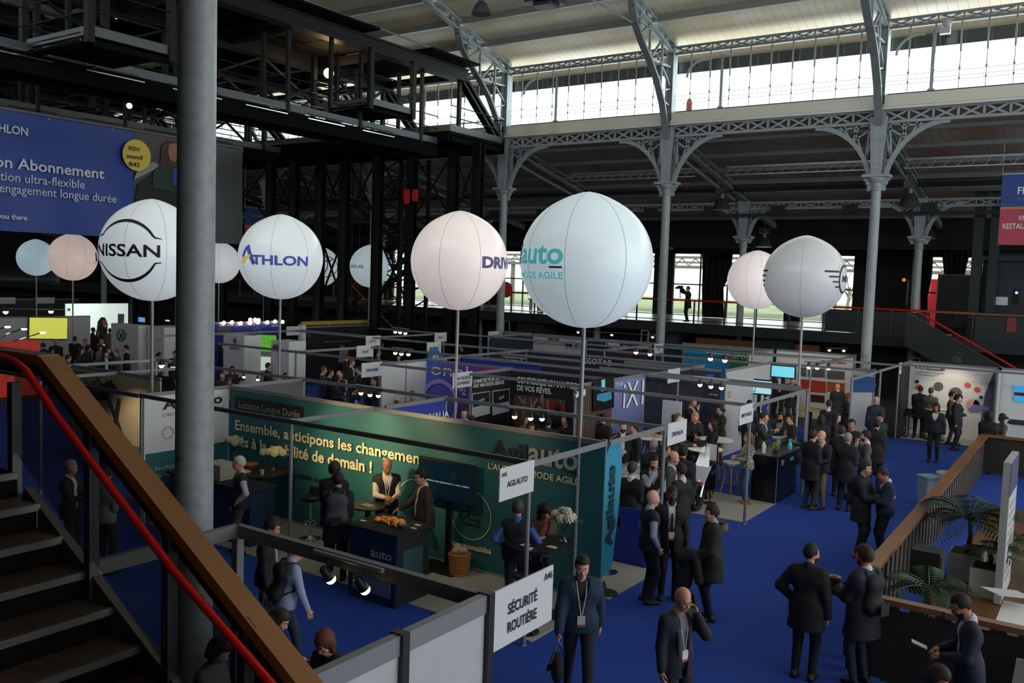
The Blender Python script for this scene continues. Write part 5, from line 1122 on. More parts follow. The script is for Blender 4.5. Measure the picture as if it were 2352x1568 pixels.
palm((-1.55, 16.2, .03), .25, 9, .7, 'low drooping palm over the white planter box', 12, pot=.24)
palm((-.6, 17.6, .03), .5, 13, 1.1, 'palm at the right edge behind the notice panel', 22)
palm((-6.55, 21.9, .02), .5, 16, 1.3, 'tall upright palm leaves behind the dark counter', 33, up=1.0, col='#2f4a2a')
palm((-8.35, 43.6, 2.93), .7, 22, 1.0, 'dark hanging plant on the mezzanine in front of the red wall', 44, col='#1b2a17', pot=.3)
# loudspeaker on its stand
g = empty('loudspeaker', (-2.05, 13.75, 0), 'black loudspeaker on a stand behind the low fence', 'speaker')
MB().box(-2.28, -1.9, 13.55, 13.95, .62, 1.25).build('cabinet', DARK, g); MB().box(-1.9, -1.885, 13.58, 13.92, .66, 1.2).build('grille', BLACKS, g); m = MB().tube([(-2.08, 13.75, .62), (-2.08, 13.75, .25)], .025, 8)
for a in (0, 2.1, 4.2): m.tube([(-2.08, 13.75, .4), (-2.08+.35*math.cos(a), 13.75+.35*math.sin(a), .03)], .015, 6)
m.build('tripod', BLACKS, g)
# notice panel, papers, seats behind the fence
g = empty('notice_board', (-1.3, 16.3, 0), 'tall standing white notice panel with a coloured head at the right', 'panel')
MB().box(-1.40, -1.30, 15.7, 16.95, .05, 2.30).build('panel_body', mat('pale_grey_board', '#9fa2a3', .5), g); MB().box(-1.298, -1.29, 15.72, 16.93, .1, 1.75).build('white_print', mat('panel_white_print', '#b9bbbd', .5), g); MB().box(-1.298, -1.288, 15.72, 16.93, 1.75, 2.28).build('head_print', mat('panel_violet_print', '#4a4a6e', .5), g)
for k in range(9): MB().box(-1.289, -1.284, 15.9+.03*(k % 3), 16.75-.08*(k % 2), 1.55-k*.15, 1.58-k*.15).build('text_line', GREYT, g)
tag(MB().bar((-1.25, 13.3, .95), (-.85, 13.75, .86), .32, .012).build('paper_sheet', mat('paper', '#b6babb', .6)), 'white sheet sticking out in front of the notice panel', 'paper')
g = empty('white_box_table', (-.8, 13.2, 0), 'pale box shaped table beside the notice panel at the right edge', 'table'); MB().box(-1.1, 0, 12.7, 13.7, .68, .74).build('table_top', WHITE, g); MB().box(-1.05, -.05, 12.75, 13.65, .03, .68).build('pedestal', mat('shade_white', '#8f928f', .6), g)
for x, y, lb in ((-1.62, 12.6, 'white shell chair behind the low fence, beside the bearded person'), (-.9, 12.15, 'pale chair at the lower right edge behind the bearded person'), (-.55, 11.0, 'pale seat in the bottom right corner')):
    g = empty('shell_chair', (x, y, 0), lb, 'chair')
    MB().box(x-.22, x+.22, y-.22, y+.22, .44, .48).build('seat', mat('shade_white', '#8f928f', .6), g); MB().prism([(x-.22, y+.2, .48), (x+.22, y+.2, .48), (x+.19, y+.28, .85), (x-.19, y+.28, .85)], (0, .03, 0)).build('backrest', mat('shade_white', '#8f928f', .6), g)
    for sx in (-1, 1):
        for sy in (-1, 1): MB().tube([(x+sx*.18, y+sy*.18, .44), (x+sx*.22, y+sy*.22, .03)], .012, 6).build('leg', ALU, g)
# bins
g = empty('clear_bin', (-3.25, 21.2, 0), 'pale translucent recycling bin behind the fence', 'bin'); MB().lathe((-3.3, 21.3, .02), [(.21, 0), (.26, .78), (.28, .8), (.28, .84), (.25, .84)], 4).build('bin_body', mat('translucent_blue', '#8aa2b5', .3), g)
g = empty('white_bucket', (-3.1, 22.2, 0), 'white lidded bucket beside the translucent bin', 'bucket'); MB().lathe((-3.1, 22.3, .02), [(.19, 0), (.22, .72)], 20).build('bucket_body', WHITE, g); MB().lathe((-3.1, 22.3, .74), [(.235, 0), (.235, .05), (.2, .07)], 20).build('lid', mat('white_lid', '#b9bab8', .5), g)
# generic builders
OAK = mat('pale_oak', '#b08a5c', .5, noise=.1)
def hightable(x, y, label, top=WHITE, leg='oak', r=.42, h=1.08, name='high_table'):
    g = empty(name, (x, y, 0), label, 'table'); MB().lathe((x, y, h-.03), [(r*.97, 0), (r, .01), (r, .03)], 32).build('table_top', top, g)
    if leg == 'oak':
        for k in range(4): a = .78+k*1.571; MB().tube([(x+.1*math.cos(a), y+.1*math.sin(a), h-.04), (x+.28*math.cos(a), y+.28*math.sin(a), .03)], [.022, .015], 8).build('leg', OAK, g)
    else: MB().lathe((x, y, .03), [(.30, 0), (.30, .02), (.05, .05), (.045, h-.08), (.1, h-.05)], 24).build('pedestal', leg, g, True)
    return g
def stool(x, y, label, kind='oak', h=.76, rot=0):
    g = empty('bar_stool', (x, y, 0), label, 'stool')
    if kind == 'oak':
        MB().lathe((x, y, h-.08), [(.05, 0), (.17, .02), (.21, .08), (.20, .10), (.15, .05), (.01, .03)], 24).build('seat', mat('seat_grey_white', '#b5bdc4', .45), g, True)
        for k in range(4): a = .4+rot+k*1.571; MB().tube([(x+.09*math.cos(a), y+.09*math.sin(a), h-.07), (x+.22*math.cos(a), y+.22*math.sin(a), .03)], [.020, .013], 8).build('leg', OAK, g)
        m = MB(); q = [(x+.17*math.cos(.4+rot+k*1.571), y+.17*math.sin(.4+rot+k*1.571), .28) for k in range(5)]; m.tube(q, .008, 6); m.build('foot_ring', OAK, g)
    else:
        MB().lathe((x, y, h), [(.17, 0), (.19, .02), (.19, .06), (.15, .08)], 24).build('seat', mat('black_leatherette', '#17181a', .4), g, True); MB().box(x-.17, x+.17, y+.13, y+.17, h+.06, h+.22).build('backrest', mat('black_leatherette', '#17181a', .4), g)
        MB().lathe((x, y, .02), [(.20, 0), (.20, .015), (.08, .04), (.028, .08), (.028, h-.05), (.06, h)], 28).build('chrome_column', CHROME, g, True)
        MB().tube([(x+.13*math.cos(k*math.pi/8), y+.13*math.sin(k*math.pi/8), .32) for k in range(17)], .009, 6).build('foot_ring', CHROME, g)
    return g
hightable(-7.88, 19.62, 'nearest white round high table on oak legs at the car stand'); hightable(-8.14, 21.0, 'farther white round high table behind the blonde person'); hightable(-9.5, 20.1, 'white round table with a heap of pastries below the violet wall')
stool(-7.35, 20.0, 'grey seated oak bar stool right of the nearest white round table'); stool(-7.6, 19.0, 'oak bar stool just under the nearest white round table', rot=.5)
def pastries(x, y, z, n, label, grp, spread=.22, seed=1):
    random.seed(seed); pm = mat('golden_pastry', '#cf8a3a', .5, noise=.25, nscale=30); proto = None
    for k in range(n):
        a = random.uniform(0, 6.28); r = spread*math.sqrt(random.random()); px, py, pz = x+r*1.5*math.cos(a), y+r*math.sin(a), z+.03+.04*(k % 3)*(1-r/spread)
        if proto is None:
            q = [(-.055, .022, 0), (-.03, -.002, .008), (0, -.010, .012), (.03, -.002, .008), (.055, .022, 0)]; o = MB().tube(q, [.008, .022, .028, .022, .008], 8).build('croissant', pm, None, True); proto = o; o.location = (px, py, pz)
        else: o = proto.copy(); C.objects.link(o); o.location = (px, py, pz)
        o.rotation_euler = (random.uniform(-.3, .3), random.uniform(-.3, .3), random.uniform(0, 6.28)); tag(o, label, 'croissant', grp)
pastries(-9.5, 20.1, 1.08, 9, 'golden pastry in the heap on the white table below the violet wall', 'pastries on the white table', .16, 3)
# items on the nearest white table
tag(MB().lathe((-8.05, 19.75, 1.08), [(.09, 0), (.15, .12), (.14, .13), (.08, .02)], 18).build('black_bowl', DARK), 'black bowl on the nearest white round table', 'bowl')
g = empty('paper_stand', (-7.35, 18.75, 0), 'small framed information display on a pole by the motorcycle', 'display'); MB().box(-7.5, -7.2, 18.72, 18.74, .98, 1.4).build('frame', DARK, g); MB().box(-7.47, -7.23, 18.705, 18.72, 1.01, 1.37).build('sheet', mat('paper', '#b6babb', .6), g); MB().tube([(-7.35, 18.74, .98), (-7.35, 18.74, .03)], .015, 8).lathe((-7.35, 18.74, .03), [(.15, 0), (.15, .015)], 18).build('pole', DARK, g)
# dark counter with jar and bottles
g = empty('dark_counter', (-6.45, 20.4, 0), 'tall dark counter with small white and blue marks beside the mottled blouse', 'counter'); MB().box(-6.78, -6.2, 19.75, 21.25, .03, 1.06).build('body', mat('glossy_black', '#0d0f13', .25), g); MB().box(-6.84, -6.16, 19.69, 21.31, 1.06, 1.10).build('counter_top', mat('graphite_top', '#1e2023', .3), g); MB().box(-6.2, -6.19, 19.73, 19.76, .03, 1.06).build('edge_strip', ALU, g)
MB().box(-6.199, -6.192, 20.05, 20.2, .85, .97).box(-6.199, -6.192, 20.7, 20.78, .86, .94).box(-6.199, -6.192, 20.84, 20.92, .86, .94).build('printed_mark', mat('pale_blue_mark', '#8ea3c9', .5), g)
g = empty('drink_jar', (-6.45, 20.35, 1.1), 'clear jar with green leaves on the dark counter', 'jar'); MB().lathe((-6.45, 20.35, 1.10), [(.12, 0), (.13, .03), (.13, .24), (.10, .28), (.10, .31)], 20).build('jar_glass', GLASS, g, True); tag(MB().ball((-6.45, 20.35, 1.2), .09, 10, 7).ball((-6.42, 20.3, 1.27), .06, 8, 6).ball((-6.5, 20.4, 1.26), .05, 8, 6).build('green_leaves', mat('mint_green', '#7d8f4d', .6, noise=.4, nscale=30), g), kind='stuff'); MB().lathe((-6.45, 20.35, 1.41), [(.105, 0), (.105, .03)], 16).build('lid', ALU, g)
g = empty('white_dispenser', (-6.62, 19.95, 1.1), 'white dispenser bottle on the dark counter', 'bottle'); MB().lathe((-6.6, 19.98, 1.10), [(.045, 0), (.045, .18), (.02, .22)], 14).build('bottle_body', WHITE, g, True); MB().box(-6.62, -6.58, 19.93, 20.0, 1.32, 1.35).build('pump', WHITE, g)
g = empty('soap_bottle', (-6.3, 20.95, 1.1), 'blue hand gel pump bottle on the dark counter', 'bottle'); MB().lathe((-6.3, 20.95, 1.10), [(.05, 0), (.05, .12), (.02, .16), (.015, .2)], 14).build('bottle_body', mat('cyan_gel', '#4cb0cf', .2, emit='#2d7d9a', es=.1), g, True); MB().box(-6.32, -6.28, 20.89, 20.97, 1.30, 1.33).build('pump', mat('cyan_gel', '#4cb0cf', .2), g)
# motorcycle
g = empty('motorcycle', (-7.5, 18.3, 0), 'black motorcycle with red and white front fairing on the grey stand floor', 'motorcycle')
def wheel(x, y, z, r, w, g, nm):
    m = MB(); pts = [(x+0, y+r*math.cos(k*math.pi/12), z+r*math.sin(k*math.pi/12)) for k in range(25)]; m.tube(pts, w, 10); m.build(nm, mat('tyre_rubber', '#0c0c0d', .7), g, True)
    m = MB()
    for k in range(5): a = k*1.2566; m.bar((x, y, z), (x, y+r*.9*math.cos(a), z+r*.9*math.sin(a)), .04, .03)
    m.lathe((x-.05, y, z), [(.06, 0), (.06, .1)], 12, axis=(1, 0, 0)); m.build('wheel_spokes', BLACKS, g)
wheel(-7.35, 17.98, .33, .27, .07, g, 'front_tyre'); wheel(-7.6, 19.2, .33, .27, .08, g, 'rear_tyre')
MB().prism([(-7.5, 18.3, .35), (-7.3, 18.3, .35), (-7.3, 18.9, .35), (-7.5, 18.9, .35)], (0, 0, .35)).ball((-7.42, 18.75, .85), .2, 12, 8, (.8, 1.4, .7)).build('tank_and_engine', mat('gloss_black', '#101114', .15), g, True)
MB().prism([(-7.55, 18.18, .95), (-7.17, 18.18, .95), (-7.22, 17.95, .62), (-7.5, 17.95, .62)], (0, .12, 0)).build('front_fairing', mat('fairing_white', '#c5c8cf', .25), g); MB().prism([(-7.5, 17.94, .66), (-7.22, 17.94, .66), (-7.26, 17.92, .58), (-7.46, 17.92, .58)], (0, .1, 0)).build('red_trim', mat('fairing_red', '#c42a2a', .3), g)
MB().prism([(-7.52, 18.22, .95), (-7.2, 18.22, .95), (-7.27, 18.42, 1.35), (-7.45, 18.42, 1.35)], (0, .01, 0)).build('windscreen', GLASS, g); MB().tube([(-7.72, 18.5, 1.08), (-7.5, 18.4, 1.05), (-7.2, 18.35, 1.05), (-6.98, 18.45, 1.08)], .016, 8).build('handlebar', BLACKS, g)
for sx in (-.09, .09): MB().tube([(-7.36+sx, 18.32, .95), (-7.35+sx, 17.98, .33)], .025, 8).build('fork_leg', CHROME, g)
MB().ball((-7.5, 19.15, .85), .18, 12, 8, (.7, 1.7, .4)).build('seat', mat('black_leatherette', '#17181a', .4), g, True); MB().ball((-7.33, 17.99, .66), .05, 10, 6, (1, 1, 1)).build('headlamp', mat('lamp_clear', '#dfe4ea', .1), g)
# teal stand furniture
g = empty('display_screen', (-9.1, 11.5, 0), 'black flat screen on a single pole stand before the teal wall', 'screen'); MB().box(-9.72, -8.52, 11.5, 11.56, 1.16, 1.84).build('screen_body', DARK, g); MB().box(-9.69, -8.55, 11.49, 11.5, 1.19, 1.81).build('screen_glass', mat('dim_screen', '#0c1c26', .15, emit='#0e2a3a', es=.25), g)
lettering('Et consacrez-vous pleinement à votre métier', (-9.66, 11.485, 1.46), (1, 0, 0), (0, 0, 1), 1.05, .03, mat('screen_text', '#a9c0c8', .5, emit='#a9c0c8', es=.5), g, .01, out=.003)
MB().box(-9.16, -9.06, 11.58, 11.64, .05, 1.7).build('pole', BLACKS, g); MB().box(-9.55, -8.7, 11.2, 11.7, .03, .05).build('base_plate', DARK, g); MB().tube([(-9.1, 11.6, .6), (-8.95, 11.5, .3), (-8.6, 11.6, .08), (-8.4, 11.68, .05)], .008, 5).build('cable', DARK, g)
g = empty('pastry_counter', (-8.9, 9.9, 0), 'dark blue box counter with printed logo, carrying a heap of pastries', 'counter'); DB = mat('dark_blue_counter', '#16304f', .5)
MB().box(-9.46, -8.5, 9.62, 10.35, .03, 1.09).build('body', DB, g); MB().box(-9.5, -8.45, 9.58, 10.4, 1.09, 1.12).build('counter_top', DARK, g); MB().box(-8.5, -8.49, 9.64, 10.33, .05, 1.07).build('side_panel', DARK, g); MB().box(-8.489, -8.484, 9.75, 10.2, .35, .85).build('side_photo', mat('teal_photo_print', '#27464c', .6), g)
lettering('Agil', (-9.38, 9.61, .72), (1, 0, 0), (0, 0, 1), .36, .13, INK, g, .02, out=.004); lettering('auto', (-9.0, 9.61, .72), (1, 0, 0), (0, 0, 1), .42, .13, mat('silver_print', '#a9ada9', .6), g, .02, out=.004); lettering("L'AUTO EN MODE AGILE", (-9.38, 9.61, .62), (1, 0, 0), (0, 0, 1), .8, .04, mat('blue_grey_print', '#5b7390', .6), g, out=.004)
MB().box(-9.36, -8.6, 9.605, 9.615, .15, .38).build('white_notice', mat('notice_grey', '#5d6f80', .6), g)
pastries(-8.98, 10.0, 1.12, 24, 'golden pastry in the heap on the dark blue counter', 'pastries on the dark blue counter', .17, 9)
tag(MB().lathe((-9.25, 10.2, 1.12), [(.05, 0), (.055, .01), (.055, .13), (.05, .135)], 16).build('jam_jar', GLASS), 'clear glass jar at the back of the pastry counter', 'jar'); tag(MB().lathe((-8.66, 9.95, 1.12), [(.07, 0), (.08, .05), (.06, .06)], 16).build('small_bowl', mat('dark_green_glass', '#1f4340', .3)), 'small dark green bowl beside the pastries', 'bowl')
for k, (x, y) in enumerate(((-9.4, 9.85), (-8.56, 10.05), (-8.62, 10.22))): tag(MB().box(x-.05, x+.05, y-.03, y+.03, 1.12, 1.127).build('paper_card', mat('card_cream', '#c9c1a4', .6)), ['small cream card at the left end of the pastry counter', 'small cream card at the right end of the pastry counter', 'second cream card at the back right of the pastry counter'][k], 'card')
g = empty('wicker_basket', (-8.75, 11.4, 0), 'round wicker basket with crumpled paper below the screen', 'basket'); m = MB()
for k in range(9): m.lathe((-8.72, 11.42, .03+k*.04), [(.145+.004*k, 0), (.16+.004*k, .02), (.145+.004*k, .04)], 22)
m.build('woven_body', mat('wicker', '#a8743c', .7, noise=.3, nscale=60), g, True); tag(MB().ball((-8.72, 11.42, .42), .13, 9, 6, (1.1, 1, .5)).ball((-8.64, 11.38, .46), .08, 8, 6, (1.2, 1, .6)).ball((-8.8, 11.45, .46), .07, 7, 5).build('crumpled_paper', mat('paper_bag', '#b9a583', .7, noise=.2, nscale=20), g), kind='stuff')
def bouquet(x, y, z, n, label, r=.16, vase=True, seed=1, col='#c9c7ae'):
    random.seed(seed); g = empty('flower_vase', (x, y, z), label, 'flowers')
    if vase: MB().lathe((x, y, z), [(.07, 0), (.075, .02), (.04, .08), (.06, .2), (.075, .24)], 18).build('vase', GLASS if vase is True else vase, g, True)
    for k in range(n):
        a = k*2.4; rr = r*math.sqrt((k+.5)/n); fx, fy, fz = x+rr*math.cos(a), y+rr*math.sin(a), z+.36+.10*(1-rr/r)+random.uniform(-.03, .03); m = MB()
        for q in range(22):
            b_ = q*2.4; c_ = 1-2*(q+.5)/22; s_ = math.sqrt(1-c_*c_); m.ball((fx+.058*s_*math.cos(b_), fy+.058*s_*math.sin(b_), fz+.05*c_), .024, 6, 4)
        m.build('blossom', mat('hydrangea_'+col.strip('#'), col, .7), g, True)
    m = MB()
    for k in range(9): a = k*.8; m.tube([(x, y, z+.15), (x+r*.5*math.cos(a), y+r*.5*math.sin(a), z+.28), (x+r*1.25*math.cos(a), y+r*1.25*math.sin(a), z+.30+.05*(k % 3))], [.008, .006, .003], 4); e = Vector((x+r*1.25*math.cos(a), y+r*1.25*math.sin(a), z+.30)); m.add([e, e+Vector((.04, .03, .02)), e+Vector((.09*math.cos(a), .09*math.sin(a), .0)), e+Vector((.02, -.04, .02))], [(0, 1, 2, 3)])
    m.build('leaves', mat('leaf_green', '#2f4a2a', .6), g); return g
hightable(-6.75, 10.75, 'black round high table with leaflets and white flowers at the corner post', mat('graphite_top', '#1e2023', .3), DARK, .50, 1.10)
bouquet(-6.5, 10.98, 1.10, 7, 'glass vase of white hydrangeas on the black round table', .17, seed=2)
random.seed(6)
for k in range(7):
    a = random.uniform(0, 6.28); r = .12+.28*random.random(); x, y = -6.8+r*math.cos(a), 10.66+r*math.sin(a)*.8
    tag(MB().box(-.07, .07, -.045, .045, 0, .006).build('leaflet', mat(['paper', 'teal_card', 'card_cream'][k % 3], ['#b6babb', '#2d5a5a', '#c9c1a4'][k % 3], .6)), 'leaflet lying on the black round table', 'leaflet', 'leaflets on the black round table').location = (x, y, 1.102+.002*k)
    bpy.data.objects['leaflet' if k == 0 else 'leaflet.%03d' % k].rotation_euler = (0, 0, a)
stool(-6.55, 10.12, 'black bar stool with chrome column nearest the SÉCURITÉ ROUTIÈRE board', 'c', .78); stool(-6.9, 13.1, 'chrome based bar stool beyond the feather flag', 'c', .74)
hightable(-13.4, 11.2, 'dark round high table with fruit bowl and cream flowers left of the teal wall', mat('brown_top', '#3b2a1c', .35), DARK, .55, 1.08)
bouquet(-13.15, 11.3, 1.08, 9, 'big bunch of cream flowers on the left high table', .2, seed=4, col='#d6cfa0'); bouquet(-14.3, 11.3, 1.15, 6, 'bunch of pale flowers near the coffee machine', .15, seed=7, col='#b9b79a')
g = empty('fruit_bowl', (-13.6, 11.05, 1.08), 'terracotta bowl on the left high table', 'bowl'); MB().lathe((-13.62, 11.15, 1.08), [(.06, 0), (.16, .10), (.155, .11), (.05, .03)], 18).build('bowl_body', mat('terracotta', '#a8613a', .5), g, True)
for k, (dx, dy) in enumerate(((-.1, -.35), (.3, -.2))): tag(MB().lathe((-13.4+dx, 11.2+dy, 1.08), [(.03, 0), (.04, .09), (.038, .09)], 14).build('paper_cup', mat('cup_cream', '#cbbd98', .6)), ['paper cup at the front of the left high table', 'paper cup at the right of the left high table'][k], 'cup')
tag(MB().box(-.14, .14, -.09, .09, 0, .03).build('napkin_tray', mat('card_cream', '#c9c1a4', .6)), 'white tray of napkins on the left high table', 'tray').location = (-13.55, 10.9, 1.08)
g = empty('reception_counter', (-13.6, 10.4, 0), 'long dark blue reception counter at the left of the teal stand', 'counter'); MB().box(-14.7, -12.4, 10.15, 10.7, .03, 1.0).build('body', DB, g); MB().box(-14.75, -12.35, 10.1, 10.75, 1.0, 1.04).build('counter_top', DARK, g); lettering('auto', (-12.95, 10.14, .6), (1, 0, 0), (0, 0, 1), .4, .12, mat('silver_print', '#a9ada9', .6), g, .02, out=.004)
g = empty('coffee_machine', (-13.6, 10.45, 1.04), 'pale boxy coffee machine on the reception counter', 'coffee machine'); MB().box(-13.85, -13.35, 10.25, 10.65, 1.04, 1.32).build('machine_body', mat('beige_plastic', '#a7a391', .5), g); MB().box(-13.75, -13.45, 10.24, 10.25, 1.10, 1.22).build('front_grille', GREYT, g)
tag(MB().lathe((-14.0, 10.35, 1.04), [(.05, 0), (.11, .04), (.10, .045)], 16).build('red_dish', mat('dark_red_dish', '#7a2024', .4)), 'small red dish on the reception counter', 'dish')
hightable(-10.15, 10.75, 'small table with leaflets between the backpack wearer and the white sleeved person', mat('brown_top', '#3b2a1c', .35), DARK, .30, 1.06); tag(MB().box(-10.25, -10.05, 10.65, 10.8, 1.06, 1.07).build('leaflet_stack', mat('card_cream', '#c9c1a4', .6)), 'stack of cream leaflets on the small table', 'leaflets')
stool(-12.0, 11.2, 'dark bar stool between the left high table and the backpack wearer', 'c', .74)
# chair at the corner post
g = empty('metal_chair', (-3.2, 6.3, 0), 'black metal framed chair by the corner post of the white partition', 'chair'); cx, cy = -3.1, 6.35
MB().box(cx-.23, cx+.23, cy-.23, cy+.23, .44, .48).build('seat', BLACKS, g); MB().tube([(cx+.22, cy-.22, .46), (cx+.24, cy-.22, .9), (cx+.24, cy+.22, .9), (cx+.22, cy+.22, .46)], .014, 8).tube([(cx+.23, cy-.22, .7), (cx+.23, cy+.22, .7)], .01, 6).build('back_frame', BLACKS, g)
for sx in (-1, 1):
    for sy in (-1, 1): MB().tube([(cx+sx*.2, cy+sy*.2, .45), (cx+sx*.23, cy+sy*.23, .02)], .013, 6).build('leg', BLACKS, g)
g = empty('low_chair', (-1.35, 9.6, 0), 'dark seat under the low seated person in the bottom right corner', 'chair'); MB().box(-1.6, -1.1, 9.35, 9.85, .40, .45).build('seat', BLACKS, g)
for sx in (-1, 1):
    for sy in (-1, 1): MB().tube([(-1.35+sx*.2, 9.6+sy*.2, .41), (-1.35+sx*.23, 9.6+sy*.23, .02)], .015, 6).build('leg', BLACKS, g)
# car auction counter and stool, tables further back
g = empty('white_counter', (-2.4, 30.5, 0), 'white counter with yellow and navy letters at the right edge', 'counter'); MB().box(-2.6, -.8, 29.9, 30.6, .02, 1.1).build('body', WHITE, g); MB().box(-2.65, -.75, 29.85, 30.65, 1.1, 1.14).build('counter_top', DARK, g); MB().box(-2.15, -1.2, 29.88, 29.9, .55, .95).build('yellow_mark', mat('print_yellow', '#e0a92c', .6), g); MB().box(-2.15, -1.2, 29.88, 29.9, .25, .55).build('navy_mark', mat('navy_logo', '#1c2350', .5), g); lettering('DAT', (-2.1, 29.87, .6), (1, 0, 0), (0, 0, 1), .8, .3, mat('navy_logo', '#1c2350', .5), g, .02, out=.005)
stool(-5.7, 31.9, 'chrome bar stool at the left corner of the car auction stand', 'c', .75); hightable(-4.9, 32.0, 'small round table among the visitors at the car auction stand', WHITE, DARK, .35, 1.05)
hightable(-8.0, 28.6, 'pale round high table before the photo wall', mat('pale_oak', '#b08a5c', .5), DARK, .5, 1.05); hightable(-6.9, 29.6, 'black leaflet table at the right of the photo wall', mat('graphite_top', '#1e2023', .3), DARK, .5, 1.05); tag(MB().box(-7.1, -6.7, 29.4, 29.75, 1.05, 1.08).build('leaflet_stack', mat('blue_photo_print', '#3f62a0', .5)), 'stack of blue leaflets on the black leaflet table', 'leaflets')
def screen(px0, py0, px1, py1, Y, label, col, es, foot=True):
    a, b_ = at(px0, py0, Y=Y), at(px1, py1, Y=Y); g = empty('lit_screen', (a.x, Y, 0), label, 'screen'); MB().box(a.x-.04, b_.x+.04, Y, Y+.06, b_.z-.04, a.z+.04).build('screen_body', DARK, g); MB().box(a.x, b_.x, Y-.01, Y, b_.z, a.z).build('screen_picture', mat('screen_'+col.strip('#'), col, .4, emit=col, es=es), g)
    if foot: MB().box((a.x+b_.x)/2-.05, (a.x+b_.x)/2+.05, Y+.06, Y+.12, .03, a.z-.1).lathe(((a.x+b_.x)/2, Y+.08, .02), [(.35, 0), (.35, .02)], 16).build('pole', DARK, g)
    return g, a, b_
g, a, b_ = screen(1714, 871, 1771, 906, 26.5, 'large pale blue screen showing a phone outline', '#a9dbe6', .62); m = MB(); c0 = a.x+(b_.x-a.x)*.18
for z0, z1, x0, x1 in ((a.z-.05, a.z-.07, 0, .17), (b_.z+.06, b_.z+.04, 0, .17)): m.box(c0+x0, c0+x1, 26.475, 26.49, z1, z0)
m.box(c0, c0+.015, 26.475, 26.49, b_.z+.05, a.z-.06).box(c0+.155, c0+.17, 26.475, 26.49, b_.z+.05, a.z-.06); m.build('phone_outline', mat('screen_slate', '#3e5a66', .5), g)
screen(1773, 839, 1824, 868, 31, 'cyan screen on the photo wall stand', '#6fd0e6', .62); screen(318, 728, 333, 740, 34, 'tiny blue screen in the distance right of the ringed logo column', '#6aa6d8', .7, False); screen(380, 734, 390, 738, 34, 'tiny white screen left of the thick column', '#e0e6e6', .8, False)
g = empty('mint_counter', (-20, 29, 0), 'mint green box counter with a white board above it in the middle rows', 'counter'); p = at(1258, 843, Y=28.8); q = at(1302, 860, Y=28.8); MB().box(p.x, q.x, 28.8, 29.3, .02, p.z).build('body', mat('mint', '#6fb0a4', .6), g); p = at(1268, 830, Y=28.8); MB().box(p.x, p.x+.5, 28.75, 28.8, p.z-.35, p.z+.02).build('sign_board', mat('sign_white', '#cfd3d4', .5), g)
g = empty('white_info_panel', (-9, 22.5, 0), 'white information panel with small dark marks before the speckled navy wall', 'panel'); p = at(1522, 918, Y=21.6); q = at(1562, 985, Y=21.6); MB().box(p.x-.0, q.x+.0, 21.6, 21.66, .02, p.z).build('panel_body', mat('panel_pale_blue', '#b9c2cf', .5), g); MB().box(q.x-.25, q.x-.12, 21.585, 21.6, p.z-.55, p.z-.35).box(p.x+.1, p.x+.2, 21.585, 21.6, .7, .8).build('dark_marks', NAVY, g)
g = empty('blue_leaf_flag', (-21, 21.5, 0), 'small blue leaf shaped flag with white letters behind the purple wall', 'flag'); p = at(1000, 798, X=-19.5); MB().prism([(-19.5, p.y-.45, 0.1), (-19.5, p.y+.35, .1), (-19.5, p.y+.4, p.z-.35), (-19.5, p.y+.1, p.z-.02), (-19.5, p.y-.3, p.z-.05), (-19.5, p.y-.5, p.z-.5)], (.02, 0, 0)).build('flag_cloth', mat('mid_blue_flag', '#2d6fb0', .6), g); wtext('fi', ('X', -19.46), (992, 825), (1006, 824), 9, WHITET, g); MB().tube([(-19.52, p.y-.5, 0), (-19.52, p.y-.52, p.z-.4), (-19.52, p.y-.2, p.z)], .015, 6).build('flag_pole', BLACKS, g)
# white car on the gabled stand and pale car by the wood wall
def car(x, y, s, ang, label, col):
    g = empty('show_car', (x, y, 0), label, 'car'); R_ = Matrix.Rotation(ang, 3, 'Z'); T_ = lambda v: R_@(Vector(v)*s)+Vector((x, y, 0))
    prof = [(-2.1, .3), (2.1, .3), (2.15, .65), (1.9, .85), (1.0, .95), (.45, 1.42), (-.9, 1.48), (-1.7, 1.1), (-2.1, .95)]
    m = MB(); w_ = [.86 if z < 1 else .68 for _, z in prof]; n_ = len(prof); m.add([T_((a, -w, z)) for (a, z), w in zip(prof, w_)]+[T_((a, w, z)) for (a, z), w in zip(prof, w_)], [tuple(range(n_))[::-1], tuple(range(n_, 2*n_))]+[(i, (i+1) % n_, n_+(i+1) % n_, n_+i) for i in range(n_)]); o = m.build('car_body', mat('car_paint_'+col.strip('#'), col, .2), g); bv = o.modifiers.new('edge', 'BEVEL'); bv.width = .07; bv.segments = 3
    for sd in (-1, 1): MB().add([T_(v) for v in ((.85, sd*.80, 1.0), (.42, sd*.715, 1.36), (-.85, sd*.70, 1.40), (-1.45, sd*.80, 1.1))], [(0, 1, 2, 3)]).build('side_window', mat('dark_car_glass', '#0d0f12', .1), g)
    MB().add([T_(v) for v in ((1.0, -.72, .99), (1.0, .72, .99), (.50, .62, 1.42), (.50, -.62, 1.42))], [(0, 1, 2, 3)]).build('windscreen', mat('dark_car_glass', '#0d0f12', .1), g)
    for a in (-1.3, 1.35):
        for sd in (-1, 1): MB().lathe(T_((a, sd*.74, .33)), [(.33*s, 0), (.33*s, .14*s), (.22*s, .16*s)], 20, axis=tuple(R_@Vector((0, sd, 0)))).build('wheel', mat('tyre_rubber', '#0c0c0d', .7), g)
    for sd in (-1, 1): MB().ball(T_((2.05, sd*.6, .68)), .12*s, 8, 6, (1, 1, .6)).build('headlamp', mat('lamp_clear', '#dfe4ea', .1), g)
    return g
car(at(290, 985, z=.6).x, at(290, 985, z=.6).y, .8, math.radians(-40), 'white show car under the black gabled canopy', '#d9cdb4'); car(-9.0, 18.6, .55, math.radians(60), 'pale grey car model part seen before the wood slat wall', '#9fa3ab')
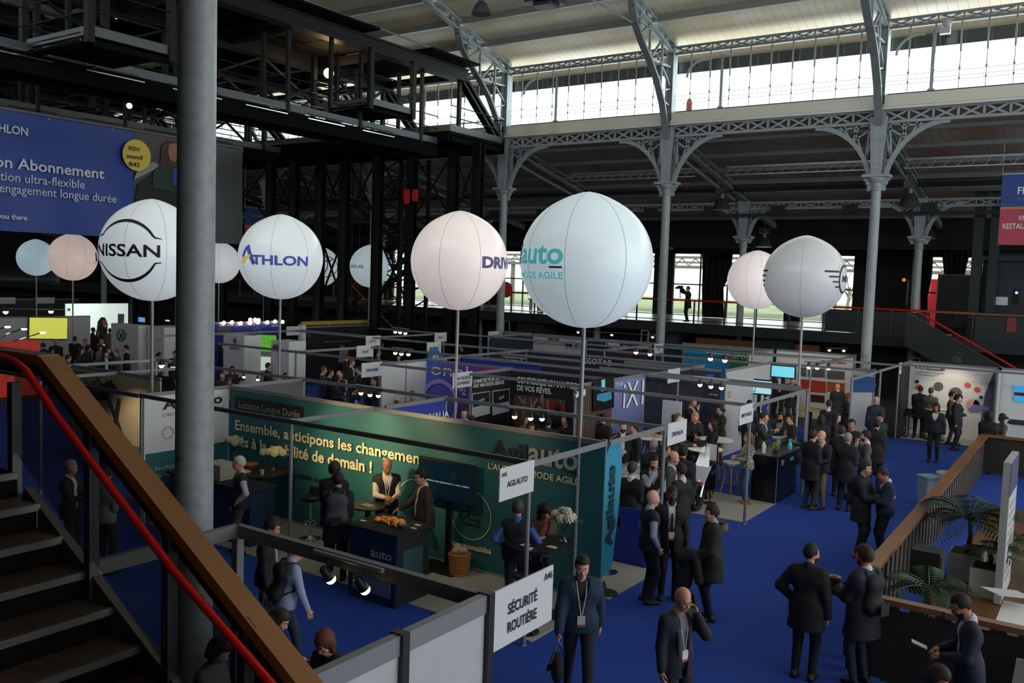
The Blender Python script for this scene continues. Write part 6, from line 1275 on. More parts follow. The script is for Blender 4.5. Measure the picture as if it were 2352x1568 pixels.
# far staircase, parapet and service blocks at right
g = empty('mezzanine_staircase', (-5.4, 40, 0), 'dark mezzanine staircase with red and wooden handrails and faint number 06', 'staircase')
top, bot = Vector((-7.3, 40, 2.93)), Vector((-2.0, 40, .02)); N_ = 16
for k in range(N_): x = top.x+(bot.x-top.x)*k/N_; z = top.z+(bot.z-top.z)*(k+1)/N_; MB().box(x, x+.36, 40.0, 41.3, z-.04, z).build('tread', BLACKS, g)
MB().prism([(-7.5, 39.97, 4.0), (-7.5, 39.97, 2.6), (-2.0, 39.97, -.0+.02), (-2.0, 39.97, 1.0)], (0, -.03, 0)).build('side_panel', mat('dark_slate_panel', '#20272a', .6), g)
MB().tube([(-7.21, 39.9, 4.12), (-3.59, 39.9, 2.12), (-2.0, 39.9, 1.24)], .04, 8).build('red_handrail', RED, g); MB().bar((-7.5, 39.95, 4.0), (-2.2, 39.95, 1.10), .10, .06).build('wooden_rail', mat('brown_wood_rail', '#4d372c', .5), g)
wtext('06', ('Y', 39.93), (2188, 832), (2210, 832), 15, mat('faint_grey_number', '#4c5254', .6), g, .03); wtext('PORTE', ('Y', 39.93), (2188, 814), (2216, 812), 4, mat('faint_grey_number', '#4c5254', .6), g)
g = empty('mezzanine_parapet', (-3, 41.5, 2.9), 'dark solid parapet with wooden cap on the right of the mezzanine', 'parapet'); MB().box(-5.1, 6, 41.45, 41.5, 2.93, 4.0).build('panel', mat('dark_slate_panel', '#20272a', .6), g); MB().box(-7.4, 6, 41.35, 41.55, 4.0, 4.07).build('wooden_cap', mat('brown_cap', '#7b4f2c', .45), g)
tag(MB().box(-3.95, -3.6, 41.40, 41.44, 3.35, 3.95).box(-3.93, -3.62, 41.39, 41.40, 3.55, 3.93).build('wall_poster', mat('poster_rose', '#7a3035', .5)), 'small white and red poster on the dark parapet', 'poster')
m = MB().box(-5.2, 3, 47.8, 48, 2.93, 9).box(-6.4, 3, 44.8, 45, 2.93, 4.9).box(-5.6, -5.2, 42.9, 43.3, 2.93, 9.3).box(-4.95, -4.6, 42.9, 43.3, 2.93, 9.3).box(-5.3, 3, 43, 43.2, 6.3, 6.5).box(-5.2, 3, 43.4, 43.6, 2.93, 6.3); struct(m.build('wall_service_block', mat('slate_block', '#232b2f', .6)), 'dark steel clad service block on the right of the mezzanine', 'wall')
g = empty('service_box', (-6.4, 46, 2.93), 'dark boxy cabinet with a painted pale lit edge on the mezzanine', 'cabinet'); MB().box(-7.3, -5.3, 45.6, 46.4, 2.93, 5.7).build('cabinet_body', mat('slate_block', '#232b2f', .6), g); MB().tube([(-7.28, 45.55, 4.4), (-7.28, 45.55, 5.5), (-7.1, 45.55, 5.68), (-5.4, 45.55, 5.68)], .03, 6).build('painted_lit_edge', mat('lit_edge_cream', '#8d8468', .6), g)  # cream tube stands in for light catching the cabinet's edge
a, b_ = at(2285, 681, Y=43.3), at(2314, 701, Y=43.3); tag(MB().box(a.x, b_.x, 43.3, 43.36, b_.z, a.z).build('notice_board', mat('sign_white', '#cfd3d4', .5)), 'white notice sheet on the dark service block', 'notice')
p = at(2335, 672, Y=43.3); g = empty('blue_lamp', p, 'tiny blue status lamp on the dark service block', 'lamp'); MB().ball(p, .06, 8, 6).build('bulb', mat('blue_glow', '#3b5cff', emit='#4a6cff', es=6), g); MB().box(p.x-.08, p.x+.08, 43.3, 43.4, p.z-.5, p.z+.15).build('housing', DARK, g)
p = at(2087, 642, Y=44); g = empty('lamp_post', (p.x, 44, 2.93), 'slim black lamp post with small lantern on the mezzanine', 'lamp post'); MB().tube([(p.x, 44, 2.93), (p.x, 44, p.z)], .035, 8).tube([(p.x, 44, p.z), (p.x-.2, 44, p.z+.02)], .02, 6).build('post', BLACKS, g); MB().ball((p.x-.2, 44, p.z-.02), .09, 8, 6).build('lantern', mat('lantern_amber', '#c9a25a', emit='#c98c3a', es=.6), g)
g = empty('clerestory_beacon', (-23, 33.1, 9), 'white security camera dome hung from the upper truss at the far right', 'camera'); p = at(2175, 55, Y=33.0); MB().ball(p, .16, 12, 8).box(p.x-.2, p.x+.12, p.y-.1, p.y+.1, p.z-.32, p.z-.12).build('housing', mat('pale_plastic', '#a5a8a4', .4), g); MB().tube([(p.x+.1, 33.2, p.z+.1), (p.x+.2, 33.25, p.z+.3)], .02, 6).build('bracket', ALU, g)
p = at(1583, 245, Y=35.4); tag(MB().lathe((p.x, 35.4, p.z-.45), [(.12, 0), (.12, .6), (.08, .75), (.02, .8)], 12).build('red_extinguisher', mat('signal_red', '#c22d35', .5)), 'red capsule at the eave post outside the clerestory', 'extinguisher')
for x, y, lb in ((1160, 665, 'red round board on the mezzanine rail between two big balloons'),): p = at(x, y, Y=41.3); tag(MB().lathe((p.x, 41.35, p.z), [(.45, 0), (.45, .05)], 20, axis=(0, 1, 0)).build('red_disc', RED), lb, 'board')
m = MB()
for x in (-29.4, -28.6): m.box(x-.35, x+.35, 45, 45.5, 3.6, 3.66).box(x-.3, x-.26, 45.1, 45.4, 2.93, 3.6).box(x+.26, x+.3, 45.1, 45.4, 2.93, 3.6)
tag(m.build('mezzanine_bench', BLACKS), 'dark benches far back on the mezzanine', 'bench')
# ------------------------------------------------------------------ people: continuous bodies from blended tapered limbs
def rotz(a): c, s = math.cos(a), math.sin(a); return np.array([[c, -s, 0], [s, c, 0], [0, 0, 1.]])
def rotx(a): c, s = math.cos(a), math.sin(a); return np.array([[1., 0, 0], [0, c, -s], [0, s, c]])
I3 = np.eye(3)
class Field:
    def __init__(s, lo, hi, res):
        s.lo = np.array(lo, float); s.res = res; s.n = np.maximum(4, np.ceil((np.array(hi)-s.lo)/res).astype(int)+1)
        s.ax = [s.lo[i]+res*np.arange(s.n[i]) for i in range(3)]; s.D = np.full(s.n, .3, np.float32)
    def prim(s, a, b, ra, rb, k=.02, sc=(1, 1, 1), R=I3, o=None, sub=False, cut=None):
        """tapered capsule a-b in a frame (origin o, rotation R, stretch sc); sub carves it away"""
        sc = np.array(sc, float); o = np.zeros(3) if o is None else np.array(o, float); a = np.array(a, float); b = np.array(b, float)
        w = [R@(p*sc)+o for p in (a, b)]; m = max(ra, rb)*sc.max()+k+2.5*s.res
        i0 = np.maximum(0, np.floor((np.minimum(*w)-m-s.lo)/s.res).astype(int)); i1 = np.minimum(s.n, np.ceil((np.maximum(*w)+m-s.lo)/s.res).astype(int)+1)
        if (i1 <= i0).any(): return s
        sl = tuple(slice(p, q) for p, q in zip(i0, i1))
        X, Y, Z = np.meshgrid(*[s.ax[i][sl[i]] for i in range(3)], indexing='ij', sparse=False)
        P = np.stack([X-o[0], Y-o[1], Z-o[2]], -1)@R/sc
        ba = b-a; L = ba@ba
        t = np.clip(((P-a)@ba)/L, 0, 1) if L > 1e-12 else np.zeros(P.shape[:3])
        d = (np.sqrt(((P-a-t[..., None]*ba)**2).sum(-1))-(ra+t*(rb-ra)))*sc.min()
        if cut is not None: d = np.maximum(d, cut(X, Y, Z))
        D = s.D[sl]
        if sub: s.D[sl] = np.maximum(D, -d)
        else:
            h = np.clip(.5+.5*(D-d)/k, 0, 1); s.D[sl] = D*(1-h)+d*h-k*h*(1-h)
        return s
    def carve(s, fn):
        X, Y, Z = np.meshgrid(*s.ax, indexing='ij', sparse=True); s.D = np.maximum(s.D, fn(X, Y, Z)).astype(np.float32); return s
    def mesh(s, name):
        D = s.D; D[0] = D[-1] = .1; D[:, 0] = D[:, -1] = .1; D[:, :, 0] = D[:, :, -1] = .1; I = D < 0; nx, ny, nz = D.shape
        acc = np.zeros((nx-1, ny-1, nz-1, 3), np.float32); cnt = np.zeros((nx-1, ny-1, nz-1), np.float32)
        qs = []
        for ax in range(3):
            s0 = [slice(None)]*3; s1 = [slice(None)]*3; s0[ax] = slice(0, -1); s1[ax] = slice(1, None)
            A, B = D[tuple(s0)], D[tuple(s1)]; X = I[tuple(s0)] != I[tuple(s1)]; e = np.argwhere(X)
            if len(e) == 0: continue
            t = A[X]/(A[X]-B[X]); pos = e.astype(np.float32); pos[:, ax] += t
            o1, o2 = [q for q in range(3) if q != ax]
            for d1 in (0, 1):
                for d2 in (0, 1):
                    c = e.copy(); c[:, o1] -= d1; c[:, o2] -= d2; np.add.at(acc, tuple(c.T), pos); np.add.at(cnt, tuple(c.T), 1)
            q = []
            for d1, d2 in ((1, 1), (0, 1), (0, 0), (1, 0)): c = e.copy(); c[:, o1] -= d1; c[:, o2] -= d2; q.append(c)
            fl = I[tuple(s0)][X]
            if ax == 1: fl = ~fl
            qs.append((q, fl))
        act = cnt > 0; idx = np.full(cnt.shape, -1, int); idx[act] = np.arange(act.sum())
        V = acc[act]/cnt[act][:, None]*s.res+s.lo
        F_ = []
        for q, fl in qs:
            f = np.stack([idx[tuple(c.T)] for c in q], -1); f[~fl] = f[~fl][:, ::-1]; F_.append(f)
        F_ = np.concatenate(F_)
        me = bpy.data.meshes.new(name); me.vertices.add(len(V)); me.vertices.foreach_set('co', V.astype(np.float32).ravel())
        me.loops.add(F_.size); me.loops.foreach_set('vertex_index', F_.astype(np.int32).ravel()); me.polygons.add(len(F_)); me.polygons.foreach_set('loop_start', np.arange(0, F_.size, 4, dtype=np.int32))
        me.polygons.foreach_set('use_smooth', np.ones(len(F_), bool)); me.update(); me.validate(); me.materials.append(None); return me
def ik(a, c, l1, l2, pole):
    a, c = np.array(a, float), np.array(c, float); d = c-a; L = np.linalg.norm(d); m = (l1+l2)*.995
    if L > m: c = a+d*m/L; d = c-a; L = m
    u = d/L; x = (l1*l1-l2*l2+L*L)/(2*L); h = math.sqrt(max(l1*l1-x*x, 0)); p = np.array(pole, float); p = p-u*(p@u); p /= max(np.linalg.norm(p), 1e-6)
    return a+u*x+p*h, c
POSES = dict(
    stand=dict(R=(.25, .05, .80), L=(-.25, .05, .80)), hips=dict(R=(.19, .06, 1.0), L=(-.19, .06, 1.0), eR=(1, -.6, 0), eL=(-1, -.6, 0)),
    fold=dict(R=(.03, .21, 1.10), L=(-.03, .24, 1.08)), hold=dict(R=(.07, .33, 1.14), L=(-.07, .33, 1.12)), phone=dict(L=(-.125, .145, 1.475), R=(.25, .05, .80), eL=(-.35, .1, -1)),
    phoneR=dict(R=(.125, .145, 1.475), L=(-.25, .05, .80), eR=(.35, .1, -1)), chin=dict(R=(.02, .19, 1.47), L=(-.05, .22, 1.10), eR=(.4, .3, -1)), pocket=dict(R=(.20, .08, .90), L=(-.20, .08, .90), eR=(.8, -1, 0), eL=(-.8, -1, 0)),
    pocketL=dict(L=(-.20, .10, .98), R=(.26, .03, .80), eL=(-1, -.5, 0)), walk=dict(R=(.26, .22, .86), L=(-.25, -.12, .86), fR=(.09, -.28), fL=(-.09, .26)), lean=dict(R=(.22, .36, 1.08), L=(-.22, .30, 1.08), lean=.22),
    reach=dict(R=(.22, .38, 1.05), L=(-.24, .05, .82), lean=.08), camera=dict(R=(.08, .32, 1.62), L=(-.10, .30, 1.60), eR=(1, 0, -.6), eL=(-1, 0, -.6)), behind=dict(R=(.08, -.17, .95), L=(-.08, -.17, .97), eR=(1, -.4, 0), eL=(-1, -.4, 0)),
    point=dict(R=(.20, .42, 1.30), L=(-.25, .05, .80)), clap=dict(R=(.04, .30, 1.30), L=(-.04, .30, 1.28)), coat=dict(R=(.25, .05, .80), L=(-.14, .26, 1.0)), drink=dict(R=(.05, .22, 1.44), L=(-.22, .08, .9)),
    sit=dict(R=(.10, .36, .30), L=(-.10, .34, .30), sit=1), situp=dict(R=(.06, .34, .42), L=(-.06, .34, .42), sit=1), down=dict(R=(.08, .30, 1.08), L=(-.08, .30, 1.06), nod=-.5, lean=.08), away=dict(R=(.24, .08, .84), L=(-.24, .0, .80)))
def skeleton(pose, lean=None, nod=None, turn=0):
    p = dict(POSES[pose]); J = {}; ln = p.get('lean', 0) if lean is None else lean; J['nod'] = p.get('nod', -.08) if nod is None else nod; J['turn'] = turn
    sit = p.get('sit', 0); J['sit'] = sit; J['lean'] = ln
    hz = .50 if sit else .94
    T = rotx(-ln); J['T'] = T; J['hip'] = np.array([0, 0, hz])
    up = lambda v: T@np.array(v, float)+J['hip']
    J['up'] = up
    for s, k in ((1, 'R'), (-1, 'L')):
        sh = up((.172*s, -.01, .448)); t = np.array(p[k], float)
        if sit: t = t+np.array([0, 0, .35])
        e, h = ik(sh, t, .285, .255, p.get('e'+k, (.5*s, -.55, -.6))); J['sh'+k], J['el'+k], J['ha'+k] = sh, e, h
        hj = J['hip']+np.array([.092*s, 0, -.01])
        if sit: an = np.array([.13*s, .46, .08]); kn, an = ik(hj, an, .43, .41, (0, .3, 1))
        else:
            f = p.get('f'+k, (.105*s, .0)); an = np.array([f[0], f[1], .085]); kn, an = ik(hj, an, .44, .425, (.1*s, 1, 0))
        J['hj'+k], J['kn'+k], J['an'+k] = hj, kn, an
    return J
def torso(F_, J, g, fat=0, fem=False, k=.05):
    T, h = J['T'], J['hip']; P = lambda *a, **q: F_.prim(*a, R=T, o=h, k=k, **q)
    w = .9 if fem else 1
    P((-.06, 0, .0), (.06, 0, .0), .125+g+fat*.3, .125+g+fat*.3, sc=(1, .82, 1)); P((0, .01+fat*.3, .06), (0, .01+fat*.3, .2), .135*w+g+fat, .125*w+g+fat*.8, sc=(1.05, .8, 1))
    P((-.075*w, 0, .34), (.075*w, 0, .34), .128+g, .128+g, sc=(1, .8, 1.1)); P((-.13*w, -.01, .435), (.13*w, -.01, .435), .06+g, .06+g, sc=(1, .95, .85))
    for s_ in (-1, 1): F_.prim((.02*s_, -.015, .50), (.12*s_, -.01, .45), .040+g*.6, .045+g*.6, R=T, o=h, k=.03)
    if fem: P((-.07, .075, .33), (.07, .075, .33), .065+g, .065+g)
def limbs(F_, J, g, arms=True, legs=True, wrist=1.0, thin=0):
    for s in 'RL':
        if arms:
            a, e, w = J['sh'+s], J['el'+s], J['ha'+s]; w2 = e+(w-e)*wrist
            F_.prim(a, e, .056+g-thin, .043+g-thin*.6, k=.03); F_.prim(e, w2, .043+g-thin*.6, .030+g, k=.02)
        if legs:
            F_.prim(J['hj'+s], J['kn'+s], .086+g-thin, .056+g-thin*.5, k=.03); F_.prim(J['kn'+s], J['an'+s], .055+g-thin*.5, .037+g, k=.02)
def hand(F_, J, s, curl=.5):
    e, w = J['el'+s], J['ha'+s]; f = (w-e)/np.linalg.norm(w-e); sg = 1 if s == 'R' else -1
    n = np.cross(f, np.array([0, 0, 1.]) if abs(f[2]) < .8 else np.array([0, 1., 0])); n /= np.linalg.norm(n)
    side = np.cross(n, f)   # knuckle line
    if abs(f[2]) > .8: n = -np.array([sg, 0, 0])+f*(f[0]*sg); n /= np.linalg.norm(n); side = np.cross(f, n)*-sg; side = side if side[1] > 0 else -side
    else:
        n = np.array([0, 0, -1.])-f*(-f[2]); n = n/np.linalg.norm(n)*.6+np.array([-sg, 0, 0])*.5; n -= f*(n@f); n /= np.linalg.norm(n); side = np.cross(f, n); side = side if side@np.array([-sg*.4, .1, 1]) > 0 else -side
    c = w+f*.02
    F_.prim(w-f*.02, c+f*.02, .025, .026, k=.012)
    for q in (-.5, .5): F_.prim(c+side*q*.04, c+f*.055+side*q*.05, .017, .015, k=.010)
    for i, (q, L) in enumerate(((1.5, .066), (.5, .075), (-.5, .07), (-1.5, .055))):
        b = c+f*.062+side*q*.0205; d1 = f*math.cos(curl*.7)+n*math.sin(curl*.7); d2 = f*math.cos(curl*1.9)+n*math.sin(curl*1.9); m = b+d1*L*.55
        F_.prim(b, m, .0095, .009, k=.004); F_.prim(m, m+d2*L*.5, .009, .0075, k=.003)
    t0 = c+side*.028; t1 = t0+side*.026+f*.03+n*.012; F_.prim(t0, t1, .012, .0105, k=.008); F_.prim(t1, t1+f*.026+n*.012+side*.004, .0105, .0085, k=.004)
def head_frame(J):
    nk = J['up']((0, -.005, .53)); R = rotz(-J['turn'])@rotx(J['nod']-J['lean']*.4); c = nk+np.array([0, .01, .03])+R@np.array([0, .018, .125]); return nk, R, c
def head(F_, J, detail, fem=False):
    nk, R, c = head_frame(J); h = lambda a, b, ra, rb, k=.012, **q: F_.prim(a, b, ra, rb, k=k, R=R, o=c, **q)
    F_.prim(J['up']((0, -.01, .45)), c+R@np.array([0, -.02, -.05]), .058, .054, k=.03)
    h((0, -.012, .02), (0, -.012, .03), .098, .098, sc=(.80, 1.0, 1.06)); h((0, .03, -.045), (0, .035, -.075), .062, .046, k=.03, sc=(.95, 1, 1)); h((0, .06, -.088), (0, .062, -.086), .024, .024, k=.02)
    h((0, .085, .0), (0, .104, -.028), .011, .016, k=.012); h((-.03, .076, .032), (.03, .076, .032), .013, .013, k=.012)
    h((-.012, .088, -.058), (.012, .088, -.058), .011, .011, k=.008)
    if detail:
        for s in (-1, 1): h((.031*s, .098, .012), (.031*s, .099, .012), .014, .014, sub=True); h((.031*s, .077, .012), (.031*s, .077, .012), .0145, .0145, k=.004); h((.045*s, .062, -.02), (.04*s, .062, -.03), .02, .02, k=.02)
        h((-.02, .104, -.0575), (.02, .104, -.0575), .0035, .0035, sub=True)
    for s in (-1, 1): h((.081*s, -.005, .012), (.083*s, -.01, -.018), .014, .010, k=.006, sc=(.7, 1, 1))
def hair_field(F_, J, style):
    nk, R, c = head_frame(J); h = lambda a, b, ra, rb, k=.012, **q: F_.prim(a, b, ra, rb, k=k, R=R, o=c, **q)
    q = {'short': .108, 'crop': .103, 'ring': .103, 'full': .116, 'curly': .132, 'long': .112, 'bob': .118, 'tail': .108, 'cap': .112, 'hood': .13}[style]
    h((0, -.02, .03), (0, -.018, .036), q, q, sc=(.82, 1.0, 1.04))
    if style in ('full', 'curly', 'bob'): h((0, .045, .095), (0, .02, .10), .04, .05, k=.03)
    if style == 'long':
        for x in (-.055, 0, .055): h((x, -.07, 0), (x*1.2, -.085, -.27), .05, .03, k=.03)
        for s in (-1, 1): h((.075*s, -.01, .02), (.08*s, .0, -.20), .028, .02, k=.02)
    if style in ('bob',):
        for s in (-1, 1): h((.072*s, -.02, .02), (.07*s, .0, -.10), .036, .03, k=.03)
        h((0, -.07, 0), (0, -.07, -.09), .06, .055, k=.03)
    if style == 'curly':
        for i in range(22):
            a = i*2.4; z = .10-.011*i; h((.095*math.cos(a), -.03+.09*math.sin(a)*(.9 if math.sin(a) < .3 else .4), z), (.1*math.cos(a), -.03+.095*math.sin(a)*(.9 if math.sin(a) < .3 else .4), z), .03, .03, k=.01)
    if style == 'tail': h((0, -.10, .03), (0, -.16, -.02), .03, .035, k=.02); h((0, -.16, -.02), (0, -.15, -.16), .035, .012, k=.02)
    Ri = R.T
    def face(X, Y, Z):
        x = Ri[0, 0]*(X-c[0])+Ri[0, 1]*(Y-c[1])+Ri[0, 2]*(Z-c[2]); y = Ri[1, 0]*(X-c[0])+Ri[1, 1]*(Y-c[1])+Ri[1, 2]*(Z-c[2]); z = Ri[2, 0]*(X-c[0])+Ri[2, 1]*(Y-c[1])+Ri[2, 2]*(Z-c[2])
        if style in ('long', 'bob', 'curly'): return np.minimum(np.minimum(.062-z+0*y, y-.015+.0*x), .066-np.abs(x)) if style != 'curly' else np.minimum(np.minimum(.05-z, y-.03), .07-np.abs(x))
        if style == 'ring': return np.maximum(np.minimum(y+.03, .2+0*z), np.maximum(z-.045, -.045-z))
        if style == 'cap': return np.minimum(.045-z, y+.10)
        f = np.minimum(.068-z, y-.03+.0*x)                       # face opening below the hairline
        n_ = -.055-z+0*y                                          # nape
        sb = np.minimum(np.minimum(-.005-z, y+.035), .4+0*x)      # below the ears in front
        return np.maximum(np.maximum(f, n_), sb)
    F_.carve(lambda X, Y, Z: face(X, Y, Z)); return F_
BONES = {}
CM = {}
def cmat(hexc, rough=.8, noise=0):
    if len(hexc) == 4: hexc = '#'+''.join(c*2 for c in hexc[1:])
    k = (hexc, rough)
    if k not in CM: CM[k] = mat('cloth_%s_%d' % (hexc.strip('#'), int(rough*100)), hexc, rough)
    return CM[k]
SKIN = {'l': '#c79078', 'p': '#d3a08a', 'm': '#a8714f', 'd': '#4b2e21', 't': '#b57f61'}
def clothed(pose, outfit, hair, res, lean=None, nod=None, turn=0, fem=False, fat=0, parts=None):
    """meshes of one figure; keys: body, hair, and the garments of the outfit"""
    key = (pose, outfit, hair, res, lean, nod, turn, fem, fat)
    if key in BONES: return BONES[key]
    J = skeleton(pose, lean, nod, turn); M_ = {}; pts = np.array([v for k, v in J.items() if isinstance(v, np.ndarray) and v.shape == (3,)]+[head_frame(J)[2]])
    lo = pts.min(0)-np.array([.2, .24, .14]); hi = pts.max(0)+np.array([.2, .24, .2]); lo[2] = -.01; hi[2] = max(hi[2], head_frame(J)[2][2]+.17)
    det = res < .013
    B = Field(lo, hi, res); torso(B, J, -.02, 0, fem); limbs(B, J, -.006 if not det else -.004, thin=.008); head(B, J, det, fem)
    for s in 'RL': hand(B, J, s, .9 if pose in ('hold', 'fold', 'phone', 'phoneR', 'chin', 'drink', 'camera', 'down') else .45)
    for s in 'RL': a = J['an'+s]; B.prim(a, a+np.array([0, .08, -.045]), .03, .022, k=.02)
    M_['body'] = B.mesh('person')
    rc = res*1.05
    hp = J['hip']; T = J['T']
    def tz(X, Y, Z): return T[0, 2]*(X-hp[0])+T[1, 2]*(Y-hp[1])+T[2, 2]*(Z-hp[2])   # height above the hip along the torso
    def ty(X, Y, Z): return T[0, 1]*(X-hp[0])+T[1, 1]*(Y-hp[1])+T[2, 1]*(Z-hp[2])
    def upper(g, sleeves, hem, flare=0, neck=.07, open_=0, name='jacket', wrist=.93, collar=False):
        lo2 = lo.copy(); lo2[2] = max(-.01, (hem+hp[2]-.1) if not J['sit'] else .3)
        F_ = Field(lo2, hi, rc); torso(F_, J, g, fat, fem)
        if hem < -.02 and not J['sit']:
            F_.prim((0, 0, .05), (0, 0, hem+.0), .150+g+fat*.4, .158+g+flare, R=T, o=hp, k=.05, sc=(1.08, .82, 1))
        if sleeves: limbs(F_, J, g*.8+.004, legs=False, wrist=wrist)
        else:
            for s in 'RL': F_.prim(J['sh'+s], J['sh'+s]+(J['el'+s]-J['sh'+s])*.12, .06+g*.5, .055+g*.5, k=.03)
        if collar: F_.prim((0, -.015, .50), (0, -.012, .535), .072, .072, R=T, o=hp, k=.015)
        X0 = max(hem, -.12) if J['sit'] else hem
        F_.prim((0, .03, .60), (0, .0, .52), neck, neck*.85, R=T, o=hp, sub=True)
        if open_:   # open front: a wedge from the throat to the given depth
            def wedge(X, Y, Z):
                x = np.abs(X-hp[0]-0); z = tz(X, Y, Z); y = ty(X, Y, Z); wd = np.clip((z-(.46-open_))*(.085/open_), 0, .085) if open_ < .5 else .035+0*z
                if open_ >= .5: wd = np.clip((z+.3)*.03+.028, .02, .075)
                return np.minimum(wd-x, y-.02)
            F_.carve(wedge)
        if not J['sit']: F_.carve(lambda X, Y, Z: (X0-tz(X, Y, Z))*.9)
        else: F_.carve(lambda X, Y, Z: np.minimum(-.06-tz(X, Y, Z), .5))
        return F_.mesh(name)
    def trousers(g=.012, name='trousers'):
        hi2 = hi.copy(); hi2[2] = hp[2]+.16; lo2 = lo.copy(); F_ = Field(lo2, hi2, rc)
        F_.prim((-.06, 0, .0), (.06, 0, .0), .125+g+fat*.2, .125+g+fat*.2, R=T, o=hp, sc=(1, .84, 1), k=.04); F_.prim((0, 0, .02), (0, 0, .07), .13+g*.5, .125+g*.5, R=T, o=hp, sc=(1, .82, 1), k=.03)
        limbs(F_, J, g, arms=False); F_.carve(lambda X, Y, Z: .045-Z); F_.carve(lambda X, Y, Z: tz(X, Y, Z)-.10); return F_.mesh(name)
    M_['trousers'] = trousers(.012 if not fem else .006)
    F_ = Field((lo[0], lo[1], -.005), (hi[0], hi[1], .2), min(rc, .014))
    for s, sg in (('R', 1), ('L', -1)):
        a = J['an'+s].copy(); a[2] = 0; F_.prim(a+np.array([0, -.05, .045]), a+np.array([.02*sg, .135, .038]), .044, .036, k=.01, sc=(1, 1, 1)); F_.prim(a+np.array([0, -.03, .05]), a+np.array([0, 0, .10]), .045, .045, k=.02)
    F_.carve(lambda X, Y, Z: .004-Z); M_['shoes'] = F_.mesh('shoes')
    if outfit == 'suit': M_['jacket'] = upper(.016, True, -.17, .01, open_=.62); M_['shirt'] = upper(.004, True, .0, neck=.058, name='shirt', wrist=.99, collar=True)
    elif outfit == 'closed': M_['jacket'] = upper(.018, True, -.15, .005, open_=.22); M_['shirt'] = upper(.004, True, .0, neck=.058, name='shirt', wrist=.98, collar=True)
    elif outfit == 'coat': M_['jacket'] = upper(.032, True, -.27, .03, neck=.062, name='coat', collar=True)
    elif outfit == 'parka': M_['jacket'] = upper(.045, True, -.30, .05, open_=.62, name='parka'); M_['shirt'] = upper(.004, True, .0, neck=.058, name='shirt', collar=True)
    elif outfit == 'puffer': M_['jacket'] = upper(.030, True, -.08, .0, open_=.18, name='puffer_jacket'); M_['shirt'] = upper(.004, True, .0, neck=.058, name='shirt', collar=True)
    elif outfit == 'vest': M_['jacket'] = upper(.022, False, -.10, .0, open_=.20, name='vest'); M_['shirt'] = upper(.005, True, -.02, neck=.058, name='shirt', wrist=.98, collar=True)
    elif outfit == 'jumper': M_['jacket'] = upper(.014, True, -.08, .0, neck=.062, name='jumper')
    elif outfit == 'shirt': M_['jacket'] = upper(.012, True, -.06, .0, neck=.058, name='shirt', wrist=.97, collar=True)
    if hair != 'bald':
        nk, R, c = head_frame(J); HF = Field(c-np.array([.2, .25, .40 if hair in ('long', 'tail') else .22]), c+np.array([.2, .2, .19]), rc); hair_field(HF, J, hair); M_['hair'] = HF.mesh('hair')
    M_['J'] = J; BONES[key] = M_; return M_
def place(o, m_, parent=None):
    C.objects.link(o)
    if parent is not None: o.parent = parent
    o.material_slots[0].link = 'OBJECT'; o.material_slots[0].material = m_; return o
FANCY = {}
def leopard():
    if 'leo' in FANCY: return FANCY['leo']
    m = bpy.data.materials.new('mottled_blouse_print'); m.use_nodes = True; nt = m.node_tree; b = nt.nodes['Principled BSDF']; tc = nt.nodes.new('ShaderNodeTexCoord'); v = nt.nodes.new('ShaderNodeTexVoronoi'); v.inputs['Scale'].default_value = 24; v.feature = 'DISTANCE_TO_EDGE'
    r = nt.nodes.new('ShaderNodeValToRGB'); r.color_ramp.interpolation = 'CONSTANT'; r.color_ramp.elements[0].color = (.62, .55, .40, 1); r.color_ramp.elements[1].color = (.012, .012, .014, 1); r.color_ramp.elements[1].position = .10
    nt.links.new(tc.outputs['Object'], v.inputs['Vector']); nt.links.new(v.outputs['Distance'], r.inputs[0]); nt.links.new(r.outputs[0], b.inputs['Base Color']); b.inputs['Roughness'].default_value = .8; FANCY['leo'] = m; return m
HAIRC = {'k': '#15110f', 'b': '#2f2018', 'l': '#6a4a2c', 'y': '#b98d52', 'g': '#8c8984', 'w': '#b9b7b2', 'r': '#5a2f1c', 'z': '#3b3632'}
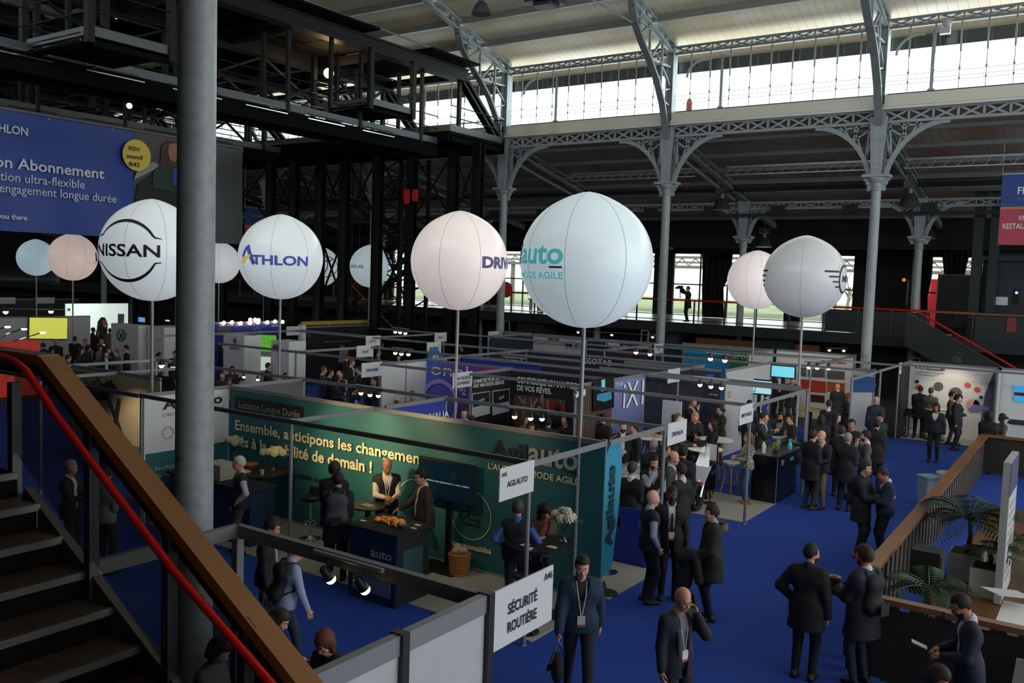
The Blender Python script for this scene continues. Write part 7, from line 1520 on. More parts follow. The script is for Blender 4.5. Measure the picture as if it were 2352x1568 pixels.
def person(pos, facing, pose, outfit, hair, hc, top, label, trs='#17181b', shirt='#c9ccd0', skin='l', h=1.76, res=.021, fem=False, fat=0, turn=0, nod=None, lean=None, shoe='#0f0f10', lan=False, badge=None, beard=None, group=None, glasses=False, tie=None, z0=0):
    x, y = pos[0], pos[1]; M_ = clothed(pose, outfit, hair, res, lean, nod, turn, fem, fat)
    t = Vector((-x, -y, 0)).normalized(); r = (-t).cross(Vector((0, 0, 1))); a = math.radians(facing); d = t*math.cos(a)+r*math.sin(a); J = M_['J']
    b = place(bpy.data.objects.new('person', M_['body']), mat('skin_'+skin, SKIN[skin], .55)); b.location = (x, y, z0); b.rotation_euler = (0, 0, math.atan2(d.y, d.x)-math.pi/2); s = h/1.80; b.scale = (s, s, s)
    tag(b, label, 'person', group)
    tm = leopard() if top == 'leo' else cmat(top)
    for k, m_ in (('jacket', tm), ('shirt', cmat(shirt)), ('trousers', cmat(trs)), ('shoes', cmat(shoe, .5)), ('hair', cmat(HAIRC.get(hc, '#15110f'), .7))):
        if k in M_: place(bpy.data.objects.new(M_[k].name.split('.')[0], M_[k]), m_, b)
    nk, R, c = head_frame(J); W = lambda v: tuple(R@np.array(v)+c)
    if res < .013:
        m = MB(); m2 = MB()
        for sg in (-1, 1): m.ball(W((.031*sg, .0815, .012)), .0105, 8, 6); m2.ball(W((.031*sg, .0885, .0115)), .0052, 8, 5)
        m.build('eyes', mat('eye_white', '#cfcac4', .4), b, True, True); m2.build('irises', mat('eye_dark', '#1b1310', .3), b, True, True)
        m = MB()
        for sg in (-1, 1): m.bar(W((.016*sg, .0905, .036)), W((.047*sg, .080, .036)), .006, .006)
        m.build('eyebrows', cmat(HAIRC.get(hc if hc != 'w' else 'g', '#15110f'), .7), b, False, True)
        MB().ball(W((0, .0965, -.0575)), .010, 10, 6, (2.0, .45, .55)).build('lips', mat('lips_'+skin, {'d': '#5a2f2a'}.get(skin, '#a5605a'), .5), b, True, True)
    if beard:
        F_ = Field(c-np.array([.13, .13, .2]), c+np.array([.13, .17, .05]), min(res, .014)); h_ = lambda p, q, ra, rb, **kw: F_.prim(p, q, ra, rb, R=R, o=c, **kw)
        h_((0, .032, -.05), (0, .037, -.082), .067, .052, k=.02); h_((0, .09, -.05), (0, .09, -.045), .016, .016, k=.01); Ri = R.T
        F_.carve(lambda X, Y, Z: np.maximum(Ri[2, 0]*(X-c[0])+Ri[2, 1]*(Y-c[1])+Ri[2, 2]*(Z-c[2])+.036, -(Ri[1, 0]*(X-c[0])+Ri[1, 1]*(Y-c[1])+Ri[1, 2]*(Z-c[2]))+.0))
        me = F_.mesh('beard'); place(bpy.data.objects.new('beard', me), cmat(HAIRC[beard], .8), b)
    if glasses:
        m = MB()
        for sg in (-1, 1):
            q = [W((.033*sg+.021*math.cos(k*math.pi/5), .103, .010+.016*math.sin(k*math.pi/5))) for k in range(11)]; m.tube(q, .0022, 4)
            m.tube([W((.054*sg, .101, .014)), W((.08*sg, .01, .02))], .002, 4)
        m.tube([W((-.012, .104, .012)), W((.012, .104, .012))], .002, 4); m.build('glasses', DARK, b, False, True)
    up = J['up']; g = {'suit': .0, 'closed': .02, 'coat': .036, 'parka': .0, 'puffer': .034, 'vest': .026, 'jumper': .018, 'shirt': .016}[outfit]
    if lan:
        fr = .112+g*.9+fat*.8; m = MB(); zl = .12
        for sg in (-1, 1): m.tube([tuple(up((.062*sg, -.035, .555))), tuple(up((.060*sg, .055, .50))), tuple(up((.045*sg, fr*.98, .37))), tuple(up((.006*sg, fr+.016+fat*.2, zl+.02)))], .006, 5)
        m.build('lanyard', mat('lanyard_white', '#c9c9cc', .6), b, False, True)
        q = up((0, fr+.022+fat*.2, zl-.04)); MB().box(q[0]-.045, q[0]+.045, q[1]-.004, q[1]+.004, q[2]-.065, q[2]+.06).box(q[0]-.044, q[0]+.044, q[1]+.004, q[1]+.0055, q[2]-.062, q[2]-.04, mi=1).build('badge', [mat('badge_white', '#d6d6d4', .5), mat('badge_rose', '#b83a55', .5)], b, False, True)
    if tie: MB().prism([tuple(up((-.012, .118, .42))), tuple(up((.012, .118, .42))), tuple(up((.03, .128, .12))), tuple(up((0, .128, .06))), tuple(up((-.03, .128, .12)))], (0, .008, 0)).build('tie', cmat(tie), b, False, True)
    return b, J
def extra(b, mb, name, m, smooth=False): return mb.build(name, m, b, smooth, True)
def held(b, v, name, label, cat):   # a thing of its own at a point given in the person's frame
    s = b.scale.x; R = Matrix.Rotation(b.rotation_euler.z, 3, 'Z'); p = R@(Vector(v)*s)+b.location
    return p, R
def backpack(b, J, col, label, big=1.0):
    up = J['up']; F_ = Field((-.25, -.5, .8), (.25, .1, 1.7), .016)
    F_.prim((-.07*big, -.205, .10), (.07*big, -.205, .10), .095, .095, R=J['T'], o=J['hip'], k=.05, sc=(1, .8, 1)); F_.prim((-.06*big, -.20, .40), (.06*big, -.20, .40), .09, .09, R=J['T'], o=J['hip'], k=.05, sc=(1, .75, 1)); F_.prim((0, -.20, .15), (0, -.20, .36), .14*big, .13*big, R=J['T'], o=J['hip'], k=.05, sc=(1.05, .6, 1))
    me = F_.mesh('backpack'); o = place(bpy.data.objects.new('backpack', me), cmat(col)); o.location = b.location; o.rotation_euler = b.rotation_euler; o.scale = b.scale; tag(o, label, 'backpack')
    m = MB()
    for sg in (-1, 1): m.tube([tuple(up((.10*sg, -.16, .42))), tuple(up((.105*sg, -.09, .53))), tuple(up((.11*sg, .02, .525))), tuple(up((.125*sg, .125, .40))), tuple(up((.155*sg, .10, .22))), tuple(up((.14*sg, -.10, .12)))], .016, 6)
    m.build('strap', cmat(col), o, True, True); MB().box(-.08, .08, -.305, -.285, .98, 1.12).build('front_pocket', cmat('#1c1d1f' if col != '#15161a' else '#24262b'), o, False, True); return o
def H(px, py, h=1.76): return at(px, py, z=h)      # ground position from the photo point of the crown of the head
NR = .0105
# ------------------------------------------------------------------ the people in the aisles
BLK, NV, CHA = '#17181b', '#1b2233', '#2b2c30'
def PP(px, py, h, *a, **k): return person(H(px, py, h), *a, h=h+.0, **k)
# nearest figures
b, J = PP(1862, 1240, 1.78, 165, 'pocketL', 'coat', 'crop', 'k', '#121315', 'person in black jacket and trousers with back turned, standing alone on the blue carpet', res=NR, turn=.55, trs='#101113', beard='k')
b, J = PP(1992, 1247, 1.80, -125, 'hold', 'parka', 'full', 'b', '#1c202a', 'person in hooded jacket and jeans beside the fence, facing left holding a gold box', res=NR, trs='#1f2a3e', beard='b', skin='t')
backpack(b, J, '#15161a', 'black backpack on the person beside the wooden fence')
p, R_ = held(b, (0, .44, 1.13), '', '', ''); g = empty('gift_box', p, 'shiny gold gift box held by the person beside the fence', 'box'); MB().lathe(p, [(.055, -.11), (.085, .10), (.085, .12)], 12).build('box_body', mat('gold_foil', '#b58a3a', .25, .9), g); MB().lathe(p, [(.088, .12), (.03, .135)], 12).build('box_lid', mat('copper_foil', '#7a4a30', .3, .8), g)
b, J = PP(2240, 1352, 1.80, -75, 'down', 'suit', 'crop', 'k', '#1d2336', 'bearded person in a navy suit and glasses reading a phone at the lower right corner', res=NR, shirt='#b9bcc2', beard='k', glasses=True, trs='#1a1f30', skin='t')
p, R_ = held(b, (0, .46, 1.12), '', '', ''); o = MB().bar(p+R_@Vector((-.04, -.02, 0)), p+R_@Vector((-.02, .13, .05)), .085, .012).build('smartphone', mat('white_glossy', '#c9ccd0', .2)); tag(o, 'pale phone held by the bearded person in the navy suit', 'phone')
b, J = PP(1562, 1334, 1.76, 42, 'phone', 'suit', 'bald', 'g', '#1a1f2b', 'bald person in glasses and dark suit with grey scarf, talking on a phone', res=NR, lan=True, glasses=True, trs='#171b26', nod=-.3, shirt='#77797d')
extra(b, MB().tube([tuple(J['up']((.07, -.04, .50))), tuple(J['up']((.09, .06, .47))), tuple(J['up']((.075, .115, .30))), tuple(J['up']((.07, .13, .08)))], .032, 8).tube([tuple(J['up']((-.07, -.04, .50))), tuple(J['up']((-.09, .06, .47))), tuple(J['up']((-.07, .115, .30))), tuple(J['up']((-.065, .13, .12)))], .032, 8), 'scarf', cmat('#45494d'), True)
p, R_ = held(b, (-.105, .10, 1.60), '', '', ''); o = MB().bar(p+R_@Vector((0, .03, -.06)), p+R_@Vector((0, -.02, .07)), .012, .065).build('smartphone', DARK); tag(o, 'black phone at the ear of the bald person', 'phone')
b, J = PP(1497, 1119, 1.80, 112, 'pocket', 'vest', 'bald', 'g', '#15181d', 'bald person in a dark quilted vest over a pale shirt, back half turned', res=NR, shirt='#8d9cb3', trs='#16171a', skin='p')
b, J = PP(1545, 1108, 1.84, 8, 'stand', 'suit', 'crop', 'k', '#121316', 'smiling person in a black suit, white shirt and black tie with a white badge', res=NR, skin='d', lan=True, tie='#101010', trs='#121316', shirt='#c2c5c8')
b, J = PP(1640, 1152, 1.76, -80, 'coat', 'parka', 'short', 'k', '#20231c', 'person in a dark parka with fur trimmed hood facing left, arm carrying a coat', res=NR, shirt='#8e99a6', trs='#14151a', fat=.03, turn=-.1)
F_ = Field((-.3, -.4, 1.2), (.3, .2, 1.7), .018)
for i in range(14): a = math.pi*(i/13)-math.pi; F_.prim((.13*math.cos(a), -.10+.09*math.sin(a), 1.42), (.13*math.cos(a), -.10+.09*math.sin(a), 1.45), .04, .035, k=.02)
me = F_.mesh('fur_hood'); place(bpy.data.objects.new('fur_hood', me), cmat('#5e513d'), b)
F_ = Field((-.5, -.1, .4), (.2, .6, 1.3), .018); F_.prim((-.16, .30, 1.02), (-.10, .45, .98), .09, .10, k=.05); F_.prim((-.14, .34, 1.0), (-.12, .40, .60), .10, .13, k=.06, sc=(.7, 1, 1)); F_.prim((-.18, .25, .95), (-.22, .20, .66), .07, .07, k=.05)
me = F_.mesh('carried_coat'); o = place(bpy.data.objects.new('carried_coat', me), cmat('#14160f')); o.location = b.location; o.rotation_euler = b.rotation_euler; o.scale = b.scale; tag(o, 'dark coat draped over the arm of the person in the fur hooded parka', 'coat')
b, J = PP(1338, 1263, 1.80, 6, 'walk', 'puffer', 'short', 'k', '#20344e', 'young person in a blue puffer jacket walking forward with a badge and black bag', res=NR, lan=True, trs='#20252a', nod=-.25, shirt='#24242a', skin='p')
p, R_ = held(b, (.27, .30, .62), '', '', ''); g = empty('shoulder_bag', p, 'black bag carried by the walking person in the blue puffer jacket', 'bag')
F_ = Field((-.2, -.25, -.28), (.2, .25, .2), .014); F_.prim((0, -.10, -.08), (0, .10, -.08), .12, .12, k=.03, sc=(.6, 1, 1.1)); me = F_.mesh('bag_body'); o = place(bpy.data.objects.new('bag_body', me), cmat('#0f1012'), g); o.rotation_euler = b.rotation_euler
MB().tube([(0, -.14, .0), (0, -.05, .16), (0, .05, .16), (0, .14, .0)], .012, 6).box(-.075, -.06, -.10, .10, -.12, -.04).build('handle', cmat('#3c3e42'), g, True, True)
# teal stand figures
b, J = PP(1190, 1143, 1.72, 172, 'hips', 'vest', 'full', 'z', '#14171b', 'person in dark vest with blue sleeves, back turned, at the corner post', res=NR, shirt='#3b5aa0', trs='#24262c', fat=.03)
b, J = person((-7.0, 11.2), 20, 'chin', 'puffer', 'curly', 'k', '#4a3728', 'person with dark curly hair, red scarf and brown coat leaning at the round flower table', h=1.60, res=.013, fem=True, trs='#16161a', nod=-.4, shirt='#7a2f35')
b, J = person((-9.25, 11.15), -72, 'reach', 'suit', 'short', 'k', '#2b2623', 'stout person in glasses and a brown black blazer reaching over the pastry counter', h=1.80, res=NR, fat=.05, glasses=True, shirt='#c9bfa8', trs='#17171a', nod=-.2)
b, J = person((-10.25, 11.3), 8, 'hold', 'vest', 'bald', 'k', '#15171b', 'bald person in a black vest with white sleeves standing against the teal wall', h=1.82, res=NR, lan=True, shirt='#c6bfae', trs='#15161a', skin='m', nod=-.3)
b, J = person((-10.05, 9.95), 175, 'fold', 'coat', 'short', 'k', '#15171a', 'person in black with a grey roll top backpack seen from behind at the teal stand', h=1.80, res=NR, trs='#121317'); backpack(b, J, '#43454a', 'grey roll top backpack on the person in black at the teal stand', 1.15)
b, J = person((-10.75, 10.55), 170, 'fold', 'coat', 'hood', 'k', '#131416', 'person with a black hood half hidden behind the grey backpack wearer', h=1.76, res=.014)
b, J = PP(553, 1042, 1.75, -85, 'hips', 'vest', 'short', 'w', '#1a1f22', 'white haired person in black vest with pale sleeves left on the teal stand', res=NR, shirt='#a9adb8', trs='#3a362e', lan=False, glasses=True)
b, J = person((-8.95, 7.6), 82, 'stand', 'jumper', 'short', 'k', '#141519', 'person in black with a white lanyard looking down right behind the near grey rail', h=1.78, res=NR, lan=True, nod=-.45, trs='#17181c', skin='t')
b, J = person((-8.2, 7.25), 110, 'walk', 'shirt', 'short', 'k', '#8d9bb8', 'person in a light blue shirt and jeans walking right behind the near grey rail', h=1.70, res=NR, trs='#232c3e', nod=-.5, lean=.2); backpack(b, J, '#15161a', 'black backpack on the person in the light blue shirt', .9)
b, J = person((-8.25, 5.95), 170, 'stand', 'jumper', 'crop', 'k', '#101114', 'dark clothed person just right of the thick column behind the near grey rail', h=1.76, res=NR, trs='#15161a')
b, J = PP(618, 1383, 1.60, 70, 'down', 'jumper', 'long', 'b', '#1a1a1e', 'person with long brown hair seen just above the wooden handrail', res=NR, fem=True, skin='p')
b, J = PP(765, 1424, 1.62, -40, 'down', 'jumper', 'bob', 'r', '#141318', 'person with a brown bob and black top looking down by the white partition', res=NR, fem=True, skin='p')
b, J = PP(478, 1445, 1.66, 60, 'down', 'jumper', 'bob', 'k', '#4d5258', 'dark haired person in grey at the foot of the thick column behind the mesh', res=.014, fem=True)
b, J = PP(160, 1050, 1.74, 60, 'hold', 'suit', 'short', 'g', '#14161a', 'grey haired person in black seen dimly through the stair mesh', res=.016)
b, J = PP(240, 1068, 1.76, 140, 'fold', 'shirt', 'short', 'k', '#6d6f70', 'person in a grey shirt seen dimly behind the red handrail', res=.016)
b, J = person((-3.35, 6.2), -160, 'situp', 'jumper', 'long', 'k', '#131316', 'dark haired seated person at the corner post of the white partition', h=1.66, res=.014, fem=True, z0=.0, skin='p')
b, J = person((-1.35, 9.6), 60, 'situp', 'jumper', 'bob', 'b', '#15130f', 'dark dressed person seated low in the bottom right corner', h=1.68, res=.014, fem=True, nod=-.5, skin='m')
# right hand aisle
R1 = .0125
b, J = PP(1985, 1053, 1.82, 72, 'hold', 'coat', 'full', 'b', '#14161a', 'person in a long dark coat with a black backpack and bright trainers, facing right', res=NR, trs='#171a24', shoe='#b9583f', skin='p', beard=None); backpack(b, J, '#101114', 'black backpack on the person in bright trainers', 1.0)
b, J = PP(2040, 1066, 1.76, -75, 'hold', 'puffer', 'crop', 'b', '#1c2a44', 'person in a navy jacket with red and blue chest stripe, looking down', res=NR, trs='#15161a', nod=-.5, skin='t'); extra(b, MB().lathe((0, .0, 1.18), [(.172, 0), (.172, .02)], 24), 'red_stripe', cmat('#b52a30')); extra(b, MB().lathe((0, .0, 1.20), [(.172, 0), (.172, .02)], 24), 'blue_stripe', cmat('#3f8fc0'))
b, J = PP(1867, 983, 1.82, 140, 'fold', 'coat', 'short', 'b', '#121316', 'tall person in a black overcoat seen from behind beside the bald one', res=NR, trs='#2a2a2c', skin='p', shoe='#2d241d')
b, J = PP(1890, 984, 1.80, -30, 'fold', 'closed', 'bald', 'k', '#17181d', 'bald person in a dark jacket and khaki trousers holding a cup in the aisle', res=NR, trs='#6e604a', skin='p', turn=.3)
b, J = PP(1992, 984, 1.80, -85, 'chin', 'suit', 'short', 'k', '#4a4d50', 'bearded person in a grey blazer with a hand at the chin', res=NR, beard='b', trs='#3b3d40', shirt='#c9ccd0', skin='p')
b, J = PP(1948, 990, 1.78, 165, 'fold', 'coat', 'short', 'g', '#15171a', 'greying person in a dark coat seen from behind in front of the grey blazer', res=NR, trs='#17181c')
b, J = PP(1958, 958, 1.76, -15, 'fold', 'jumper', 'short', 'k', '#17181b', 'smiling person in black with a white lanyard behind the grey blazer', res=R1, lan=True, skin='t')
b, J = PP(1722, 988, 1.68, -70, 'hold', 'shirt', 'long', 'l', 'leo', 'person with long fair hair, mottled black and cream blouse and jeans', res=NR, fem=True, trs='#35587a', shoe='#8a4a22')
b, J = PP(1754, 942, 1.80, 75, 'clap', 'suit', 'short', 'b', '#2b2e2e', 'person in a dark green grey suit with raised hands behind the dark counter', res=R1, skin='p')
b, J = PP(1795, 942, 1.76, -25, 'hold', 'vest', 'short', 'k', '#1b2427', 'person in a dark gilet facing the raised hands, phone in hand', res=R1, shirt='#8a8478', skin='t', beard='k')
b, J = PP(1818, 948, 1.72, -60, 'fold', 'parka', 'crop', 'b', '#20221f', 'person in a pale hooded jacket standing behind the palm leaves', res=R1, skin='p')
b, J = PP(1722, 915, 1.76, 10, 'stand', 'suit', 'short', 'k', '#14161c', 'person in black with glasses partly behind the corner name board', res=R1, lan=True, glasses=True)
b, J = PP(1597, 943, 1.68, 15, 'hold', 'suit', 'bob', 'y', '#141416', 'blonde bobbed person in black at the white round table', res=NR, fem=True, lan=True, shirt='#1a1a1c', skin='p')
b, J = PP(1640, 960, 1.68, -75, 'hold', 'jumper', 'long', 'k', '#131418', 'person with long black hair in black at the white round table', res=NR, fem=True, skin='p')
b, J = PP(1563, 955, 1.78, 80, 'hold', 'suit', 'short', 'w', '#2d2a26', 'white haired person in a brown black suit at the white round table', res=NR, skin='p')
b, J = PP(1556, 945, 1.72, 60, 'stand', 'suit', 'crop', 'l', '#1c2430', 'short haired person just behind the white haired one', res=R1, skin='p')
b, J = PP(1590, 908, 1.86, 60, 'chin', 'suit', 'short', 'l', '#15181e', 'tall brown haired person with a hand at the chin above the blonde one', res=R1, skin='l')
b, J = PP(1656, 928, 1.66, -60, 'fold', 'coat', 'tail', 'k', '#2a281f', 'person with glasses and tied hair in a dark olive coat', res=R1, fem=True, glasses=True)
b, J = PP(1432, 962, 1.78, 5, 'fold', 'suit', 'short', 'k', '#14171d', 'bearded person in black blazer and white shirt behind the front rail of the blue counter', res=R1, beard='k', skin='p')
b, J = PP(1458, 966, 1.74, -60, 'point', 'jumper', 'short', 'k', '#17191d', 'dark haired person with raised hand beside the bearded one', res=R1)
b, J = PP(1405, 1044, 1.76, 78, 'pocket', 'suit', 'short', 'g', '#1f1a1b', 'grey haired person in glasses and dark suit near the feather flag', res=NR, glasses=True, skin='p')
b, J = PP(1452, 1055, 1.80, 155, 'fold', 'suit', 'short', 'z', '#141619', 'person in a black suit with white collar seen from behind beside the feather flag', res=NR, skin='l', shoe='#5a3420')
b, J = PP(1502, 1038, 1.80, 10, 'chin', 'vest', 'short', 'k', '#17191d', 'bearded person in a black vest and white sleeves with a hand at the mouth', res=NR, beard='k', shirt='#aab0ba', skin='p', nod=-.25)
b, J = PP(1545, 1030, 1.80, 70, 'stand', 'suit', 'ring', 'l', '#3b3b3c', 'balding person in a grey suit facing right in the aisle', res=NR, skin='p')
b, J = PP(1568, 1060, 1.74, -130, 'fold', 'suit', 'short', 'b', '#15181f', 'person in a black suit with white collar turned away from the balding one', res=NR, skin='l')
b, J = PP(1570, 1018, 1.84, 170, 'fold', 'coat', 'short', 'k', '#10131a', 'tall person in black seen from behind beside the motorcycle', res=R1)
b, J = PP(1502, 1006, 1.78, 175, 'fold', 'coat', 'short', 'g', '#15181c', 'grey haired person in black seen from behind at the front rail', res=R1)
b, J = PP(1527, 1014, 1.74, 100, 'fold', 'coat', 'short', 'b', '#15171b', 'dark dressed person squeezed between the grey haired and the tall one', res=.018)
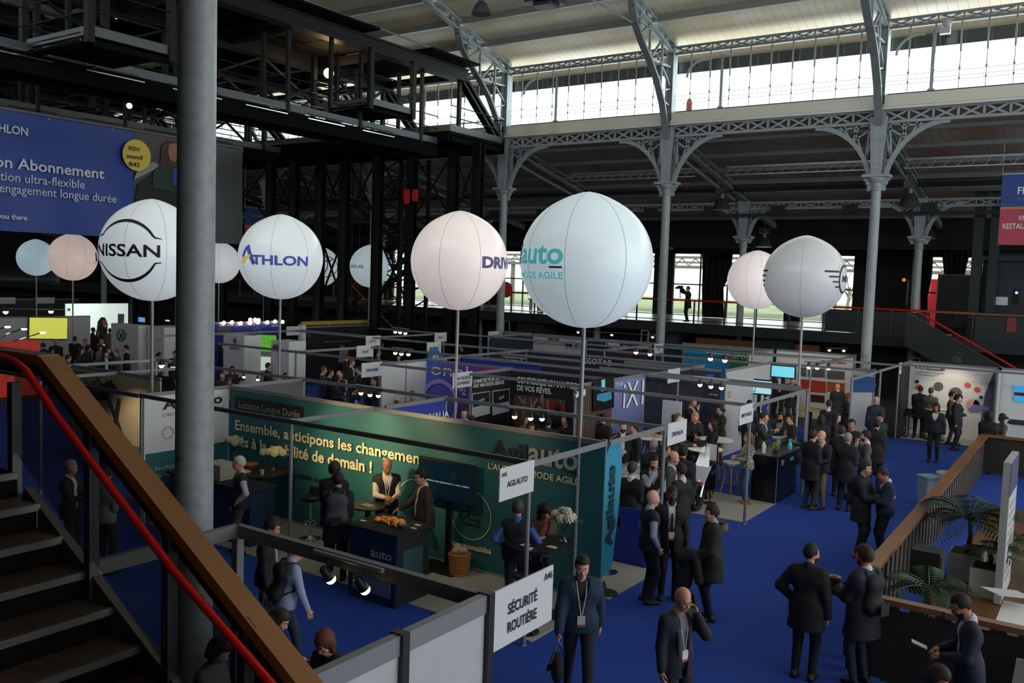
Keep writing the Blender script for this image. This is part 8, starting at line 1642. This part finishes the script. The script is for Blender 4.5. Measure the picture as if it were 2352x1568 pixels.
# mid and far crowd: (head x, head y, height, facing, pose, outfit, hair, hair colour, top, skin, female, extra, label)
CR_ = [
(1705, 880, 1.74, 30, 'camera', 'suit', 'short', 'k', '#27356e', 'p', 0, 'l', 'person in a blue blazer holding both hands up by the lit phone screen'),
(1757, 892, 1.68, -70, 'hold', 'suit', 'bob', 'k', '#2a3f94', 'l', 1, 'l', 'person with dark hair in a bright blue jacket right of the lit phone screen'),
(1790, 848, 1.80, 20, 'fold', 'suit', 'short', 'b', '#1a1c1f', 'p', 0, '', 'person in black suit and white shirt in front of the cyan screen'),
(1821, 860, 1.84, 5, 'fold', 'coat', 'bald', 'b', '#111215', 'l', 0, '', 'broad bald person in black right of the cyan screen'),
(2010, 868, 1.84, -40, 'fold', 'shirt', 'short', 'k', '#14161a', 'l', 0, '', 'bearded person in black shirt before the blue photo wall'),
(1972, 870, 1.80, 30, 'fold', 'shirt', 'crop', 'l', '#9da3a8', 'p', 0, '', 'person in a white shirt at the photo wall table'),
(1982, 884, 1.70, 170, 'fold', 'coat', 'long', 'b', '#1b1a1c', 'p', 1, '', 'long haired person in black seen from behind at the photo wall table'),
(1947, 900, 1.66, 90, 'fold', 'coat', 'long', 'l', '#1d1c1e', 'p', 1, '', 'person with long brown hair in front of the photo wall, looking right'),
(1925, 878, 1.72, -150, 'fold', 'parka', 'bald', 'k', '#181b17', 'l', 0, '', 'person with a dark green hood before the orange photo'),
(1905, 915, 1.78, 170, 'fold', 'suit', 'short', 'b', '#1a202c', 'p', 0, '', 'person in dark blue seen from behind at the pale round table'),
(2015, 907, 1.80, -160, 'reach', 'coat', 'bald', 'b', '#172030', 'p', 0, '', 'bald person in navy leaning over the leaflet table'),
(1920, 945, 1.68, 90, 'fold', 'coat', 'long', 'k', '#1a181a', 'p', 1, '', 'dark haired person in black in the crowd left of the grey haired coat'),
(2015, 960, 1.76, 170, 'fold', 'coat', 'short', 'k', '#14161a', 'l', 0, '', 'person in black at the right edge of the aisle crowd'),
(1935, 975, 1.72, 175, 'fold', 'coat', 'short', 'z', '#121316', 'l', 0, '', 'person in a black coat with back turned in the densest part of the crowd'),
(2025, 945, 1.70, -120, 'fold', 'coat', 'cap', 'k', '#171b22', 'l', 0, '', 'person in a dark cap beside the leaflet table'),
(1888, 950, 1.70, -160, 'fold', 'coat', 'bob', 'b', '#191719', 'p', 1, '', 'brown haired person in black behind the bald khaki trousered one'),
(2115, 883, 1.80, 170, 'fold', 'coat', 'crop', 'b', '#111215', 'l', 0, '', 'person in a long black coat with back turned at the car auction wall'),
(2131, 873, 1.78, 10, 'fold', 'suit', 'short', 'k', '#15161b', 'p', 0, 'l', 'smiling person in black facing out at the car auction wall'),
(2139, 887, 1.78, 172, 'fold', 'shirt', 'short', 'z', '#4b4f3c', 'l', 0, '', 'person in an olive jacket seen from behind at the car auction wall'),
(2169, 877, 1.66, 0, 'fold', 'shirt', 'long', 'b', '#c9a888', 'p', 1, '', 'long haired person in a pale top glowing at the car auction wall'),
(2186, 896, 1.76, 90, 'stand', 'jumper', 'short', 'k', '#4a3f26', 'p', 0, '', 'bearded person in an ochre top with straps walking right at the car auction stand'),
(2199, 903, 1.78, 80, 'stand', 'coat', 'full', 'k', '#12161c', 'p', 0, '', 'person in black and blue jeans with white trainers near the auction wall'),
(2152, 922, 1.76, -10, 'stand', 'puffer', 'bob', 'k', '#15171a', 'm', 0, '', 'young person in a black puffer walking towards the viewer before the auction stand'),
(2273, 942, 1.74, 170, 'fold', 'coat', 'curly', 'k', '#131113', 'd', 0, '', 'person with dark hair and white collar seen from behind at the fence corner'),
(2305, 946, 1.66, -70, 'fold', 'jumper', 'tail', 'k', '#5a5350', 'd', 1, '', 'person with a dark ponytail in a grey top at the fence corner'),
(2203, 905, 1.66, 100, 'fold', 'coat', 'bob', 'k', '#1a1f27', 'p', 1, '', 'masked short haired person squeezed behind the blue jeans wearer'),
(1420, 848, 1.7, 20, 'stand', 'shirt', 'short', 'k', '#3c6f74', 'p', 0, '', 'person in teal near the middle rows behind the dark post'),
(1512, 864, 1.80, 30, 'fold', 'coat', 'short', 'k', '#121317', 'm', 0, '', 'dark person before the speckled navy wall, left one of two'),
(1557, 872, 1.80, 120, 'fold', 'coat', 'crop', 'b', '#131418', 'm', 0, '', 'person with dark shirt before the speckled navy wall, right one of two'),
(1618, 875, 1.84, -160, 'stand', 'coat', 'short', 'k', '#101218', 'l', 0, '', 'tall dark person half hidden by the pole at the bright blue logo'),
(1357, 934, 1.82, 90, 'stand', 'suit', 'short', 'b', '#232c56', 'p', 0, '', 'person in a blue suit in profile before the wood slat wall'),
(1239, 922, 1.76, 5, 'fold', 'jumper', 'short', 'k', '#131316', 'm', 0, '', 'dark haired person with lit face below the white French capitals'),
(1283, 925, 1.74, -170, 'fold', 'coat', 'full', 'k', '#121215', 'm', 0, '', 'dark haired person before the red van picture'),
(1202, 948, 1.68, 80, 'fold', 'coat', 'long', 'b', '#58524a', 'p', 1, '', 'person with long brown hair and pale coat in profile behind the teal wall'),
(1222, 967, 1.66, -10, 'fold', 'coat', 'short', 'k', '#1a1b1e', 'm', 0, '', 'dark person below the three lit heads behind the teal wall'),
(1260, 955, 1.74, 175, 'fold', 'coat', 'short', 'k', '#15171b', 'l', 0, '', 'person in dark grey seen from behind near the biggest balloon pole'),
(1300, 948, 1.76, -40, 'hold', 'jumper', 'short', 'b', '#131519', 'p', 0, '', 'person in dark clothes between the poles before the truck wall'),
(1066, 933, 1.78, 5, 'fold', 'suit', 'short', 'k', '#17171a', 'p', 0, 'g', 'person in glasses and white shirt beside the pinkish balloon pole'),
(1084, 950, 1.66, 175, 'fold', 'coat', 'crop', 'k', '#121214', 'd', 0, '', 'short dark haired person turned away beside the glasses wearer'),
(947, 893, 1.84, 5, 'fold', 'suit', 'short', 'l', '#171a22', 'p', 0, '', 'person in a black suit and pale blue shirt in front of the white partition wall'),
(912, 907, 1.74, 150, 'fold', 'jumper', 'ring', 'l', '#2f312b', 'p', 0, '', 'balding person in olive turned away before the white partition wall'),
(857, 870, 1.72, 150, 'fold', 'coat', 'short', 'y', '#1d2636', 'p', 0, '', 'fair haired person lit from above left of the white partition wall'),
(826, 837, 1.80, -80, 'fold', 'suit', 'short', 'k', '#1c2022', 'p', 0, '', 'dark haired person in profile under the small name boards'),
(856, 842, 1.76, 150, 'fold', 'suit', 'short', 'k', '#1a2230', 'p', 0, '', 'person in dark blue beside the small name board'),
(808, 822, 1.80, 60, 'fold', 'suit', 'short', 'l', '#17181a', 'p', 0, '', 'fair person under the amber lamps of the black wall'),
(770, 860, 1.80, 80, 'fold', 'jumper', 'curly', 'k', '#15171c', 'm', 0, '', 'person with thick black hair behind the teal wall, left of three lit heads'),
(778, 848, 1.78, 165, 'fold', 'suit', 'bald', 'k', '#15161a', 'p', 0, 'l', 'bald person in black behind the thick haired one'),
(742, 838, 1.80, 90, 'fold', 'suit', 'short', 'l', '#2f3a4a', 'p', 0, '', 'fair haired person in a grey blue suit near the black wall'),
(758, 844, 1.78, 80, 'fold', 'suit', 'short', 'b', '#15181c', 'p', 0, '', 'brown haired person in black beside the grey blue suit'),
(783, 850, 1.66, 0, 'fold', 'shirt', 'long', 'b', '#b9a58e', 'p', 1, '', 'long haired person in a pale striped top near the black wall'),
(815, 880, 1.74, 90, 'hold', 'vest', 'short', 'k', '#16181c', 'l', 0, '', 'person in a black vest with white sleeves behind the teal wall'),
(846, 882, 1.72, -90, 'fold', 'coat', 'short', 'k', '#1d1a18', 'm', 0, '', 'dark person below the lit blond head behind the teal wall'),
(868, 800, 1.78, 90, 'fold', 'shirt', 'short', 'b', '#5e5a48', 'p', 0, '', 'person in khaki walking under the row of lit heads'),
(916, 812, 1.72, 0, 'fold', 'suit', 'short', 'k', '#15161a', 'p', 0, '', 'small dark suited person under the lit heads at the lift tower'),
(1185, 802, 1.78, 10, 'fold', 'suit', 'short', 'g', '#16181d', 'p', 0, '', 'grey haired suited person of the far trio, the left one'),
(1206, 800, 1.78, 30, 'fold', 'suit', 'short', 'g', '#17181c', 'p', 0, '', 'grey haired suited person of the far trio, the middle one'),
(1226, 806, 1.82, -20, 'fold', 'suit', 'short', 'b', '#14191f', 'p', 0, '', 'suited person of the far trio with the widest white shirt front, the right one'),
(1062, 790, 1.78, -60, 'fold', 'jumper', 'full', 'k', '#1a1012', 'p', 0, '', 'small dark person between the pinkish balloon pole and the grey column'),
(533, 838, 1.64, 10, 'fold', 'jumper', 'long', 'b', '#2a1c18', 'p', 1, 'g', 'person in glasses with long hair just right of the thick column'),
(510, 850, 1.74, 0, 'fold', 'coat', 'short', 'z', '#2a2a30', 'l', 0, '', 'greying person at the edge of the thick column above the teal stand'),
(527, 862, 1.62, 0, 'down', 'jumper', 'short', 'l', '#8a7a34', 'p', 0, '', 'fair person in a mustard top low behind the teal wall corner'),
(550, 860, 1.72, 30, 'down', 'suit', 'full', 'k', '#17181c', 'p', 0, '', 'dark haired person in white collar low behind the teal wall corner'),
(615, 830, 1.78, 90, 'fold', 'coat', 'short', 'z', '#15161a', 'p', 0, '', 'grey haired person in profile before the white lit screen'),
(655, 853, 1.60, 0, 'fold', 'coat', 'short', 'k', '#15161a', 'm', 0, '', 'dark haired person peeping over the rail by a balloon pole'),
(575, 756, 1.80, 90, 'fold', 'coat', 'bald', 'l', '#1c1a1c', 'p', 0, '', 'bald person behind the white column with round emblem'),
(512, 784, 1.66, 90, 'fold', 'coat', 'tail', 'b', '#16181c', 'p', 1, '', 'person in black with tied hair left of the white emblem column'),
(688, 740, 1.78, 180, 'fold', 'coat', 'short', 'k', '#15161a', 'l', 0, '', 'dark person standing before the far black wall end post'),
(755, 738, 1.78, 40, 'fold', 'coat', 'short', 'k', '#121316', 'p', 0, '', 'dark person far behind the yellow topped black wall'),
(365, 806, 1.66, 90, 'fold', 'shirt', 'tail', 'b', '#8d8680', 'p', 1, '', 'person with a brown ponytail before the four ringed white column'),
(402, 803, 1.80, 10, 'fold', 'coat', 'short', 'k', '#18202c', 'p', 0, '', 'bearded person in navy half hidden by the thick column'),
(291, 790, 1.80, -90, 'fold', 'suit', 'short', 'k', '#15171d', 'p', 0, '', 'right one of two suited people in front of the ringed logo column'),
(275, 782, 1.80, 90, 'fold', 'suit', 'short', 'b', '#1b1517', 'p', 0, '', 'left one of two suited people in front of the ringed logo column'),
(244, 803, 1.76, 10, 'phone', 'suit', 'short', 'k', '#15161a', 'p', 0, '', 'person holding a hand to the head in the left crowd'),
(228, 790, 1.64, 60, 'fold', 'shirt', 'bob', 'b', '#7a7370', 'p', 1, '', 'brown haired person in pale top in the left crowd'),
(232, 776, 1.76, 60, 'fold', 'coat', 'bald', 'l', '#1a1416', 'p', 0, '', 'bald pinkish head in the middle of the left crowd'),
(250, 788, 1.80, 170, 'fold', 'suit', 'short', 'z', '#202838', 'p', 0, '', 'person in a blue grey suit with back turned in the left crowd'),
(252, 752, 1.80, 175, 'fold', 'coat', 'short', 'k', '#5a5653', 'l', 0, '', 'person in grey in front of the smiling portrait'),
(213, 750, 1.78, 90, 'fold', 'coat', 'short', 'k', '#141216', 'm', 0, '', 'dark person under the beanie portrait, left one'),
(225, 756, 1.76, 0, 'fold', 'coat', 'long', 'k', '#121114', 'm', 1, '', 'dark haired person under the beanie portrait, right one'),
(201, 790, 1.72, 90, 'fold', 'coat', 'bob', 'k', '#3a1d22', 'p', 1, '', 'dark haired person in wine red in the left crowd'),
(185, 795, 1.74, 60, 'fold', 'coat', 'bob', 'b', '#23241f', 'p', 1, '', 'person with brown hair and dark green coat in the left crowd'),
(196, 776, 1.78, 10, 'fold', 'suit', 'short', 'l', '#2a2327', 'p', 0, 'g', 'person in glasses facing out before the grey wall corner'),
(172, 770, 1.82, 170, 'fold', 'suit', 'short', 'z', '#151619', 'l', 0, '', 'broad person in black before the grey wall, below the pinkish balloon pole'),
(128, 776, 1.84, 175, 'fold', 'coat', 'short', 'y', '#15151a', 'l', 0, '', 'fair haired broad person in black under the yellow screen'),
(117, 798, 1.72, 60, 'fold', 'coat', 'short', 'k', '#191b1d', 'm', 0, '', 'dark person close above the wooden handrail at left'),
(100, 785, 1.74, -120, 'fold', 'coat', 'short', 'b', '#17161a', 'l', 0, '', 'dark person left of the fair haired one under the yellow screen'),
(152, 812, 1.70, 90, 'reach', 'coat', 'short', 'b', '#1d1a1b', 'p', 0, '', 'person with outstretched hand at the upper end of the wooden rail'),
(268, 800, 1.68, -60, 'fold', 'jumper', 'short', 'l', '#4a4440', 'p', 0, '', 'fair short person before the ringed logo column'),
(310, 748, 1.80, 170, 'fold', 'coat', 'full', 'k', '#111114', 'd', 0, '', 'tall dark person standing between the two white logo columns'),
(332, 740, 1.80, -80, 'fold', 'coat', 'short', 'k', '#111214', 'm', 0, '', 'dark person left of the grey balloon pole before the dark wall'),
(1020, 815, 1.74, 60, 'fold', 'coat', 'short', 'k', '#151a20', 'p', 0, '', 'dark person near the blue leaf shaped flag'),
(840, 800, 1.76, 160, 'fold', 'coat', 'short', 'k', '#15161a', 'p', 0, '', 'dark person under the small boards by the grey column'),
(795, 812, 1.7, 100, 'fold', 'coat', 'full', 'r', '#1a1416', 'p', 1, '', 'red brown haired person by the amber lamps'),
(1385, 946, 1.76, 160, 'fold', 'coat', 'short', 'k', '#14161a', 'l', 0, '', 'dark person before the pale car by the wood slat wall'),
(1530, 1000, 1.7, 150, 'fold', 'coat', 'short', 'k', '#11141a', 'l', 0, '', 'dark haired person behind the corner post marked by the white board'),
]
for (x, y, h, f_, ps, of, hr, hc, tp, sk, fm_, ex, lb) in CR_:
    p = H(x, y, h); d = math.hypot(p[0], p[1]); big = d < 19
    person(p, f_, ps, of, hr, hc, tp, lb, skin=sk, h=h, res=.0155 if big else .024, fem=bool(fm_), lan='l' in ex, glasses='g' in ex, trs='#15161a' if tp[1] < '4' else '#33363b')
# the photographer and people on the mezzanine
p = at(1578, 738, z=2.95)
b, J = person((p.x, p.y), -75, 'camera', 'coat', 'crop', 'k', '#0e0f11', 'dark clad photographer on the mezzanine holding a camera rig', h=1.86, res=.02, z0=2.93, trs='#0e0f11')
pp, R_ = held(b, (0, .42, 1.66), '', '', ''); g = empty('camera_rig', pp, 'black camera rig in the hands of the photographer', 'camera'); MB().box(pp.x-.12, pp.x+.12, pp.y-.1, pp.y+.1, pp.z-.05, pp.z+.12).build('camera_body', DARK, g); MB().tube([pp+Vector((0, 0, -.05)), pp+Vector((.02, 0, -.5))], .025, 6).build('grip', DARK, g); MB().lathe(pp, [(.05, .08), (.06, .25)], 10, axis=tuple(R_@Vector((0, 1, 0)))).build('lens', DARK, g)
